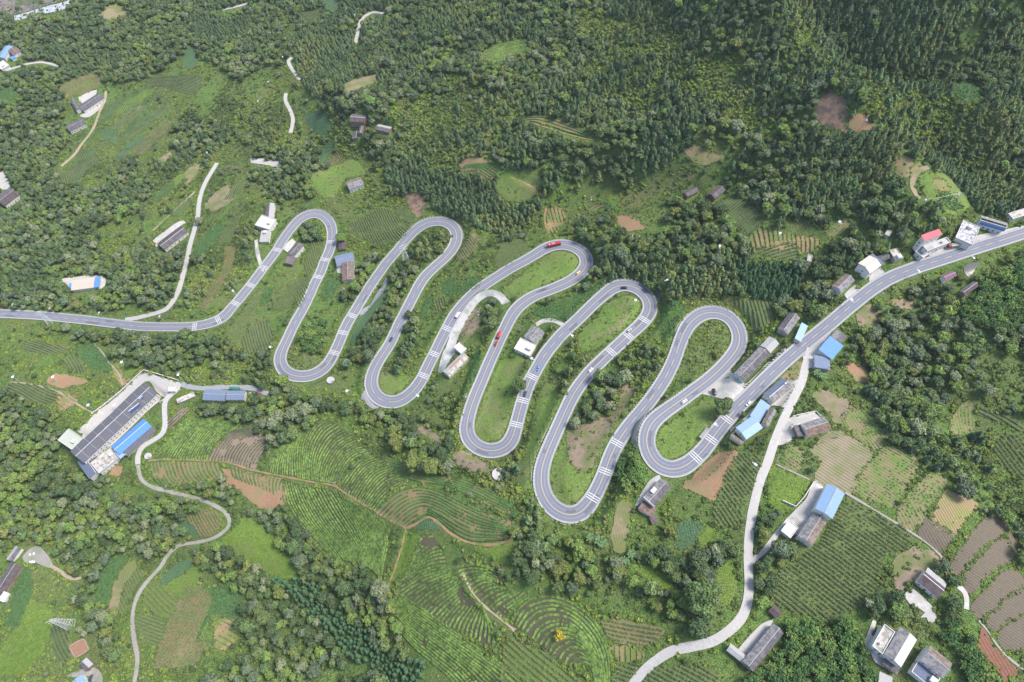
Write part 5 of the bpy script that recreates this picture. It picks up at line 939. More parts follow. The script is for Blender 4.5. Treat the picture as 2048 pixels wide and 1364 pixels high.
for a, b, s, desc in GUARD:
    i, j = nearest(*a), nearest(*b); i, j = sorted((i, j)); mb = MB()
    root = empty('guard_wall', tuple(ROAD[i]), 0, 'white crenellated guard wall, ' + desc, 'guard wall'); o3 = ROAD[i].copy()
    P = ROAD[i:j + 1] - o3; N = RN[i:j + 1]; o = RHW[i:j + 1] + .72
    V2, F2 = ribbon(P, N, [(s * o, 0), (s * o, .45), (s * (o + .35), .45), (s * (o + .35), 0)][::s])
    me = np_mesh('plinth', V2, F2, MATS['stonewall']); ob = link(bpy.data.objects.new('plinth', me)); ob.parent = root
    for k in range(0, len(P) - 1, 2):
        c = P[k, :2] + N[k] * s * (o[k] + .17); t = np.array([N[k, 1], -N[k, 0]]) * .5; n2 = N[k] * .22; z0, z1 = P[k, 2] + .42, P[k, 2] + .95
        q = [c - t - n2, c + t - n2, c + t + n2, c - t + n2]; m0 = len(mb.v)
        mb.v += [(p[0], p[1], z0) for p in q] + [(p[0], p[1], z1) for p in q]
        for f in ((4, 5, 6, 7), (0, 1, 5, 4), (1, 2, 6, 5), (2, 3, 7, 6), (3, 0, 4, 7)): mb.f.append(tuple(m0 + u_ for u_ in f)); mb.m.append(0)
    mb.link('block', MATS['kerb'], root)
# ------------------------------------------------------------------ draped sheets: fields, tea ground, yards
MARG = 128; MW, MH = (2048 + 2 * MARG) // 2, (1364 + 2 * MARG) // 2
mpx, mpy = np.meshgrid(np.arange(MW) * 2 - MARG + 1., np.arange(MH) * 2 - MARG + 1.)
hard = np.zeros((MH, MW), bool); soft = np.zeros((MH, MW), bool); zone = np.zeros((MH, MW), np.int16)
def paint(arr, poly, val):
    p = np.asarray(poly, float); i0 = max(0, int((p[:, 0].min() + MARG) / 2) - 1); i1 = min(MW, int((p[:, 0].max() + MARG) / 2) + 2)
    j0 = max(0, int((p[:, 1].min() + MARG) / 2) - 1); j1 = min(MH, int((p[:, 1].max() + MARG) / 2) + 2)
    if i0 >= i1 or j0 >= j1: return
    m = inpoly(mpx[j0:j1, i0:i1], mpy[j0:j1, i0:i1], p); arr[j0:j1, i0:i1][m] = val
def disc(arr, px, py, r):
    i0, i1 = max(0, int((px - r + MARG) / 2)), min(MW, int((px + r + MARG) / 2) + 1); j0, j1 = max(0, int((py - r + MARG) / 2)), min(MH, int((py + r + MARG) / 2) + 1)
    if i0 < i1 and j0 < j1: arr[j0:j1, i0:i1][(mpx[j0:j1, i0:i1] - px) ** 2 + (mpy[j0:j1, i0:i1] - py) ** 2 <= r * r] = True
def look(arr, px, py):
    i = np.clip(((np.asarray(px) + MARG) / 2).astype(int), 0, MW - 1); j = np.clip(((np.asarray(py) + MARG) / 2).astype(int), 0, MH - 1); return arr[j, i]
def closed_smooth(poly, step=6):
    p = np.asarray(poly, float); q = np.vstack([p[-2:], p, p[:3]]); out = []
    for i in range(2, 2 + len(p)):
        a, b, c, d = q[i - 1], q[i], q[i + 1], q[i + 2] if i + 2 < len(q) else q[(i + 2) % len(p)]
        n = max(1, int(np.linalg.norm(c - b) / step)); t = np.linspace(0, 1, n, endpoint=False)[:, None]
        tt = .35
        m1 = (c - a) * tt; m2 = (d - b) * tt
        out.append((2*t**3-3*t**2+1)*b + (t**3-2*t**2+t)*m1 + (-2*t**3+3*t**2)*c + (t**3-t**2)*m2)
    return np.vstack(out)
def sheet(name, poly, m, dz, rowdir=None, smooth_edge=True, grid=2.4, wob=0):
    q = closed_smooth(poly) if smooth_edge else closed_smooth(poly, 8) if False else np.asarray(poly, float)
    if not smooth_edge:
        q = np.vstack([np.linspace(q[i], q[(i + 1) % len(q)], max(2, int(np.linalg.norm(q[(i + 1) % len(q)] - q[i]) / 6) + 1))[:-1] for i in range(len(q))])
    x, y, z = hit(grid_z, q[:, 0], q[:, 1]); W = np.c_[x, y]
    keep = [0]
    for i in range(1, len(W)):
        if np.linalg.norm(W[i] - W[keep[-1]]) > .6: keep.append(i)
    W = W[keep]
    if wob and len(W) > 12:
        s_ = np.r_[0, np.cumsum(np.linalg.norm(np.diff(np.vstack([W, W[:1]]), axis=0), axis=1))]; u = np.arange(0, s_[-1] - .5, 1.1); Wc = np.vstack([W, W[:1]])
        W = np.c_[np.interp(u, s_, Wc[:, 0]), np.interp(u, s_, Wc[:, 1])]; W = W + np.c_[vnoise(W[:, 0], W[:, 1], 3.1), vnoise(W[:, 1] + 40, W[:, 0], 2.7)] * wob * 2
    gx, gy = np.meshgrid(np.arange(W[:, 0].min(), W[:, 0].max(), grid), np.arange(W[:, 1].min(), W[:, 1].max(), grid))
    gx = gx.ravel() + .01; gy = gy.ravel() + .01; ins = inpoly(gx, gy, W); gx, gy = gx[ins], gy[ins]
    pts = [Vector(p) for p in W.tolist()] + [Vector((a, b)) for a, b in zip(gx, gy)]; nb = len(W)
    vv, ee, ff, *_ = mgeo.delaunay_2d_cdt(pts, [(i, (i + 1) % nb) for i in range(nb)], [list(range(nb))], 1, 1e-4)
    if not ff: return None, W
    v = np.array([(p.x, p.y) for p in vv]); c = v.mean(0); zz = grid_z(v[:, 0], v[:, 1]) + dz
    rd = ROAD[::2, :2]; near = rd[(rd[:, 0] > v[:, 0].min() - 8) & (rd[:, 0] < v[:, 0].max() + 8) & (rd[:, 1] > v[:, 1].min() - 8) & (rd[:, 1] < v[:, 1].max() + 8)]
    if len(near):       # tuck the sheet under the kerb instead of over the road
        dr = np.array([np.min(np.hypot(near[:, 0] - a, near[:, 1] - b)) for a, b in v]); zz = zz - .75 * np.clip(((5.4 if grid < 2.4 else 6.4) - dr) / 1.2, 0, 1)
    me = bpy.data.meshes.new(name); me.from_pydata(np.c_[v, zz].tolist(), [], ff); me.materials.append(m)
    for p in me.polygons: p.use_smooth = True
    if me.polygons[0].normal.z < 0: me.flip_normals()
    if rowdir is not None:
        pp = np.array(poly, float).mean(0); a = np.array([float(t[0]) for t in hit(grid_z, *(pp))[:2]]); d = np.array(rowdir, float); d /= np.linalg.norm(d)
        b = np.array([float(t[0]) for t in hit(grid_z, *(pp + d * 12))[:2]]); w = (b - a) / np.linalg.norm(b - a)
        at = me.attributes.new('rowu', 'FLOAT', 'POINT'); at.data.foreach_set('value', (v @ np.array([-w[1], w[0]])).astype(np.float32))
    else: w = np.array([1., 0])
    o = link(bpy.data.objects.new(name, me)); return o, W, w
nf = 0
for mt, poly, lb_ in YARDS:
    r = sheet('concrete_yard' if 'conc' in mt else 'gravel_yard' if 'grav' in mt else 'earth_yard', poly, MATS[mt], .46, smooth_edge=True, grid=1.5)
    tag(r[0], lb_, kind='structure'); paint(hard, poly, True)
PLANTROWS = []
for k, (kind, d, poly, lb_) in enumerate(F):
    if kind == 'pond': nm = 'pond_water'
    elif kind in ('grass', 'grass2', 'lawn', 'lawn2'): nm = 'grass_land'
    else: nm = 'field_land'
    r = sheet(nm, poly, FM[kind], .16 + .0015 * k, d if d else (1, .2), wob=1.0 if kind not in ('brown', 'pond') else .15)
    tag(r[0], lb_, kind='structure'); (paint(soft, poly, True) if kind not in ('slope', 'slope2', 'lawn2', 'grass2') else None); PLANTROWS.append((kind, r[1], r[2], lb_))
pr = project(ROAD[:, 0], ROAD[:, 1], ROAD[:, 2])
for a, b, c in zip(*pr): disc(hard, a, b, 5.2 * FPX / c)
for nm, hw, mt, P in TR:
    for a, b, c in zip(*project(P[:, 0], P[:, 1], P[:, 2])): disc(hard, a, b, (hw + .3) * FPX / c)
for b in H:
    c0, c1, c2 = map(np.array, b[5:8]); c3 = c0 + c2 - c1; ctr = (c0 + c2) / 2; q = [ctr + (c - ctr) * 1.12 for c in (c0, c1, c2, c3)]
    paint(hard, q, True); paint(hard, [p + np.array([0, 9]) for p in q], True)
for t_ in TEA:
    cv = t_[2]; paint(soft, np.array(list(cv[0]) + [c[-1] for c in cv[1:-1]] + list(cv[-1][::-1]) + [c[0] for c in cv[1:-1]][::-1], float), True)
letters = ' MCBPYKSNL'; ZD = [None]
for i, (L_, poly, desc) in enumerate(Z):
    ZD.append((L_, desc)); paint(zone, closed_smooth(poly, 8), i + 1)
zmap = np.array([0] + [letters.index(z[0]) for z in Z])
# ------------------------------------------------------------------ plant meshes
def fol(name, a, b, rand=0.0, tone=.7, c=None): return mat(name, a, b, 1.6, .85, rand=rand, tone=tone, detail=3, contrast=.7, spec=.15, c=c, cscale=.5)
BROADM = [fol('leaf_mid', (0.092,0.138,0.050), (0.136,0.191,0.070), .25), fol('leaf_dark', (0.058,0.096,0.042), (0.092,0.132,0.056), .25), fol('leaf_grey', (0.156,0.191,0.102), (0.219,0.248,0.139), .2),
          fol('leaf_olive', (0.120,0.154,0.045), (0.170,0.199,0.061), .25), fol('leaf_fresh', (0.130,0.202,0.049), (0.181,0.254,0.070), .2), fol('leaf_blue', (0.092,0.130,0.074), (0.130,0.171,0.097), .2)]
CONIM = [fol('needle_dark', (0.072,0.113,0.056), (0.107,0.156,0.070), .3), fol('needle_mid', (0.096,0.147,0.062), (0.142,0.199,0.080), .3), fol('needle_olive', (0.132,0.161,0.058), (0.179,0.210,0.078), .25)]
PLANM = [fol('needle_plantation', (0.047,0.097,0.049), (0.080,0.151,0.066), .2)]
BAMM = [fol('bamboo_leaf', (0.116,0.195,0.050), (0.167,0.252,0.070), .3), fol('bamboo_deep', (0.069,0.138,0.042), (0.103,0.181,0.054), .3), fol('bamboo_dark', (0.056,0.113,0.040), (0.087,0.157,0.053), .3)]  # three bamboo greens from light to dark, one picked at random per clump
SHRM = [fol('shrub_mid', (0.109,0.156,0.041), (0.166,0.215,0.054), .35), fol('shrub_bright', (0.151,0.221,0.039), (0.218,0.281,0.056), .3), fol('shrub_dark', (0.073,0.110,0.036), (0.113,0.150,0.049), .3), fol('shrub_dry', (0.150,0.187,0.061), (0.196,0.222,0.078), .3)]
TEAM = fol('tea_leaf', (.108,.175,.038), (.158,.235,.050), 0, .9, c=(.070,.112,.038)); TEAD = fol('tea_leaf_dull', (0.070,0.087,0.050), (0.116,0.112,0.066), 0, .8)
TEAX = fol('row_leaf', (.045,.085,.034), (.072,.120,.044), 0, .9); TEAB = fol('tea_leaf_dark', (0.058,0.112,0.035), (0.093,0.163,0.046), 0, .9)
CORNM = fol('maize_leaf', (.125,.175,.075), (.175,.225,.10), .25); CORNY = fol('maize_ripe', (0.200,0.190,0.080), (0.270,0.240,0.110), .25); CROPM = fol('crop_leaf', (0.058,0.122,0.044), (0.087,0.158,0.055), .25)
YELM = fol('leaf_yellow', (0.420,0.340,0.030), (0.550,0.420,0.040), 0, .4); BANM = fol('banana_leaf', (0.075,0.133,0.055), (0.116,0.184,0.077), .2); GOLDM = fol('golden_leaf', (0.380,0.360,0.030), (0.480,0.440,0.050), 0, .5)
BARK = mat('bark', (.10,.08,.06), (.16,.13,.10), 4, .95)
def cube_sphere(c, r, n=2, squash=1.0, jit=.1, rs=None):
    t = np.tan(np.linspace(-1, 1, n + 1) * np.pi / 4); V = []; Q = []; b = 0
    for ax in range(3):
        for s in (-1, 1):
            a, bb = np.meshgrid(t, t, indexing='ij'); p = np.stack([a.ravel(), bb.ravel(), np.full(a.size, float(s))], 1)
            p = np.roll(p, ax, 1); p /= np.linalg.norm(p, axis=1)[:, None]
            h = np.sin(p[:, 0] * 7.1 + c[0] * 3) * np.cos(p[:, 1] * 6.3 + c[1]) * np.sin(p[:, 2] * 5.7 + c[2])
            V.append(p * r * (1 + jit * h)[:, None] * np.array([1, 1, squash]) + c)
            i = (np.arange(n)[:, None] * (n + 1) + np.arange(n)[None]).ravel() + b
            f = np.c_[i, i + 1, i + n + 2, i + n + 1]; Q.append(f if s > 0 else f[:, ::-1]); b += (n + 1) ** 2
    return np.vstack(V), np.vstack(Q)
def cards(P, Nn, size, rs, tilt=.55, asp=1.0, droop=0.0):
    """a leaf clump (one folded quad) at each point facing roughly along Nn"""
    n = len(P); d = Nn + rs.normal(0, tilt, (n, 3)); d /= np.linalg.norm(d, axis=1)[:, None]
    up = rs.normal(0, 1, (n, 3)); a = np.cross(d, up); a /= np.linalg.norm(a, axis=1)[:, None] + 1e-9; b = np.cross(d, a)
    s = (size * rs.uniform(.65, 1.35, n))[:, None]
    q = np.stack([P - a * s - b * s * asp * .4, P + a * s * .3 - b * s * asp, P + a * s + b * s * asp * .4, P - a * s * .3 + b * s * asp], 1)
    q += d[:, None] * (rs.uniform(-.25, .35, (n, 4, 1)) * s[:, None])
    q[..., 2] -= droop * s * rs.random((n, 4))
    return q.reshape(-1, 3), np.arange(4 * n).reshape(n, 4)
class Acc:
    def __init__(s): s.V = []; s.Q = []; s.T = []; s.M = []; s.n = 0
    def add(s, v, q, tone=.5, m=0):
        s.V.append(v); s.Q.append(q + s.n); s.n += len(v); s.M.append(np.full(len(q), m))
        s.T.append(np.full(len(v), tone) if np.isscalar(tone) else tone)
    def mesh(s, name, mats, smooth=False): return np_mesh(name, np.vstack(s.V), np.vstack(s.Q), mats, smooth, {'tone': ('POINT', 'FLOAT', np.concatenate(s.T))}, np.concatenate(s.M))
def tubeq(p, q, r0, r1, k=5):
    p = np.array(p, float); q = np.array(q, float); d = (q - p) / np.linalg.norm(q - p); a = np.cross(d, [.3, .9, .2]); a /= np.linalg.norm(a); b = np.cross(d, a)
    t = np.arange(k) * 2 * np.pi / k; ring = np.cos(t)[:, None] * a + np.sin(t)[:, None] * b
    v = np.vstack([p + ring * r0, q + ring * r1]); i = np.arange(k); j = (i + 1) % k
    return v, np.c_[i, j, k + j, k + i]
def add_trunk(A, h, r, rs, m, limbs=3, spread=1.2, top=None):
    A.add(*tubeq((0, 0, -.6), (rs.normal(0, .12), rs.normal(0, .12), h), r, r * .55), .5, m)
    for i in range(limbs):
        t = i / max(1, limbs) * 6.28 + rs.random(); z = h * (.55 + .12 * i)
        A.add(*tubeq((0, 0, z), (math.cos(t) * spread, math.sin(t) * spread, z + spread * .9), r * .45, r * .15, 4), .5, m)
def broad_crown(A, R_, rs, n=330, m=0, dens=1.0, size=.36, hgt=1.0, z0=None):
    nl = rs.integers(9, 14); L = [np.array([0, 0, .35 * R_])]
    for i in range(nl):
        t = i * 2.4 + rs.random() * .8; rr = R_ * (.28 + .42 * rs.random()); L.append(np.array([math.cos(t) * rr, math.sin(t) * rr, R_ * (.55 - .75 * (rr / R_) ** 1.6) * rs.uniform(.6, 1.25)]))
    L = np.array(L); rad = R_ * rs.uniform(.24, .42, len(L)); rad[0] = R_ * .5; zc = z0 if z0 is not None else R_ * 1.15
    L[:, 2] = L[:, 2] * hgt + zc
    for c, r in zip(L, rad):
        tn = rs.uniform(.0, .55); A.add(*cube_sphere(c, r * .88, 2, .85, .16), tn * .8, m)
    k = rs.choice(len(L), int(n * 2.2), p=rad ** 2 / (rad ** 2).sum()); u = rs.normal(0, 1, (len(k), 3)); u /= np.linalg.norm(u, axis=1)[:, None]
    P = L[k] + u * rad[k][:, None] * np.array([1, 1, .88]) * rs.uniform(.92, 1.12, (len(k), 1))
    ok = (u[:, 2] > -.35)
    for c, r in zip(L, rad): ok &= np.linalg.norm((P - c) / np.array([1, 1, .88]), axis=1) > r * .86
    P, u, k = P[ok][:n], u[ok][:n], k[ok][:n]; lt = rs.random(len(L))
    v, q = cards(P, u, size, rs); A.add(v, q, np.repeat(np.clip(lt[k] * .55 + rs.random(len(P)) * .5, 0, 1), 4), m)
def conifer_crown(A, h, r, rs, n=190, m=0):
    tiers = 9; k = 9; V = []; z0 = h * .16
    for i in range(tiers + 1):
        f = i / tiers; z = z0 + (h - z0) * f; rr = r * (1 - f) ** .8 * .72 * (1 + .12 * (i % 2)) + .05
        t = np.arange(k) * 2 * np.pi / k + i * .35; w = rr * (1 + .25 * np.cos(t * 3 + i * 1.7)); V.append(np.c_[np.cos(t) * w, np.sin(t) * w, np.full(k, z) - .25 * np.abs(np.sin(t * 2 + i))])
    i = np.arange(k); j = (i + 1) % k; Q = np.vstack([np.c_[a * k + i, a * k + j, (a + 1) * k + j, (a + 1) * k + i] for a in range(tiers)])
    A.add(np.vstack(V), Q, .12, m)
    f = rs.random(n) ** 1.35; t = rs.random(n) * 6.283; lump = 1 + .22 * np.cos(t * 3 + f * 9) + .15 * np.cos(t * 5 - f * 14); rr = r * (1 - f) ** .78 * lump * rs.uniform(.72, 1.08, n) + .06; z = z0 + (h - z0) * f
    P = np.c_[np.cos(t) * rr, np.sin(t) * rr, z]; Nn = np.c_[np.cos(t), np.sin(t), np.full(n, 1.35)]
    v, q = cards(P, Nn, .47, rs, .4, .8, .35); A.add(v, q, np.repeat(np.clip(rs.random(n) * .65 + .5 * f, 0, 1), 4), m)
def bamboo_crown(A, rs, m=0, R_=2.6, h=8):
    for i in range(15):
        t = i * 2.4; lean = R_ * rs.uniform(.25, 1.0); d = np.array([math.cos(t), math.sin(t)]); hh = h * rs.uniform(.7, 1); s = np.linspace(.35, 1, 13)
        c = np.c_[d[0] * lean * s ** 2.2, d[1] * lean * s ** 2.2, hh * (s - .28 * s ** 4)]; P = np.repeat(c, 3, 0) + rs.normal(0, .28, (39, 3))
        A.add(*cube_sphere(c[8], .55, 2, 1.6, .3), .2, m)
        A.add(*tubeq((d[0] * .2, d[1] * .2, -.3), tuple(c[6]), .05, .03, 3), .2, m)
        v, q = cards(P, np.tile([d[0] * .4, d[1] * .4, 1.], (39, 1)), .36, rs, .5, .55, .7); A.add(v, q, np.repeat(np.clip(.25 + .75 * rs.random(39), 0, 1), 4), m)
def shrub_crown(A, rs, R_=1.0, n=46, m=0):
    for i in range(4):
        c = np.array([rs.normal(0, .4) * R_, rs.normal(0, .4) * R_, R_ * rs.uniform(.2, .5)]); r = R_ * rs.uniform(.4, .65); A.add(*cube_sphere(c, r * .82, 2, .8, .2), .15, m)
        u = rs.normal(0, 1, (n // 4, 3)); u[:, 2] = np.abs(u[:, 2]); u /= np.linalg.norm(u, axis=1)[:, None]; v, q = cards(c + u * r * [1, 1, .8], u, .26 * R_ + .06, rs); A.add(v, q, np.repeat(rs.random(len(u)), 4), m)
def blades(A, rs, n, L, w, h, m=0, z=0.0, seg=4):
    for i in range(n):
        t = i * 2.4 + rs.random() * .6; d = np.array([math.cos(t), math.sin(t)]); sd = np.array([-d[1], d[0]]); s = np.linspace(0, 1, seg + 1); ll = L * rs.uniform(.75, 1.15); hh = h * rs.uniform(.7, 1.2)
        c = np.c_[d[0] * ll * s, d[1] * ll * s, z + hh * (np.sin(s * 2.4)) ]; ww = w * np.sin(np.clip(s * .9 + .12, 0, 1) * np.pi) + .02
        v = np.vstack([np.c_[c[:, :2] + sd * ww[:, None], c[:, 2] + ww * .3], np.c_[c[:, :2] - sd * ww[:, None], c[:, 2] + ww * .3]]); k = np.arange(seg)
        A.add(v, np.c_[k, k + seg + 1, k + seg + 2, k + 1], rs.uniform(.2, 1), m)
def mk(fn): 
    A = Acc(); fn(A); return A
def both(name, trunkfn, crownfn, m):      # returns trunk mesh, crown mesh, joined mesh
    T = mk(trunkfn); C = mk(crownfn); J = Acc(); J.V = T.V + C.V; J.T = T.T + C.T; J.n = T.n + C.n
    J.Q = T.Q + [q + T.n for q in C.Q]; J.M = [np.full(len(q), 1) for q in T.Q] + C.M
    return T.mesh('trunk', [BARK]), C.mesh('crown', [m]), J.mesh(name, [m, BARK])
BROAD = []; CONI = []; PLAN = []; BAMB = []; SHRUB = []
for s in range(4):
    for ci, m in enumerate(BROADM):
        seed = 100 + s
        BROAD.append(both('broadleaf_tree', lambda A: add_trunk(A, 3.6, .22, np.random.default_rng(seed), 0, 4, 1.4), lambda A: broad_crown(A, 3.2, np.random.default_rng(seed), 300, hgt=[1, .75, 1.25, .9][s]), m) + (ci,))
for s in range(4):
    for ci, m in enumerate(CONIM):
        CONI.append(both('conifer_tree', lambda A: add_trunk(A, 5, .17, np.random.default_rng(s), 0, 0), lambda A: conifer_crown(A, [8.4, 7.8, 7.2, 9.2][s], [2.5, 2.1, 2.7, 2.2][s], np.random.default_rng(40 + s)), m) + (ci,))
for s in range(3): PLAN.append(both('young_conifer', lambda A: add_trunk(A, 3, .1, np.random.default_rng(s), 0, 0), lambda A: conifer_crown(A, 6.2, 1.35, np.random.default_rng(60 + s), 120), PLANM[0]) + (0,))
for s in range(3):
    for ci, m in enumerate(BAMM): BAMB.append(both('bamboo_clump', lambda A: add_trunk(A, 3, .12, np.random.default_rng(s), 0, 3, .5), lambda A: bamboo_crown(A, np.random.default_rng(80 + s)), m) + (ci,))
SH_M = []
for s in range(3):
    for ci, m in enumerate(SHRM): SH_M.append(mk(lambda A: shrub_crown(A, np.random.default_rng(20 + s), 1.0, 44 - 6 * s)).mesh('shrub', [m]))
def corn_mesh(m, seed):
    def f(A):
        rs = np.random.default_rng(seed); blades(A, rs, 9, .62, .075, .75, 0, .5); A.add(*tubeq((0, 0, 0), (0, 0, 1.7), .05, .03, 3), .7, 0)
        for k in range(4): A.add(*tubeq((0, 0, 1.6), (math.cos(k * 1.6) * .2, math.sin(k * 1.6) * .2, 2.0), .05, .02, 3), 1.0, 0)
    return mk(f).mesh('maize_plant', [m])
CORN = [corn_mesh(CORNM, 1), corn_mesh(CORNM, 2), corn_mesh(CORNY, 3)]
CROPS = [mk(lambda A: shrub_crown(A, np.random.default_rng(5), .42, 20)).mesh('crop_plant', [CROPM]), mk(lambda A: blades(A, np.random.default_rng(6), 8, .5, .12, .3)).mesh('crop_plant', [CROPM])]
def banana(A): 
    rs = np.random.default_rng(9)
    for k, (x, y) in enumerate(((0, 0), (.9, .5), (-.7, .8), (.2, -1))):
        B = Acc(); blades(B, rs, 8, 2.4, .34, 1.1, 0, 2.2, 6)
        for v, q, t in zip(B.V, B.Q, B.T): A.add(v + [x, y, 0], q - q.min(), t, 0)
BAN = (mk(lambda A: [A.add(*tubeq((x, y, -.3), (x, y, 2.4), .17, .11), .5, 0) for x, y in ((0, 0), (.9, .5), (-.7, .8), (.2, -1))]).mesh('stem', [BARK]), mk(banana).mesh('leaves', [BANM]))
# ------------------------------------------------------------------ scattering (stuff only): geometry nodes over an explicit point set
def proto(me):
    o = bpy.data.objects.new(me.name + '_source', me); return o
GROUPS = {}
def scatter_group(key, meshes):
    if key in GROUPS: return GROUPS[key]
    g = bpy.data.node_groups.new('scatter_' + key, 'GeometryNodeTree'); GROUPS[key] = g
    g.interface.new_socket('Geometry', in_out='INPUT', socket_type='NodeSocketGeometry'); g.interface.new_socket('Geometry', in_out='OUTPUT', socket_type='NodeSocketGeometry')
    N = g.nodes; L = g.links; gi = N.new('NodeGroupInput'); go = N.new('NodeGroupOutput'); inst = N.new('GeometryNodeInstanceOnPoints'); g2i = N.new('GeometryNodeGeometryToInstance')
    for me in reversed(meshes):
        oi = N.new('GeometryNodeObjectInfo'); oi.inputs['Object'].default_value = proto(me); oi.transform_space = 'ORIGINAL'; L.new(oi.outputs['Geometry'], g2i.inputs[0])
    def attr(n, t='FLOAT'):
        a = N.new('GeometryNodeInputNamedAttribute'); a.data_type = t; a.inputs['Name'].default_value = n; return a.outputs[0]
    cb = N.new('ShaderNodeCombineXYZ'); L.new(attr('rz'), cb.inputs[2]); sc = N.new('ShaderNodeCombineXYZ'); sx = attr('sx'); L.new(sx, sc.inputs[0]); L.new(sx, sc.inputs[1]); L.new(attr('sz'), sc.inputs[2])
    L.new(attr('tx'), cb.inputs[0])
    L.new(gi.outputs[0], inst.inputs['Points']); L.new(g2i.outputs[0], inst.inputs['Instance']); inst.inputs['Pick Instance'].default_value = True
    fi = N.new('FunctionNodeFloatToInt'); L.new(attr('vi'), fi.inputs[0]); L.new(fi.outputs[0], inst.inputs['Instance Index'])
    L.new(cb.outputs[0], inst.inputs['Rotation']); L.new(sc.outputs[0], inst.inputs['Scale']); L.new(inst.outputs[0], go.inputs[0]); return g
def scatter(name, key, meshes, P, sx, sz, vi, label, lift=-.05):
    P = np.asarray(P, float)
    if len(P) == 0: return
    me = bpy.data.meshes.new(name); me.vertices.add(len(P)); me.vertices.foreach_set('co', (P + [0, 0, lift]).astype(np.float32).ravel())
    for n_, a in (('rz', rng.random(len(P)) * 6.283), ('tx', rng.normal(0, .05, len(P))), ('sx', sx), ('sz', sz), ('vi', vi)):
        at = me.attributes.new(n_, 'FLOAT', 'POINT'); at.data.foreach_set('value', np.broadcast_to(np.asarray(a, np.float32), (len(P),)).copy())
    o = link(bpy.data.objects.new(name, me)); md = o.modifiers.new('scatter', 'NODES'); md.node_group = scatter_group(key, meshes)
    return tag(o, label, kind='stuff')
# ------------------------------------------------------------------ forest sampling
def cand(sp, seed):
    r = np.random.default_rng(seed); gx, gy = np.meshgrid(np.arange(-790, 520, sp), np.arange(-50, 900, sp))
    x = gx.ravel() + r.uniform(-.5, .5, gx.size) * sp; y = gy.ravel() + r.uniform(-.5, .5, gx.size) * sp; z = grid_z(x, y)
    px, py, dep = project(x, y, z); ok = (px > -100) & (px < 2150) & (py > -110) & (py < 1470)
    return x[ok], y[ok], z[ok], r
def pick(sp, seed, lets, ch, cr, keep=1.0, hs=None, softok=False, sc=None):
    x, y, z, r = cand(sp, seed); n = len(x); s = r.uniform(*(sc or (.75, 1.25)), n) if sc is None else r.uniform(sc[0], sc[1], n)
    px, py, dep = project(x, y, z + ch * s * .75); zi = look(zone, px + 34 * vnoise(x, y, 13), py + 30 * vnoise(y, x, 11)); lm = zmap[zi]
    kk = np.zeros(n, bool)
    for l, p in lets.items(): kk |= (lm == letters.index(l)) & (r.random(n) < p)
    bx, by, _ = project(x, y, z + .3); tx, ty, _ = project(x, y, z + ch * s); rr = cr * s * FPX / dep
    bad = look(hard, bx, by) | look(hard, tx, ty) | look(hard, px, py + rr * .5) | look(hard, px + rr * .75, py) | look(hard, px - rr * .75, py)
    if not softok: bad |= look(soft, px, py) | look(soft, bx, by)
    kk &= ~bad; return x[kk], y[kk], z[kk], s[kk], zi[kk], px[kk], py[kk], dep[kk], r
def nz(x, y, s, o=0): return vnoise(x + o, y - o * .7, s) + .5
# conifers
cx, cy, cz, cs, ci_, cpx, cpy, cdep, r_ = pick(3.8, 11, {'C': .97, 'M': .95, 'L': .38, 'K': .28}, 9, 2.2)
kp = (zmap[ci_] == 2) | (nz(cx, cy, 60, 40) * .4 + nz(cx, cy, 18, 3) * .35 + r_.random(len(cx)) * .25 > .50)
cx, cy, cz, cs, ci_, cpx, cpy, cdep = (a[kp] for a in (cx, cy, cz, cs, ci_, cpx, cpy, cdep)); Cn = len(cx)
cvi = r_.integers(0, 4, Cn) * 3 + np.clip((nz(cx, cy, 40, 77) * 3.2 - .6 + r_.normal(0, .6, Cn)).astype(int), 0, 2)
# broadleaves
bx, by, bz, bs, bi_, bpx, bpy_, bdep, r2 = pick(4.8, 12, {'B': .96, 'M': .95, 'L': .9, 'K': .28, ' ': .085, 'S': .07}, 6.5, 3.0, sc=(.5, 1.3))
lm = zmap[bi_]; kp = (lm != 1) | ~(nz(bx, by, 60, 40) * .4 + nz(bx, by, 18, 3) * .35 + r2.random(len(bx)) * .25 > .55)
bx, by, bz, bs, bi_, bpx, bpy_, bdep = (a[kp] for a in (bx, by, bz, bs, bi_, bpx, bpy_, bdep)); Bn = len(bx); lm = zmap[bi_]
bs = np.where((lm == 6) | (lm == 0) | (lm == 7), bs * .55, bs)
w = nz(bx, by, 26, 11) * 1.0 + r2.normal(0, .22, Bn); col = np.select([w < .3, w < .52, w < .64, w < .74, w < .84], [1, 0, 5, 2, 3], 4); col = np.where(r2.random(Bn) < .18, r2.integers(0, 6, Bn), col)
bs = np.where(rng.random(Bn) < .14, bs * 1.4, bs)
bvi = r2.integers(0, 4, Bn) * 6 + col
pxa = pick(2.7, 13, {'P': .97}, 6, 1.2); yba = pick(3.3, 14, {'Y': .95}, 7, 2.2)
LMARK = [(np.mean([c[0] for c in p_]), np.mean([c[1] for c in p_]), l_) for k_, d_, p_, l_ in F] + [((b[5][0] + b[7][0]) / 2, (b[5][1] + b[7][1]) / 2, b[0]) for b in H] + [(a[0], a[1], a[3]) for a in TANKS]
LM = np.array([(a, b) for a, b, _ in LMARK]); RANKS = {}
ORD = ['', 'second ', 'third ', 'fourth ', 'fifth ', 'sixth ', 'seventh ', 'eighth ', 'ninth ', 'tenth ', 'eleventh ', 'twelfth ', 'thirteenth ', 'fourteenth ', 'fifteenth ', 'sixteenth ', 'seventeenth ', 'eighteenth ', 'nineteenth ', 'twentieth ']
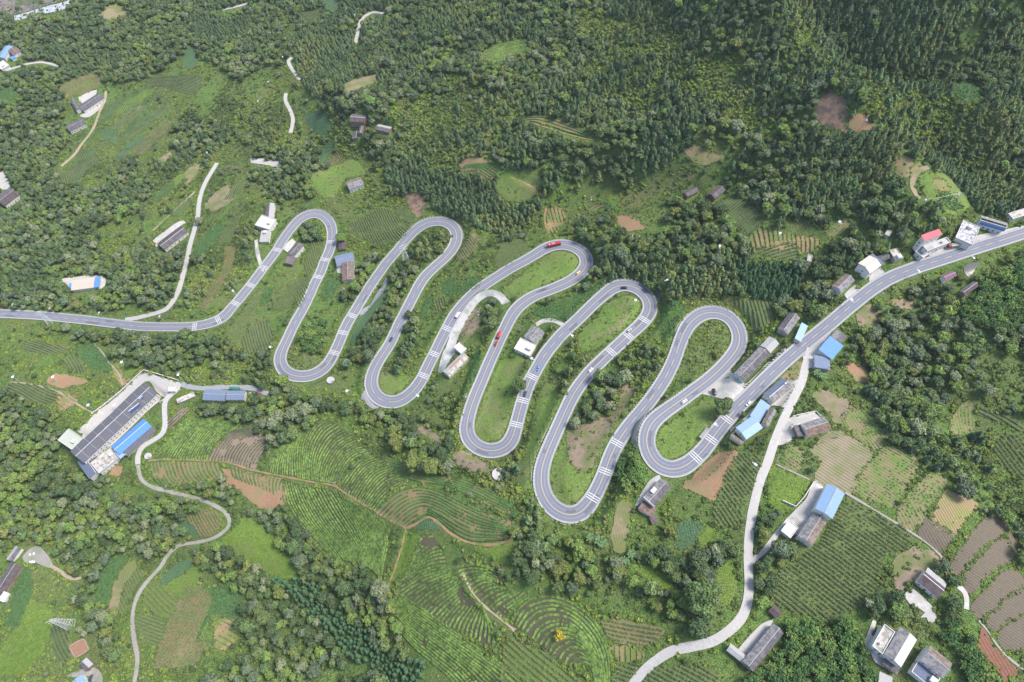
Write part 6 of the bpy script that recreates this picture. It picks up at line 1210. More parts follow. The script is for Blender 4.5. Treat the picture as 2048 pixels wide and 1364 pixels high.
_t = ['', '', 'twenty', 'thirty', 'forty', 'fifty', 'sixty', 'seventy', 'eighty', 'ninety']; _u = ['', 'first', 'second', 'third', 'fourth', 'fifth', 'sixth', 'seventh', 'eighth', 'ninth']
ORD += [('%s-%s ' % (_t[n // 10], _u[n % 10]) if n % 10 else _t[n // 10][:-1] + 'ieth ') for n in range(21, 100)]
CUTW = set('of the with and a at in on by beside its to over below above under inside between among next one'.split())
def rank_label(what, px, py):
    i = int(np.argmin(((LM - [px, py]) ** 2).sum(1))); w = LMARK[i][2].split()[:16 - len(what.split()) - 4]
    while w[-1].strip(',') in CUTW: w = w[:-1]
    d = float(np.hypot(*(LM[i] - [px, py]))); RANKS.setdefault((what, i), []).append(d); return '@@%s|%d|%.3f|%s' % (what, i, d, ' '.join(w))
def settle_labels():
    for o in scene.objects:
        l = o.get('label', '')
        if l.startswith('@@'):
            what, i, d, sh = l[2:].split('|'); r = sorted(RANKS[(what, int(i))]); k = min(range(len(r)), key=lambda q: abs(r[q] - float(d)))
            o['label'] = '%s, %sclosest to the %s' % (what, ORD[min(k, 98)], sh.strip(','))
CCOL = ['dark green', 'mid green', 'olive green']; BCOL = ['mid green', 'deep green', 'grey green', 'olive', 'fresh green', 'bluish green']
def trees(name, cat, x, y, z, s, zi, px, py, dep, vi, kinds, rad, cols, limit, key, label):
    infr = (px > 5) & (px < 2043) & (py > 5) & (py < 1359); sc = np.where(infr, s * rad / dep, 0); top = np.argsort(-sc)[:limit]; sel = np.zeros(len(x), bool); sel[top] = sc[top] > 0
    bases = {}
    for i in np.nonzero(sel)[0]:
        v = int(vi[i]); k = kinds[v]; sz = 'tall' if s[i] > 1.08 else 'small' if s[i] < .72 else 'medium'
        zd = ZD[int(zi[i])][1] if zi[i] else 'open scrub'; zd = {'thicket': 'hillside thicket', 'scrub': 'open scrub'}.get(zd, zd)
        lab = rank_label('%s %s %s' % (sz, cols[k[3]], cat), px[i], py[i])
        if v not in bases:
            e = empty(name, (0, 0, 0)); 
            for nm, m_ in (('trunk', k[0]), ('crown', k[1])):
                ob = link(bpy.data.objects.new(nm, m_)); ob.parent = e
            bases[v] = e; o = e
        else: o = copy_tree(bases[v])
        o.location = (x[i], y[i], z[i] - .05); o.rotation_euler = (0, 0, rnd.random() * 6.28); o.scale = (s[i],) * 3
        tag(o, lab, cat, '%ss in the %s' % (cat, zd))
    r = ~sel
    scatter(name.replace('_tree', '') + '_forest' if name != 'bamboo_clump' else 'bamboo_grove', key, [k[2] for k in kinds], np.c_[x, y, z][r], s[r], s[r] * rng.uniform(.88, 1.15, r.sum()), vi[r], label)
trees('conifer_tree', 'conifer tree', cx, cy, cz, cs, ci_, cpx, cpy, cdep, cvi, CONI, 1.8, CCOL, 290, 'conifer', 'mass of pointed conifers covering the far slopes')
trees('broadleaf_tree', 'broadleaf tree', bx, by, bz, bs, bi_, bpx, bpy_, bdep, bvi, BROAD, 3.2, BCOL, 290, 'broadleaf', 'mass of rounded broadleaf crowns in the woods')
x, y, z, s, zi, px, py, dep, r3 = pxa; trees('plantation_tree', 'young conifer', x, y, z, s, zi, px, py, dep, r3.integers(0, 3, len(x)), PLAN, 1.3, ['dark green'], 290, 'plantation', 'rest of the young conifer plantation')
x, y, z, s, zi, px, py, dep, r3 = yba; trees('bamboo_clump', 'bamboo', x, y, z, s, zi, px, py, dep, r3.integers(0, 9, len(x)), BAMB, 2.6, ['yellow green', 'green', 'deep green'], 290, 'bamboo', 'rest of the feathery bamboo groves')
# shrubs and weeds
def shr(sp, seed, lets, lo, hi, soft_ok, name, label, ramp):
    x, y, z, s, zi, px, py, dep, r = pick(sp, seed, lets, 1.0, .9, softok=soft_ok, sc=(lo, hi)); n = len(x)
    nn = nz(x, y, 30, 5) * .6 + nz(x, y, 9, 9) * .4; k = r.random(n) < np.clip(ramp[0] + (nn - .5) * ramp[1], .08, 1)
    c = nz(x, y, 34, 60) + r.normal(0, .16, n); cc = np.select([c < .36, c < .58, c < .78], [2, 0, 1], 3)
    scatter(name, 'shrub', SH_M, np.c_[x, y, z][k], s[k], (s * r.uniform(.6, 1.1, n))[k], (r.integers(0, 3, n) * 4 + cc)[k], label)
shr(1.9, 21, {'K': .9}, .7, 2.2, False, 'undergrowth', 'dense bright thicket shrubs on the upper slopes', (.85, .6))
shr(2.0, 22, {' ': .68, 'S': .42, 'N': .1}, .35, 1.7, False, 'undergrowth', 'scattered weeds and low shrubs on the open slopes', (.62, 2.2))
shr(3.4, 23, {'M': .8, 'L': .8, 'B': .8, 'C': .7, 'Y': .6, 'P': .5}, .9, 2.0, False, 'undergrowth', 'shrubs under and between the forest trees', (.9, .4))
shr(1.25, 24, {' ': .8, 'S': .7, 'K': .4, 'N': .3}, .18, .5, False, 'weeds', 'carpet of tall weeds and ferns between the shrubs', (.6, 2.0))
acc = []
for kind, W, d, lb_ in PLANTROWS:
    if kind in ('pond',): continue
    c_ = np.vstack([W, W[:1]]); s_ = np.r_[0, np.cumsum(np.linalg.norm(np.diff(c_, axis=0), axis=1))]; u = np.arange(0, s_[-1], .9) ; q = np.c_[np.interp(u, s_, c_[:, 0]), np.interp(u, s_, c_[:, 1])] + rng.normal(0, .55, (len(u), 2)); acc.append(q[rng.random(len(q)) < .62])
q = np.vstack(acc); zq = grid_z(q[:, 0], q[:, 1]); q = q[~look(hard, *project(q[:, 0], q[:, 1], zq)[:2])]; zq = grid_z(q[:, 0], q[:, 1]); n = len(q)
scatter('weeds', 'shrub', SH_M, np.c_[q, zq], rng.uniform(.25, .85, n), rng.uniform(.2, .7, n), rng.integers(0, 12, n), 'weedy margins between the plots')
LAWNS = [p for p in PLANTROWS if p[0] in ('lawn', 'lawn2', 'grass2', 'grass', 'dugsoil', 'slope', 'slope2', 'orangegreen', 'purple')]
def world_in(W, sp, r, keep=1.0):
    gx, gy = np.meshgrid(np.arange(W[:, 0].min(), W[:, 0].max(), sp), np.arange(W[:, 1].min(), W[:, 1].max(), sp)); gx = gx.ravel() + r.uniform(-.5, .5, gx.size) * sp; gy = gy.ravel() + r.uniform(-.5, .5, gy.size) * sp
    m = inpoly(gx, gy, W) & (r.random(gx.size) < keep); return gx[m], gy[m]
acc = []
for kind, W, d, lb_ in LAWNS:
    kk = {'lawn': .07, 'lawn2': .38, 'grass2': .42, 'grass': .08, 'dugsoil': .2, 'slope': .13, 'slope2': .28, 'orangegreen': .2, 'purple': .04}[kind]
    gx, gy = world_in(W, 1.7, rng, kk); n = len(gx); acc.append(np.c_[gx, gy, grid_z(gx, gy) + .2, rng.uniform(.25, 1.0 if kind != 'grass' else .5, n), rng.integers(0, 12, n)])
acc = np.vstack(acc); b_ = look(hard, *project(acc[:, 0], acc[:, 1], acc[:, 2])[:2]); acc = acc[~b_]
scatter('undergrowth', 'shrub', SH_M, acc[:, :3], acc[:, 3], acc[:, 3] * .8, acc[:, 4], 'tufts and seedlings dotted over the lawns and clearings')
# ------------------------------------------------------------------ maize and vegetable rows
def hedge(A, c, nn, fill, wsc=1.0, hsc=1.0):
    n = len(c); g = nz(c[:, 0], c[:, 1], 7, 91) * .8 + rng.random(n) * .2; on = g < fill * .95 + .06 * (fill > .84)
    wd = rng.uniform(.58, .80, n) * wsc; hh = rng.uniform(.5, .85, n) * hsc; z = grid_z(c[:, 0], c[:, 1]) + .1
    prof = [(-1, 0), (-.86, .72), (-.25, 1.0), (.35, .97), (.9, .66), (1, 0)]; K = len(prof)
    V = np.stack([np.c_[c + nn * (o * wd * rng.uniform(.85, 1.15, n))[:, None], z + hh * q * rng.uniform(.85, 1.12, n)] for o, q in prof], 1).reshape(-1, 3)
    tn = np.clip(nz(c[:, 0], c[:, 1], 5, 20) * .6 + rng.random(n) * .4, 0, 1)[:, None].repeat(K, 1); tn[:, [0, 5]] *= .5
    ii = np.nonzero(on[:-1])[0][:, None]; kk = np.arange(K - 1)[None]; Q = np.stack([ii * K + kk, ii * K + kk + 1, (ii + 1) * K + kk + 1, (ii + 1) * K + kk], -1).reshape(-1, 4)
    if len(Q): A.add(V, Q, tn.ravel())

def rows_in(W, d, sp, st_, jit=.12):
    d = d / np.linalg.norm(d); n_ = np.array([-d[1], d[0]]); a = W @ d; b = W @ n_
    u, v = np.meshgrid(np.arange(a.min(), a.max(), st_), np.arange(b.min(), b.max(), sp)); u = u.ravel() + rng.normal(0, jit, u.size); v = v.ravel() + rng.normal(0, jit * .6, v.size) + .35 * np.sin(u / 9)
    p = u[:, None] * d + v[:, None] * n_; m = inpoly(p[:, 0], p[:, 1], W); return p[m]
for kind, W, d, lb_ in PLANTROWS:
    if kind.startswith('corn'):
        p = rows_in(W, d, 2.1 if kind != 'cornyellow' else 2.7, .62, .14); n = len(p); g = nz(p[:, 0], p[:, 1], 9, 31)
        k = rng.random(n) < (.93 if kind != 'cornpale' else .8) * np.clip(.35 + g * 1.6, 0, 1); p = p[k]; n = len(p)
        ripe = {'corn': .10, 'cornpale': .4, 'cornbrown': .55, 'cornyellow': .45}[kind]; vi = np.where(rng.random(n) < ripe * (.4 + 1.2 * g[k]), 2, rng.integers(0, 2, n))
        scatter('maize_rows', 'maize', CORN, np.c_[p, grid_z(p[:, 0], p[:, 1]) + .2], rng.uniform(.85, 1.3, n), rng.uniform(.8, 1.15, n), vi, 'maize plants of the ' + lb_)
    elif kind in ('rowsdark', 'slope', 'slope2', 'rowsorange'):
        d = d / np.linalg.norm(d); n_ = np.array([-d[1], d[0]]); ua = W @ d; vb = W @ n_; A = Acc(); v = vb.min() + 1
        while v < vb.max():
            u = np.arange(ua.min(), ua.max(), .9); p = u[:, None] * d + (v + .9 * np.sin(u / 11 + v * .02))[:, None] * n_; ins = inpoly(p[:, 0], p[:, 1], W); j = 0
            while j < len(u):
                if not ins[j]: j += 1; continue
                k = j
                while k < len(u) and ins[k]: k += 1
                if k - j > 3: hedge(A, p[j:k], np.tile(n_, (k - j, 1)), {'rowsdark': .85, 'slope': .78, 'slope2': .62, 'rowsorange': .72}[kind], {'rowsorange': .6, 'slope': .7, 'slope2': .7}.get(kind, .85), 1.1)
                j = k
            v += {'rowsdark': 2.3, 'slope': 3.0, 'slope2': 3.4, 'rowsorange': 2.8}[kind] * rng.uniform(.9, 1.1)
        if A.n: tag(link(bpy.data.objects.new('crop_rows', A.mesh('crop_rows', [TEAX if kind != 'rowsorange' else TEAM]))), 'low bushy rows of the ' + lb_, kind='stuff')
    elif kind in ('crop', 'crop2', 'tealgreen', 'mixed'):
        sp, st_, kk = {'crop': (.95, .7, .75), 'crop2': (1.0, .7, .8), 'tealgreen': (1.4, .55, .8), 'rowsdark': (1.9, .5, .95), 'rowsorange': (2.3, .5, .85), 'mixed': (1.7, .8, .45), 'slope': (2.1, .65, .72), 'slope2': (2.3, .65, .5)}[kind]
        p = rows_in(W, d, sp, st_, .1); g = nz(p[:, 0], p[:, 1], 12, 13); p = p[rng.random(len(p)) < kk * np.clip(g * 2.2, .15, 1)]; n = len(p); big = 1.35 if kind in ('crop', 'crop2') else 1.0
        scatter('vegetable_rows', 'crop', CROPS, np.c_[p, grid_z(p[:, 0], p[:, 1]) + .22], rng.uniform(.7, 1.25, n) * big, rng.uniform(.6, 1.2, n) * big, rng.integers(0, 2, n) * (kind not in ('rowsdark', 'slope', 'slope2')), 'low plants of the ' + lb_)
# ------------------------------------------------------------------ tea hedges
def rs_curve(c, n):
    s = np.r_[0, np.cumsum(np.linalg.norm(np.diff(c, axis=0), axis=1))]; u = np.linspace(0, s[-1], n); return np.c_[np.interp(u, s, c[:, 0]), np.interp(u, s, c[:, 1])]
for typ, fill, curves, lb_ in TEA:
    C3 = []
    for c in curves:
        cc = catmull(c, 4); x, y, z = hit(grid_z, cc[:, 0], cc[:, 1]); C3.append(rs_curve(np.c_[x, y], 80))
    C3 = np.array(C3); poly = np.array(list(curves[0]) + [c[-1] for c in curves[1:-1]] + list(curves[-1][::-1]) + [c[0] for c in curves[1:-1]][::-1], float)
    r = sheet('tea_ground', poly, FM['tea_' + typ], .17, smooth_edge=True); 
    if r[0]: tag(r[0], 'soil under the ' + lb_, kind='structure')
    paint(soft, poly, True)
    dist = [(lambda q: .7 * q.max() + .3 * q.mean())(np.linalg.norm(C3[i + 1] - C3[i], axis=1)) for i in range(len(C3) - 1)]; cum = np.r_[0, np.cumsum(dist)]; pitch = {'g': 2.5, 'p': 2.4, 'o': 2.7, 'd': 2.6}[typ]
    if 'orange soil' in lb_: pitch = 3.4
    nrow = max(2, int(cum[-1] / pitch)); A = Acc()
    for k in range(nrow + 1):
        u = cum[-1] * k / nrow; i = min(len(dist) - 1, int(np.searchsorted(cum, u, 'right') - 1)); f = (u - cum[i]) / dist[i]
        def at(j): return C3[min(max(j, 0), len(C3) - 1)]
        a0, a1, a2, a3 = at(i - 1) if i > 0 else 2 * at(0) - at(1), at(i), at(i + 1), at(i + 2) if i + 2 < len(C3) else 2 * at(i + 1) - at(i)
        c = .5 * (2 * a1 + (-a0 + a2) * f + (2 * a0 - 5 * a1 + 4 * a2 - a3) * f * f + (-a0 + 3 * a1 - 3 * a2 + a3) * f ** 3)
        ln = np.linalg.norm(np.diff(c, axis=0), axis=1).sum(); n = max(4, int(ln / .85)); c = rs_curve(c, n); t = np.gradient(c, axis=0); t /= np.linalg.norm(t, axis=1)[:, None] + 1e-9; nn = np.c_[-t[:, 1], t[:, 0]]
        c = c + nn * (gsmooth(rng.normal(0, .35, n), 4)[:n, None] if n > 30 else 0)
        hedge(A, c, nn, fill, {'p': .8, 'd': 1.12}.get(typ, 1.0), {'d': .8}.get(typ, 1.0))
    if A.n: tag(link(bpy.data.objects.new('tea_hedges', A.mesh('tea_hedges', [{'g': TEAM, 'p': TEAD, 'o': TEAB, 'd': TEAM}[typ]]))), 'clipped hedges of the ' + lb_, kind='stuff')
# ------------------------------------------------------------------ single plants
for x_, y_, r0, c_ in BIGTREES:
    px, py, hh = x_, y_, r0 * 1.3; X, Y, Zt = (float(a[0]) for a in hit(grid_z, px, py, hh)); zz = float(grid_z(X, Y)); seed = int(x_)
    A = Acc(); broad_crown(A, r0, np.random.default_rng(seed), int(230 * (r0 / 3.2) ** 1.8) + 120, size=.36 + .02 * r0, z0=r0 * 1.05); T = Acc(); add_trunk(T, r0 * 1.0, r0 * .07, np.random.default_rng(seed), 0, 5, r0 * .45)
    e = empty('broadleaf_tree', (X, Y, zz - .1), 0, None, None)
    for nm, acc_, m_ in (('trunk', T, BARK), ('crown', A, BROADM[c_])):
        ob = link(bpy.data.objects.new(nm, acc_.mesh(nm, [m_]))); ob.parent = e
    SPECIAL_TREES = globals().setdefault('SPECIAL_TREES', []); SPECIAL_TREES.append((e, BCOL[c_], r0))
px, py = YELLOW; X, Y, Zt = (float(a[0]) for a in hit(grid_z, px, py, 3)); e = empty('yellow_tree', (X, Y, float(grid_z(X, Y)) - .1), 0, 'bright yellow young tree alone among the tea rows at the bottom', 'tree')
A = Acc(); rs = np.random.default_rng(4)
for k in range(13):
    e0 = np.array([rs.normal(0, 1.1), rs.normal(0, 1.5), rs.uniform(2.4, 5.0)]); u = rs.normal(0, 1, (26, 3)); u[:, 2] = np.abs(u[:, 2]); v, q = cards(e0 + u * [.45, .45, .3], u, .3, rs); A.add(v, q, np.repeat(rs.random(26), 4))
T = Acc(); add_trunk(T, 3, .1, rs, 0, 5, 1.5)
for nm, acc_, m_ in (('trunk', T, BARK), ('crown', A, YELM)): ob = link(bpy.data.objects.new(nm, acc_.mesh(nm, [m_]))); ob.parent = e
ban0 = None
for px, py in BANANAS:
    X, Y, _ = (float(a[0]) for a in hit(grid_z, px, py, 2.5))
    if ban0 is None:
        ban0 = o = empty('banana_plant', (0, 0, 0))
        for nm, m_ in (('stem', BAN[0]), ('leaves', BAN[1])): ob = link(bpy.data.objects.new(nm, m_)); ob.parent = o
    else: o = copy_tree(ban0)
    o.location = (X, Y, float(grid_z(X, Y))); o.rotation_euler = (0, 0, rnd.random() * 6); globals().setdefault('BANOBJ', []).append(o)
GOLD = []
gm = None
for px, py in [(279,750),(271,757),(257,769),(245,778),(237,785),(219,799),(208,808),(199,816),(300,748),(328,756),(182,832)]:
    X, Y, _ = (float(a[0]) for a in hit(grid_z, px, py, .5))
    if gm is None: gm = mk(lambda A: shrub_crown(A, np.random.default_rng(3), .95, 60)).mesh('golden_shrub', [GOLDM])
    o = link(bpy.data.objects.new('golden_shrub', gm)); o.location = (X, Y, float(grid_z(X, Y)) + .25); o.rotation_euler = (0, 0, rnd.random() * 6); GOLD.append(o)
    o['category'] = 'shrub'; o['group'] = 'golden shrubs inside the factory wall'; o['label'] = 'clipped golden yellow shrub along the factory boundary wall'
# ------------------------------------------------------------------ buildings
def roofm(n, a, b, kind='tile', **kw):
    st_ = {'tile': ('X', .55, .05, (.80,.80,.80)), 'sheet': ('X', .8, .04, (.90,.91,.92)), 'flat': None}[kind]
    return mat('roof_' + n, a, b, kw.pop('scale', .7), kw.pop('rough', .85), stripe=st_, contrast=.7, detail=7, **kw)
roofm('tile', (.20,.19,.20), (.30,.29,.29)); roofm('slate', (.070,.065,.078), (.125,.115,.13), c=(.15,.14,.145), cscale=.5); roofm('greytile', (.20,.195,.20), (.29,.28,.28), c=(.15,.145,.15), cscale=.6)
roofm('browntile', (.19,.145,.12), (.26,.21,.18), c=(.14,.11,.10), cscale=.6); roofm('rusttile', (.17,.105,.085), (.27,.19,.155), scale=1.6, c=(.12,.085,.075), cscale=.8); roofm('brownpurple', (.085,.065,.072), (.13,.10,.10), c=(.075,.058,.062), cscale=.5)
roofm('darktile', (.095,.095,.118), (.14,.14,.162), c=(.115,.115,.132), cscale=.25); roofm('navy', (.10,.12,.18), (.14,.16,.22), 'sheet'); roofm('bluegrey', (.13,.17,.25), (.17,.21,.29), 'sheet', rough=.6); roofm('steelblue', (.17,.27,.42), (.20,.31,.46), 'sheet', rough=.5)
roofm('blue', (.08,.21,.50), (.10,.24,.54), 'sheet', rough=.5); roofm('skyblue', (.23,.35,.50), (.26,.38,.53), 'sheet', rough=.5); roofm('red', (.40,.07,.10), (.45,.09,.12), 'sheet', rough=.5); roofm('purple', (.17,.085,.13), (.21,.11,.15), 'sheet')
roofm('cream', (.58,.545,.46), (.52,.48,.41), 'sheet'); roofm('beige', (.50,.43,.36), (.44,.38,.31), 'sheet'); roofm('whitesheet', (.58,.57,.55), (.50,.49,.47), 'sheet'); roofm('palegrey', (.30,.295,.295), (.38,.37,.365), 'sheet')
roofm('patch', (.30,.30,.33), (.58,.58,.60), 'flat', scale=.9, c=(.22,.21,.22), cscale=.5); roofm('dirtyflat', (.50,.46,.42), (.36,.33,.30), 'flat', scale=.5, c=(.24,.23,.19), cscale=.35); roofm('greyflat', (.36,.35,.34), (.44,.43,.42), 'flat', c=(.30,.29,.285), cscale=.2); roofm('whiteflat', (.55,.53,.51), (.46,.45,.43), 'flat', c=(.45,.43,.40), cscale=.5)
roofm('greenflat', (.36,.38,.33), (.42,.44,.38), 'sheet'); roofm('palegreen', (.56,.62,.52), (.60,.66,.56), 'sheet')
mat('wall_white', (.72,.70,.68), (.58,.56,.53), .5, .85, contrast=.8); mat('wall_grey', (.40,.38,.36), (.30,.285,.27), .6, .9); mat('wall_brown', (.26,.18,.13), (.19,.135,.10), .6, .9); mat('wall_teal', (.34,.52,.50), (.42,.55,.53), .5, .8); mat('wall_cream', (.62,.55,.44), (.54,.47,.38), .5, .85); mat('wall_pink', (.60,.45,.42), (.52,.40,.37), .5, .85)
mat('glass_dark', (.03,.035,.045), (.05,.055,.065), 1, .15, spec=.6); mat('trim_white', (.62,.61,.60), (.54,.53,.52), 1, .7); mat('metal_grey', (.45,.46,.48), (.55,.56,.58), 2, .45, metallic=.6); mat('door_brown', (.16,.09,.06), (.20,.12,.08), 2, .7)
mat('solar_blue', (.03,.06,.16), (.04,.08,.20), 2, .2, spec=.6); mat('pole_white', (.62,.62,.62), (.72,.72,.72), 1, .6); mat('lamp_panel', (.52,.56,.62), (.60,.64,.70), 2, .3); mat('concrete_pole', (.50,.49,.47), (.42,.41,.40), 1, .8)
mat('rubber', (.03,.03,.032), (.04,.04,.042), 3, .9)
def plat(n, pts, z0, z1, m): 
    mb = MB(); k = len(pts); mb.v = [(x, y, z0) for x, y in pts] + [(x, y, z1) for x, y in pts]
    for i in range(k): j = (i + 1) % k; mb.f.append((i, j, k + j, k + i)); mb.m.append(0)
    mb.f.append(tuple(range(k, 2 * k))); mb.m.append(0); return mb
WINMESH = {}
def window(parent, x, y, z, nrm, w=1.1, h=1.3):
    key = (round(w, 1), round(h, 1), nrm)
    if key not in WINMESH:
        f = MB(); p = MB(); d = .05; hw, hh = w / 2, h / 2
        for a0, a1, b0, b1 in ((-hw, hw, hh - .09, hh), (-hw, hw, -hh, -hh + .09), (-hw, -hw + .09, -hh + .09, hh - .09), (hw - .09, hw, -hh + .09, hh - .09)):
            f.box(a0, a1, -.02, d, b0, b1) if nrm in 'yY' else f.box(-.02, d, a0, a1, b0, b1)
        p.box(-hw + .09, hw - .09, -.015, .02, -hh + .09, hh - .09) if nrm in 'yY' else p.box(-.015, .02, -hw + .09, hw - .09, -hh + .09, hh - .09)
        WINMESH[key] = (f.mesh('window', MATS['trim_white']), p.mesh('pane', MATS['glass_dark']))
    a, b = WINMESH[key]; o = link(bpy.data.objects.new('window', a)); o.parent = parent; o.location = (x, y, z); g = link(bpy.data.objects.new('pane', b)); g.parent = o
    if nrm in 'Y': o.rotation_euler = (0, 0, math.pi)
    if nrm in 'X': o.rotation_euler = (0, 0, math.pi)
    return o
HOUSES = []
for bi, (b, (ctr, u, n, L, W, z0)) in enumerate(zip(H, SEATS)):
    lab, cat, kind, h, rise, *_c, ra, rb, wa, win, extra = b
    name = {'house': 'farmhouse', 'shed': 'shed', 'hut': 'hut', 'workshop': 'workshop', 'factory': 'factory_building'}[cat]
    ang = math.atan2(u[1], u[0]); s = 1 if np.dot(n, (-u[1], u[0])) > 0 else -1        # c0 side is +y*s locally
    root = empty(name, (float(ctr[0]), float(ctr[1]), z0), ang, lab, {'factory': 'building', 'workshop': 'building'}.get(cat, cat)); HOUSES.append((root, lab, L, W, h))
    mA, mB = MATS['roof_' + ra], MATS['roof_' + rb]; mw = MATS['wall_' + wa]; ov = .45; hl, hw = L / 2, W / 2; l2, w2 = hl - ov, hw - ov
    def slopes(nm, x0, x1, ya, za, yb, zb, m, t=.16, par=root):
        mb = MB(); q = [(x0, ya, za), (x1, ya, za), (x1, yb, zb), (x0, yb, zb)]; mb.v = [(a, c, d + t) for a, c, d in q] + q
        for f in ((0, 1, 2, 3), (7, 6, 5, 4), (0, 4, 5, 1), (1, 5, 6, 2), (2, 6, 7, 3), (3, 7, 4, 0)): mb.f.append(f); mb.m.append(0)
        o = mb.link(nm, m, par); return o
    if kind == 'gable':
        mb = MB(); zt = h + rise * (1 - ov / hw) - .02
        mb.v = [(-l2, -w2, -3), (l2, -w2, -3), (l2, w2, -3), (-l2, w2, -3), (-l2, -w2, h), (l2, -w2, h), (l2, w2, h), (-l2, w2, h), (-l2, 0, h + rise - .05), (l2, 0, h + rise - .05)]
        mb.f = [(0, 1, 5, 4), (2, 3, 7, 6), (1, 2, 6, 9, 5), (3, 0, 4, 8, 7)]; mb.m = [0] * 4; mb.link('wall', mw, root)
        e = h - rise * ov / hw
        slopes('roof', -hl, hl, hw * s, e, 0, h + rise, mA); slopes('roof', -hl, hl, -hw * s, e, 0, h + rise, mB)
        rc = MB(); rc.box(-hl, hl, -.16, .16, h + rise + .1, h + rise + .26)
        if cat in ('factory', 'house', 'workshop'): rc.link('ridge_cap', MATS['trim_white'] if extra == 'factory' or ra in ('blue', 'navy', 'brownpurple') else MATS['roof_palegrey'], root)
    elif kind == 'shed':
        mb = MB(); zz = h + rise
        mb.v = [(-l2, -w2, -3), (l2, -w2, -3), (l2, w2, -3), (-l2, w2, -3)] + [(x, y, (h if (y > 0) == (s < 0) else zz)) for x, y in ((-l2, -w2), (l2, -w2), (l2, w2), (-l2, w2))]
        mb.f = [(0, 1, 5, 4), (1, 2, 6, 5), (2, 3, 7, 6), (3, 0, 4, 7)]; mb.m = [0] * 4; mb.link('wall', mw, root)
        slopes('roof', -hl, hl, hw * s, zz + .02, -hw * s, h + .02, mA)
    else:
        mb = MB(); mb.box(-l2, l2, -w2, w2, -3, h - .3); mb.link('wall', mw, root)
        mb = MB(); mb.box(-hl, hl, -hw, hw, h - .29, h - .02); mb.link('roof', mA, root)
        if rise >= .4:
            mb = MB(); ph = min(.75, rise)
            for q in ((-hl, hl, -hw, -hw + .25), (-hl, hl, hw - .25, hw), (-hl, -hl + .25, -hw + .25, hw - .25), (hl - .25, hl, -hw + .25, hw - .25)): mb.box(*q, h - .019, h + ph)
            mb.link('parapet', MATS['trim_white'] if wa == 'white' else MATS['wall_grey'], root)
        if W > 6 and L > 8 and extra is None:
            mb = MB(); mb.box(hl * .35, hl * .35 + 2.6, -1.2, 1.2, h - .019, h + 2.0); o = mb.link('stair_head', MATS['wall_white'], root); mb = MB(); mb.box(hl * .35 - .2, hl * .35 + 2.8, -1.4, 1.4, h + 2.001, h + 2.15); r2_ = mb.link('slab', MATS['roof_whiteflat'], o)
    if win:
        rows_ = max(1, int((h - .6) // 2.9)); nwx = min(22 if win == 3 else 6, max(2, int(L / 3.2)))
        for side in (1, -1):
            ny_ = math.cos(ang) * side                        # world y of the wall's outward normal
            if ny_ > .35: continue
            for r_i in range(rows_):
                for k in range(nwx):
                    if k == nwx // 2 and r_i == 0: continue
                    window(root, -l2 + (k + .5) * 2 * l2 / nwx, side * (w2 + .005), 1.6 + r_i * 2.95, 'y' if side > 0 else 'Y')
            d = MB(); d.box(-.6, .6, 0, .06, 0, 2.2); o = d.link('door', MATS['door_brown'], root); k = nwx // 2; o.location = (-l2 + (k + .5) * 2 * l2 / nwx, side * (w2 + .005) - (0 if side > 0 else .06), .02)
        for side in (1, -1):
            if math.sin(ang) * side > .35: continue
            for r_i in range(rows_):
                window(root, side * (l2 + .005), 0, 1.6 + r_i * 2.95, 'x' if side > 0 else 'X')
    if extra == 'factory':
        mb = MB()
        for k in range(9):
            x = -l2 + (k + .6) * 2 * l2 / 9
            for sd in (1, -1):
                y0, y1 = 0, sd * hw; za, zb = h + rise + .17, h - rise * ov / hw + .17; i = len(mb.v)
                mb.v += [(x - .1, y0, za), (x + .1, y0, za), (x + .1, y1, zb), (x - .1, y1, zb), (x - .1, y0, za + .2), (x + .1, y0, za + .2), (x + .1, y1, zb + .2), (x - .1, y1, zb + .2)]
                for f in ((4, 5, 6, 7), (0, 1, 5, 4), (1, 2, 6, 5), (2, 3, 7, 6), (3, 0, 4, 7)): mb.f.append(tuple(i + q for q in f)); mb.m.append(0)
        mb.link('fire_wall_cap', MATS['roof_palegrey'], root)
    if extra == 'leanto':
        slopes('side_roof', -hl * .82, hl, -hw * s * 1.02, h - .6, -(hw + 4.2) * s, h - 1.7, MATS['roof_darktile']); mb = MB(); a = sorted((-(hw + .1) * s, -(hw + 3.6) * s)); mb.box(-hl * .8, hl * .97, a[0], a[1], -3, h - 1.9); mb.link('side_wall', MATS['wall_grey'], root)
        mb = MB(); mb.box(-hl - 1.5, -hl + 4, min(-hw * s * .2, -hw * s * 1.5), max(-hw * s * .2, -hw * s * 1.5), h - 1.2, h - 1.0); mb.link('porch_roof', MATS['roof_skyblue'], root)
    if extra == 'bluefront':
        slopes('rear_roof', -hl, hl, hw, h + .6, hw - 3.2, h + 1.5, MATS['roof_tile']); slopes('canopy', -hl * .1, hl * .9, hw - 3.4, h + 1.0, -hw * .55, h + .8, MATS['roof_skyblue'])
        mb = MB(); mb.box(-hl * .8, hl, -hw - .5, -hw - .3, h - 2.6, h - .3); mb.link('blue_fascia', MATS['roof_blue'], root)
    if extra == 'bluestrip': slopes('end_roof', hl + .02, hl + 3.2, hw, h - .4, -hw, h - .3, MATS['roof_navy'])
    if extra == 'blueend':
        slopes('sheet_roof', hl - .2, hl + 5, hw, h - .2, -hw, h - .15, MATS['roof_blue']); slopes('sheet_roof', -hl - 3, -hl + .1, hw * .5, h - .3, -hw * .5, h - .3, MATS['roof_blue'])
    if extra == 'redstrip': slopes('red_strip', -hl * .5, hl * .55, hw * s * .06, h + rise * .95 + .2, hw * s * .42, h + rise * .6 + .2, MATS['roof_red'] if False else mat('roof_faded_red', (.42,.17,.14), (.36,.15,.13), .6))
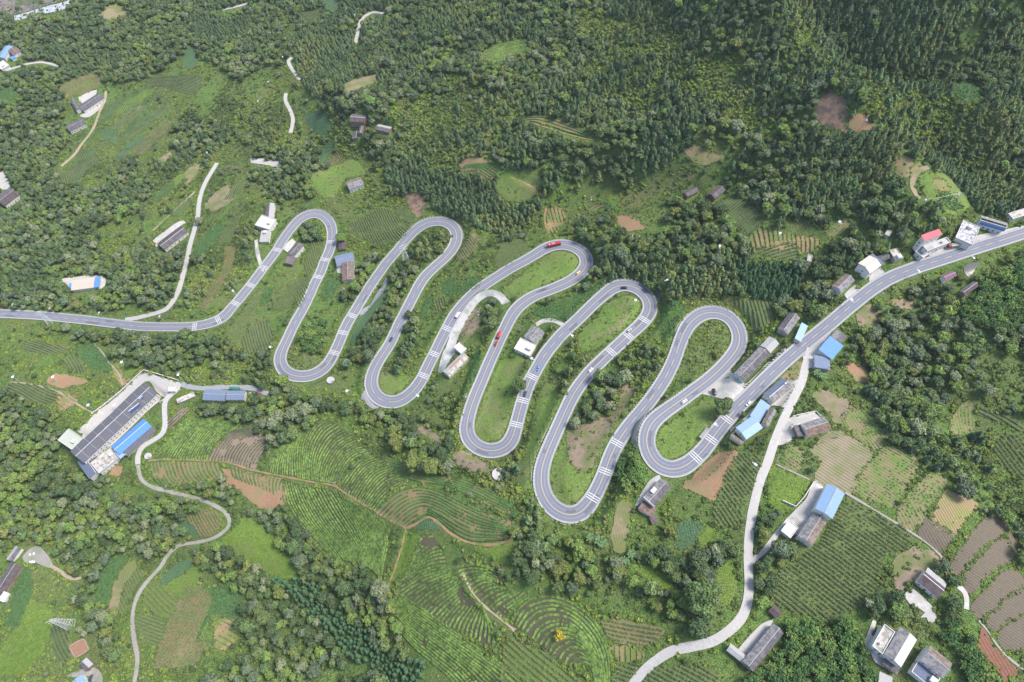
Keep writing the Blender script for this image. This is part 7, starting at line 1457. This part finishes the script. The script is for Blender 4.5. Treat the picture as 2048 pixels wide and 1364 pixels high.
    if extra == 'chimney':
        mb = MB(); mb.box(hl * .6, hl * .6 + .8, -.4, .4, h, h + rise + 1.3); mb.link('chimney', MATS['trim_white'], root)
    if extra == 'apron': slopes('lower_roof', -hl * .9, hl, -hw * s * 1.0, h - .35, -(hw + 2.6) * s, h - 1.1, MATS['roof_palegrey']) if False else slopes('lower_roof', -hl * .95, hl * .95, -hw * s * .45, h + rise * .55 + .18, -(hw + 1.2) * s, h - .35, MATS['roof_palegrey'])
    if extra == 'court':
        mb = MB(); mb.box(-hl * .35, hl * .1, hw * s * .25 if s > 0 else -hw * .85, hw * .85 if s > 0 else -hw * .25, h + .2, h + rise + .5); mb.link('light_well', MATS['roof_whiteflat'], root)
        mb = MB(); mb.box(-hl - .3, -hl, -hw, hw, h - .5, h + rise + .6); mb.link('gable_wall', MATS['trim_white'], root)
HXY = [(o.location.x, o.location.y, lab) for o, lab, *_ in HOUSES]
USED = {}
def place_label(what, x, y, sep='by the'):
    """label that names the closest building; further ones of the same sort say so"""
    d = sorted((math.hypot(x - a, y - b), lab) for a, b, lab in HXY)
    for dist, lab in d[:6]:
        w = lab.split(); short = ' '.join(w[:9 if len(what.split()) < 4 else 8])
        while short.split()[-1] in ('of', 'the', 'with', 'and', 'a', 'at', 'in', 'on', 'by', 'beside', 'its', 'to', 'over', 'below', 'above', 'under', 'inside', 'between', 'among', 'next', 'one', 'left', 'right', 'long', 'upper', 'lower', 'bottom', 'side', 'white', 'dark', 'two'): short = ' '.join(short.split()[:-1])
        l = '%s %s %s' % (what, sep, short)
        if l not in USED: USED[l] = 1; return l
    for pre in ('farther from', 'well away from', 'out beyond', 'past'):
        l = '%s %s the %s' % (what, pre, ' '.join(d[0][1].split()[:6]))
        if l not in USED: USED[l] = 1; return l
    return l
# ------------------------------------------------------------------ solar water heaters on the factory roof
shm = None
for px, py in [(284,797),(277,812),(271,817),(264,822),(216,857),(200,872)]:
    r0 = [h_ for h_ in HOUSES if h_[1].startswith('long two storey factory')][0]; X, Y, Zt = (float(a[0]) for a in (lambda q: (np.array([q[0]]), np.array([q[1]]), np.array([0])))(at_plane(px, py, r0[0].location.z + 8.4)))
    if shm is None:
        base = empty('solar_water_heater', (0, 0, 0)); mb = MB(); mb.box(-1.5, 1.5, -1.1, 1.0, .35, .45); mb.link('collector', MATS['solar_blue'], base); mb = MB(); mb.tube((-1.7, 1.2, .75), (1.7, 1.2, .75), .3, k=10); mb.link('tank', MATS['trim_white'], base)
        mb = MB(); [mb.box(x - .05, x + .05, y - .05, y + .05, -.9, .34) for x in (-1.3, 1.3) for y in (-.9, .9)]; mb.link('frame', MATS['metal_grey'], base); o = base; shm = 1
    else: o = copy_tree(base)
    o.location = (X, Y, r0[0].location.z + 8.6); o.rotation_euler = (0, 0, r0[0].rotation_euler.z); tag(o, 'solar water heater with white tank on the dark factory roof', 'water heater', 'solar water heaters on the factory roof')
# ------------------------------------------------------------------ poles
def lamp():
    e = empty('street_lamp', (0, 0, 0)); mb = MB(); mb.tube((0, 0, -.5), (0, 0, 7.4), .13, .08, 8); mb.link('pole', MATS['pole_white'], e); mb = MB(); mb.tube((0, 0, 6.9), (1.5, 0, 7.5), .05, .04, 5); mb.link('arm', MATS['pole_white'], e)
    mb = MB(); mb.box(1.2, 2.1, -.17, .17, 7.42, 7.56); mb.link('lamp_head', MATS['pole_white'], e)
    mb = MB(); mb.v = [(-.9, -.75, 7.5), (.9, -.75, 7.5), (.9, .75, 8.1), (-.9, .75, 8.1), (-.9, -.75, 7.56), (.9, -.75, 7.56), (.9, .75, 8.16), (-.9, .75, 8.16)]
    for f in ((0, 3, 2, 1), (4, 5, 6, 7), (0, 1, 5, 4), (1, 2, 6, 5), (2, 3, 7, 6), (3, 0, 4, 7)): mb.f.append(f); mb.m.append(0)
    mb.link('solar_panel', MATS['lamp_panel'], e); return e
def pole(n=1, arms=1, H_=9.5):
    e = empty('utility_pole', (0, 0, 0)); 
    for k in range(n):
        x = (k - (n - 1) / 2) * 3.2; mb = MB(); mb.tube((x, 0, -.6), (x, 0, H_), .19, .11, 8); mb.link('pole', MATS['concrete_pole'], e)
    for a in range(arms):
        z = H_ - .5 - a * 1.1; w = 1.0 if n == 1 else 2.6; mb = MB(); mb.box(-w, w, .13, .25, z - .07, z + .07); mb.link('crossarm', MATS['metal_grey'], e); mb = MB()
        for x in np.linspace(-w * .9, w * .9, 4 if n == 1 else 6): mb.tube((x, .19, z + .071), (x, .19, z + .4), .06, .05, 6)
        mb.link('insulator', MATS['trim_white'], e)
    if n == 2 or arms == 3: mb = MB(); mb.box(-.6, .6, -.85, -.2, H_ * .62, H_ * .62 + 1.3); mb.link('transformer', MATS['metal_grey'], e)
    return e
PK = {'lamp': lamp, 'pole': lambda: pole(1, 1, 8), 'util': lambda: pole(1, 3, 12.5), 'hpole': lambda: pole(2, 2, 10), 'double': lambda: pole(1, 2, 13)}; PB = {}
PW = {'lamp': ('white solar street lamp', 'street lamp'), 'pole': ('slim concrete wire pole', 'utility pole'), 'util': ('tall pole with three crossarms', 'utility pole'), 'hpole': ('twin H frame power pole', 'utility pole'), 'double': ('tall white pole with two crossarms', 'utility pole')}
TOPS = {}
for kind, px, py in POLES:
    X, Y, _ = (float(a[0]) for a in hit(grid_z, px, py)); Zg = float(grid_z(X, Y))
    if kind not in PB: PB[kind] = o = PK[kind]()
    else: o = copy_tree(PB[kind])
    i = int(np.argmin((ROAD[:, 0] - X) ** 2 + (ROAD[:, 1] - Y) ** 2)); a = math.atan2(ROAD[i, 1] - Y, ROAD[i, 0] - X) if kind == 'lamp' else rnd.uniform(-.8, .8)
    o.location = (X, Y, Zg); o.rotation_euler = (0, 0, a); tag(o, place_label(PW[kind][0], X, Y, 'near the'), PW[kind][1]); TOPS[(px, py)] = (X, Y, Zg)
# wires between a few poles
for k, (a, b, hz) in enumerate([((36,617),(109,625),7),((109,625),(207,634),7),((431,466),(423,389),7.4),((933,803),(876,778),7.4),((1836,417),(1905,404),9),((1721,259),(1836,417),9.5),((147,813),(116,762),7),((543,911),(673,973),7.2),((673,973),(738,913),7.2),((1585,764),(1560,829),7.4),((307,737),(364,758),7.2),((1180,413),(1208,573),7.5)]):
    if a not in TOPS or b not in TOPS: continue
    p = Vector(TOPS[a]) + Vector((0, 0, hz)); q = Vector(TOPS[b]) + Vector((0, 0, hz)); mb = MB(); pts = [p.lerp(q, t / 8) - Vector((0, 0, 3.2 * (t / 8) * (1 - t / 8))) for t in range(9)]
    for t in range(8): mb.tube(pts[t] - p, pts[t + 1] - p, .03, .03, 3, cap=False)
    o = mb.link('power_line', MATS['metal_grey']); o.location = p; tag(o, place_label('sagging overhead wire', *(p.lerp(q, .5).xy), 'crossing near the'), 'wire')
# lattice pylons
for px, py, hh in PYLONS:
    X, Y, _ = (float(a[0]) for a in hit(grid_z, px, py)); e = empty('lattice_pylon', (X, Y, float(grid_z(X, Y)) - .3), .5, place_label('grey steel lattice pylon', X, Y, 'not far from the'), 'pylon'); wb, wt = hh * .11, hh * .022
    cor = [(1, 1), (-1, 1), (-1, -1), (1, -1)]; at_ = lambda c, t: (c[0] * (wb + (wt - wb) * t), c[1] * (wb + (wt - wb) * t), hh * t)
    for c in cor: mb = MB(); mb.tube(at_(c, 0), at_(c, 1), .11, .08, 4); mb.link('leg', MATS['pole_white'], e)
    mb = MB(); ts = [1 - (1 - k / 9) ** 1.0 for k in range(10)]
    for k in range(9):
        for i in range(4):
            mb.tube(at_(cor[i], ts[k]), at_(cor[(i + 1) % 4], ts[k + 1]), .055, k=3, cap=False); mb.tube(at_(cor[(i + 1) % 4], ts[k]), at_(cor[i], ts[k + 1]), .055, k=3, cap=False)
    mb.link('bracing', MATS['pole_white'], e)
    for t in (.72, .84, .96): mb = MB(); mb.tube((-hh * .15, 0, hh * t), (hh * .15, 0, hh * t), .09, k=4); mb.tube((-hh * .15, 0, hh * t), (0, 0, hh * t + 1), .05, k=3); mb.tube((hh * .15, 0, hh * t), (0, 0, hh * t + 1), .05, k=3); mb.link('crossarm', MATS['pole_white'], e)
# ------------------------------------------------------------------ vehicles (length along +x)
PAINT = {k: mat('paint_' + k, v, v, 1, .3, spec=.5) for k, v in dict(red=(.36,.03,.04), yellow=(.72,.56,.30), black=(.02,.02,.024), silver=(.45,.46,.47), white=(.78,.78,.78), azure=(.10,.30,.62), navy=(.03,.04,.08), brown=(.12,.05,.04), green=(.03,.16,.10), olive=(.24,.26,.19), pink=(.7,.15,.35), orangecloth=(.75,.28,.06)).items()}
mat('headlight_glass', (.8,.8,.78), (.7,.7,.7), 1, .1, spec=.6)
def ring(x, hw, z0, z1, r=.12):
    pts = [(-hw + r, z0), (hw - r, z0), (hw, z0 + r), (hw - r * .4, z1 - r), (hw - r * 1.6, z1), (-hw + r * 1.6, z1), (-hw + r * .4, z1 - r), (-hw, z0 + r)]; return [(x, y, z) for y, z in pts]
def wheels(e, xs, hw, r):
    for x in xs:
        for s in (-1, 1):
            mb = MB(); mb.tube((x, s * (hw - .22), r), (x, s * (hw + .01), r), r, r, 14); w_ = mb.link('wheel', MATS['rubber'], e); mb = MB(); mb.tube((x, s * (hw - .1), r), (x, s * (hw + .03), r), r * .55, r * .5, 10); mb.link('rim', MATS['metal_grey'], w_)
def lights(e, x, hw, z):
    for s in (-1, 1): mb = MB(); mb.box(x - .06, x + .03, s * hw - .16, s * hw + .16, z - .08, z + .08); mb.link('headlight', MATS['headlight_glass'], e)
def car(c):
    e = empty('parked_car', (0, 0, 0)); m = PAINT[c]
    mb = MB(); mb.loft([ring(-2.2, .72, .42, .82), ring(-2.12, .84, .3, .95), ring(-1.5, .88, .24, 1.0), ring(0, .9, .22, .98), ring(1.2, .88, .24, .95), ring(2.0, .82, .28, .82), ring(2.22, .68, .4, .68)]); mb.link('body', m, e, True)
    mb = MB(); mb.loft([ring(-1.95, .7, .93, 1.0, .03), ring(-1.35, .66, .93, 1.4, .06), ring(-.1, .68, .93, 1.47, .06), ring(.55, .66, .93, 1.38, .06), ring(1.25, .72, .9, .96, .02)]); g = mb.link('cabin_glass', MATS['glass_dark'], e)
    mb = MB(); mb.loft([[(x, y, z) for x, y, z in ((x0, -.52, zz), (x0, .52, zz), (x0, .5, zz + .03), (x0, -.5, zz + .03))] for x0, zz in ((-1.35, 1.39), (-.1, 1.46), (.5, 1.38))]); mb.link('roof_panel', m, e)
    wheels(e, (-1.35, 1.35), .86, .33); lights(e, 2.14, .58, .62); return e
def van(c):
    e = empty('van', (0, 0, 0)); m = PAINT[c]; mb = MB(); mb.loft([ring(-2.8, .88, .4, 2.0), ring(-2.7, .98, .32, 2.2), ring(1.2, .98, .32, 2.25), ring(1.7, .95, .32, 2.0), ring(2.35, .92, .34, 1.2), ring(2.8, .82, .42, .95)]); mb.link('body', m, e, True)
    mb = MB(); mb.v = [(1.75, -.78, 1.98), (1.75, .78, 1.98), (2.33, .8, 1.27), (2.33, -.8, 1.27)]; mb.v = [(x + .03, y, z + .03) for x, y, z in mb.v]; mb.f = [(0, 3, 2, 1)]; mb.m = [0]; mb.link('windscreen', MATS['glass_dark'], e)
    wheels(e, (-1.7, 1.8), .96, .36); lights(e, 2.72, .62, .8); return e
def bus(c):
    e = empty('coach', (0, 0, 0)); m = PAINT[c]; mb = MB(); mb.loft([ring(-5.7, 1.1, .5, 3.0), ring(-5.6, 1.22, .35, 3.2), ring(5.4, 1.22, .35, 3.2), ring(5.7, 1.12, .45, 2.9)]); mb.link('body', m, e)
    for s in (-1, 1):
        for k in range(7): mb = MB(); mb.box(-5.2 + k * 1.45, -4.0 + k * 1.45, min(s * 1.2, s * 1.245), max(s * 1.2, s * 1.245), 1.6, 2.65); mb.link('side_window', MATS['glass_dark'], e)
    mb = MB(); mb.box(5.55, 5.74, -1.0, 1.0, 1.3, 2.75); mb.link('windscreen', MATS['glass_dark'], e); mb = MB(); mb.box(-1.2, 1.4, -.7, .7, 3.2, 3.42); mb.link('air_conditioner', PAINT['white'] if False else mat('paint_palered', (.6,.22,.22), None), e); mb = MB(); mb.box(2.8, 3.6, -.35, .35, 3.2, 3.3); mb.link('roof_hatch', PAINT['white'], e)
    wheels(e, (-3.4, 3.8), 1.2, .5); lights(e, 5.72, .85, .85); return e
def truck(c, long_=True):
    e = empty('truck', (0, 0, 0)); L_ = 8.6 if long_ else 5.6; fx = L_ / 2; cabm = PAINT['red'] if c == 'red' else PAINT['green']; load = PAINT['olive'] if (c == 'red' and long_) else PAINT['green'] if c == 'green' else PAINT['red']
    mb = MB(); mb.loft([ring(fx - 2.0, 1.1, .6, 2.6), ring(fx - 1.9, 1.15, .55, 2.75), ring(fx - .5, 1.15, .55, 2.7), ring(fx, 1.05, .6, 1.6)]); mb.link('cab', cabm, e, False)
    mb = MB(); mb.v = [(fx - .44, -.9, 2.62), (fx - .44, .9, 2.62), (fx + .04, .9, 1.75), (fx + .04, -.9, 1.75)]; mb.f = [(0, 3, 2, 1)]; mb.m = [0]; mb.link('windscreen', MATS['glass_dark'], e)
    mb = MB(); mb.box(-fx, fx - 2.1, -.5, .5, .6, .85); mb.link('chassis', MATS['rubber'], e)
    mb = MB(); k = 7; xs = np.linspace(-fx, fx - 2.2, k); mb.loft([[(x, -1.2, .9), (x, 1.2, .9), (x, 1.2, 2.45 + .08 * (i % 2)), (x, .6, 2.75 + .08 * (i % 2)), (x, -.6, 2.75 + .08 * (i % 2)), (x, -1.2, 2.45 + .08 * (i % 2))] for i, x in enumerate(xs)]); mb.link('covered_load' if long_ else 'cargo_box', load, e)
    wheels(e, (-fx + 1.2, -fx + 2.4, fx - 1.0) if long_ else (-fx + 1.2, fx - 1.0), 1.12, .48); lights(e, fx + .0, .85, .9); return e
VB = {}
for kind, px, py, hd, c, lab in CARS:
    on_road = np.min((pr[0] - px) ** 2 + (pr[1] - py) ** 2) < 12 ** 2
    X, Y, _ = (float(a[0]) for a in hit(grid_z, px, py, .7)); Zg = float(grid_z(X, Y)) + (.37 if not on_road else 0)
    X2, Y2, _ = (float(a[0]) for a in hit(grid_z, px + hd[0] * 10, py + hd[1] * 10, .7)); a = math.atan2(Y2 - Y, X2 - X); pitch = 0
    if on_road:
        i = int(np.argmin((ROAD[:, 0] - X) ** 2 + (ROAD[:, 1] - Y) ** 2)); t = np.array([RN[i, 1], -RN[i, 0]]); sg = 1 if np.dot(t, (math.cos(a), math.sin(a))) > 0 else -1; a = math.atan2(t[1] * sg, t[0] * sg)
        i0, i1 = max(0, i - 3), min(len(ROAD) - 1, i + 3); pitch = -math.atan2((ROAD[i1, 2] - ROAD[i0, 2]) * sg, 6); Zg = ROAD[i, 2] + .04
    if kind == 'car': key = (kind, c); fn = lambda: car(c)
    elif kind == 'van': key = (kind, c); fn = lambda: van(c)
    elif kind == 'bus': key = (kind, c); fn = lambda: bus(c)
    else: key = (kind, c); fn = lambda: truck(c, kind == 'truck')
    if key in VB: o = copy_tree(VB[key])
    else: VB[key] = o = fn()
    o.location = (X, Y, Zg); o.rotation_euler = (0, pitch, a); tag(o, lab, {'car': 'car', 'van': 'van', 'bus': 'bus'}.get(kind, 'truck'))
    if kind == 'car' and on_road: o.name = 'car'
# ------------------------------------------------------------------ tanks, shelter, signs, walls, people
for px, py, r_t, lab in TANKS:
    X, Y, _ = (float(a[0]) for a in hit(grid_z, px, py, 1.6)); e = empty('water_tank', (X, Y, float(grid_z(X, Y))), 0, lab, 'water tank'); mb = MB(); mb.tube((0, 0, -2.5), (0, 0, 1.5), r_t, r_t, 28); mb.link('tank_wall', MATS['wall_grey'], e)
    mb = MB(); mb.tube((0, 0, 1.5), (0, 0, 1.72), r_t + .18, r_t + .12, 28); mb.link('lid', MATS['roof_greyflat'], e); mb = MB(); mb.box(-.4, .4, -.4, .4, 1.72, 1.95); mb.link('hatch', MATS['metal_grey'], e)
c_, u_, n_, L_, W_, zg_ = rect_from((1398, 873), (1415, 853), (1421, 859), 2.8); e = empty('bus_shelter', (float(c_[0]), float(c_[1]), float(grid_z(*c_))), math.atan2(u_[1], u_[0]), 'grey ribbed bus shelter beside the last straight', 'shelter')
mb = MB(); 
for k in range(9): x = -L_ / 2 + (k + .5) * L_ / 9; mb.box(x - L_ / 24, x + L_ / 24, -W_ / 2, W_ / 2, 2.7, 2.82)
mb.link('roof', MATS['roof_palegrey'], e)
for x in (-1, 1):
    for y in (-1, 1): mb = MB(); mb.tube((x * (L_ / 2 - .4), y * (W_ / 2 - .3), 0), (x * (L_ / 2 - .4), y * (W_ / 2 - .3), 2.69), .09, k=8); mb.link('post', MATS['metal_grey'], e)
mb = MB(); mb.box(-L_ / 2 + .6, L_ / 2 - .6, -.25, .25, .42, .5); mb.link('bench', MATS['door_brown'], e)
X, Y, _ = (float(a[0]) for a in hit(grid_z, 1417, 910)); e = empty('road_sign', (X, Y, float(grid_z(X, Y))), .7, 'blue road sign panel by the rumble bars', 'sign'); mb = MB(); mb.tube((0, 0, -.3), (0, 0, 4.4), .09, k=8); mb.link('post', MATS['metal_grey'], e); mb = MB(); mb.box(-1.6, 1.6, -.16, -.09, 3.1, 4.5); mb.link('panel', MATS['roof_blue'], e); mb = MB(); mb.box(-1.5, 1.5, -.19, -.161, 3.2, 3.28); mb.box(-1.5, 1.5, -.19, -.161, 4.32, 4.4); mb.link('border_line', MATS['trim_white'], e)
def wall_thing(name, px, hgt, th, m, lab, cat, post=None, cap=None):
    P = lift_path(grid_z, px, 3, 2, 1.2); P[:, 2] = grid_z(P[:, 0], P[:, 1]); N = normals(P); o0 = P[0].copy(); e = empty(name, tuple(o0), 0, lab, cat); P = P - o0
    V_, Q_ = ribbon(P, N, [(th, -1), (th, hgt), (-th, hgt), (-th, -1)]); o = link(bpy.data.objects.new('panel', np_mesh('panel', V_, Q_, m))); o.parent = e
    if cap is not None: V_, Q_ = ribbon(P, N, [(th + .1, hgt + .005), (th + .1, hgt + .13), (-th - .1, hgt + .13), (-th - .1, hgt + .005)]); o = link(bpy.data.objects.new('coping', np_mesh('coping', V_, Q_, cap))); o.parent = e
    if post:
        for k in range(0, len(P), post): mb = MB(); mb.box(-.2, .2, -.2, .2, -1, hgt + .35); o = mb.link('post', MATS['trim_white'], e); o.location = tuple(P[k])
def cornered(pts): 
    out = []
    for a, b in zip(pts[:-1], pts[1:]): a, b = np.array(a, float), np.array(b, float); out += [tuple(a + (b - a) * t) for t in (0.001, .33, .66, .999)]
    return out
wall_thing('boundary_wall', cornered([(186,829),(214,808),(240,787),(285,745),(290,742)]), 2.2, .12, MATS['metal_grey'], 'long grey boundary wall above the factory yard', 'wall', 4, MATS['trim_white'])
wall_thing('boundary_wall', cornered([(290,742),(325,752),(360,763)]), 2.2, .12, MATS['metal_grey'], 'boundary wall from the factory corner to its gate', 'wall', 4, MATS['trim_white'])
wall_thing('boundary_wall', cornered([(320,806),(348,786),(362,778)]), 1.6, .12, MATS['wall_white'], 'low white wall along the lane below the factory', 'wall')
wall_thing('yard_wall', cornered([(1584,834),(1632,823),(1641,836)]), 1.6, .14, MATS['trim_white'], 'white wall round the yard of the farmhouse with rusty rear slope', 'wall')
wall_thing('yard_wall', cornered([(1563,1002),(1590,1014),(1606,996),(1626,965),(1634,964)]), 1.8, .16, MATS['trim_white'], 'white wall along the yard of the steel blue roof', 'wall')
wall_thing('plot_wall', cornered([(139,1293),(168,1277),(179,1299),(152,1316),(139,1293)]), .9, .14, MATS['wall_grey'], 'low grey wall framing the red earth plot', 'wall')
wall_thing('blue_banner', [(1308,574),(1314,586),(1319,600),(1321,612)], 1.5, .06, mat('banner_blue', (.05,.09,.42), (.10,.16,.55), 2, .6, contrast=.9), 'long blue banner fence outside the upper right hairpin', 'banner')
# guard rails with posts on some road edges
def person(c, lean):
    e = bpy.data.meshes.new('body'); s = .95
    pts = [(0, 0, .92), (.02 + lean * .15, 0, 1.15), (lean * .45, 0, 1.38), (lean * .55, 0, 1.5), (lean * .62, 0, 1.66), (0, .1, .5), (0, .11, .05), (.12, .11, .02), (0, -.1, .5), (.05, -.11, .05), (.17, -.11, .02), (lean * .42, .2, 1.36), (lean * .5 + .05, .24, 1.1), (lean * .6 + .2, .2, .92), (lean * .42, -.2, 1.36), (lean * .5 + .05, -.24, 1.1), (lean * .6 + .2, -.2, .92)]
    ed = [(0, 1), (1, 2), (2, 3), (3, 4), (0, 5), (5, 6), (6, 7), (0, 8), (8, 9), (9, 10), (2, 11), (11, 12), (12, 13), (2, 14), (14, 15), (15, 16)]
    rr = [.15, .14, .15, .055, .1, .075, .05, .04, .075, .05, .04, .06, .045, .035, .06, .045, .035]; e.from_pydata(pts, ed, []); o = link(bpy.data.objects.new('person', e)); e.materials.append(PAINT[c])
    sk = o.modifiers.new('skin', 'SKIN'); e.skin_vertices[0].data[0].use_root = True
    for i, r in enumerate(rr): e.skin_vertices[0].data[i].radius = (r, r)
    o.modifiers.new('sub', 'SUBSURF').levels = 1; mb = MB()
    mb.tube((lean * .62, 0, 1.68), (lean * .63, 0, 1.76), .22, .1, 12); h_ = mb.link('straw_hat', mat('straw', (.55,.45,.28), (.6,.5,.3), 5), o); return o
for px, py, c, lab in PEOPLE:
    X, Y, _ = (float(a[0]) for a in hit(grid_z, px, py, .8)); o = person(c, .9 if 'bending' in lab else .25); o.location = (X, Y, float(grid_z(X, Y)) + .2); o.rotation_euler = (0, 0, rnd.random() * 6); tag(o, lab, 'person')
# ------------------------------------------------------------------ labels of single plants, now that the buildings have names
for e, colr, r0 in SPECIAL_TREES: tag(e, place_label(('big ' if r0 > 6 else '') + colr + ' round tree', e.location.x, e.location.y, 'near the'), 'tree')
for o in globals().get('BANOBJ', []): tag(o, place_label('banana clump with long leaves', o.location.x, o.location.y, 'near the'), 'banana plant')
# tyres and roof tanks
tb = None
for k, (px, py) in enumerate([(1559,703),(1542,718),(1546,716),(1541,722),(1550,712)]):
    X, Y, _ = (float(a[0]) for a in hit(grid_z, px, py, .6))
    if tb is None:
        mb = MB(); 
        for lv in range(3):
            z = .18 + lv * .32; ringp = [[((.55 + .17 * math.cos(b)) * math.cos(a), (.55 + .17 * math.cos(b)) * math.sin(a), z + .15 * math.sin(b)) for b in np.linspace(0, 2 * math.pi, 7)[:-1]] for a in np.linspace(0, 2 * math.pi, 15)]; mb.loft(ringp, cap=False)
        tb = o = mb.link('tyre_stack', MATS['rubber'])
    else: o = tb.copy(); link(o)
    o.location = (X, Y, float(grid_z(X, Y)) + .47); o.scale = (1.4,) * 3; tag(o, ['stack of black tyres nearest the pale end block of the workshop', 'stack of tyres at the workshop front, by the road kerb', 'tyre stack in the middle of the workshop forecourt strip', 'lowest tyre stack of the workshop forecourt strip', 'tyre stack between the others on the workshop strip'][k], 'tyres', 'tyres in front of the workshop')
rt = None
for k, (hi, fx, fy) in enumerate([(0, -.3, .2), (4, .2, 0), (28, -.25, .1), (50, .2, .1), (41, .1, -.1)]):
    r0, lab, L_, W_, h_ = HOUSES[hi]
    if rt is None:
        rt = o = empty('roof_tank', (0, 0, 0)); mb = MB(); mb.tube((0, 0, .35), (0, 0, 1.5), .6, .6, 14); mb.tube((0, 0, 1.5), (0, 0, 1.75), .6, .2, 14); mb.link('tank', MATS['metal_grey'], o); mb = MB(); [mb.tube((x, y, 0), (x, y, .36), .05, k=5) for x in (-.35, .35) for y in (-.35, .35)]; mb.link('stand', MATS['metal_grey'], o)
    else: o = copy_tree(rt)
    c_, s_ = math.cos(r0.rotation_euler.z), math.sin(r0.rotation_euler.z); x_, y_ = fx * L_, fy * W_; o.location = (r0.location.x + c_ * x_ - s_ * y_, r0.location.y + s_ * x_ + c_ * y_, r0.location.z + h_ - .02); tag(o, place_label('steel water tank', o.location.x, o.location.y, 'on or beside the'), 'water tank', 'steel tanks on flat roofs')
# river and cliff at the top left corner
mat('rapids', (.50,.52,.58), (.22,.23,.27), .35, .6, contrast=.5, detail=9); mat('cliff', (.20,.16,.155), (.10,.095,.10), .12, .95, contrast=.5, detail=10, c=(.06,.09,.045), cscale=.06)
r = sheet('river', [(-60,72),(0,50),(40,40),(90,28),(135,18),(170,6),(190,-15),(160,-20),(135,2),(90,14),(45,28),(0,40),(-60,55)], MATS['rapids'], .5); tag(r[0], 'white boulder strewn river in the far valley', kind='structure')
r = sheet('cliff', [(-60,53),(0,39),(45,26),(90,13),(130,2),(170,-30),(-60,-60)], MATS['cliff'], .4, grid=4); tag(r[0], 'bare purple grey cliff above the river', kind='structure')

# ------------------------------------------------------------------ haze: one even box of air round everything
zl = float(ZZ.min()) - 1; xe, ye = float(GX[0]) - 5, float(GX[-1]) + 5; yb0, yb1 = float(GY[0]) - 5, float(GY[-1]) + 5
mb = MB(); mb.box(xe, ye, yb0, yb1, zl, max(CAMH, float(ZZ.max()) + 30) + 12); hz = bpy.data.materials.new('haze'); hz.use_nodes = True; nt = hz.node_tree; nt.nodes.remove(nt.nodes['Principled BSDF'])
pv = nt.nodes.new('ShaderNodeVolumePrincipled'); pv.inputs['Color'].default_value = (.80, .88, 1, 1); pv.inputs['Density'].default_value = .00005; pv.inputs['Anisotropy'].default_value = .2; nt.links.new(pv.outputs[0], nt.nodes['Material Output'].inputs['Volume'])
tag(mb.link('haze', hz), 'thin blue valley haze', kind='stuff')
settle_labels()
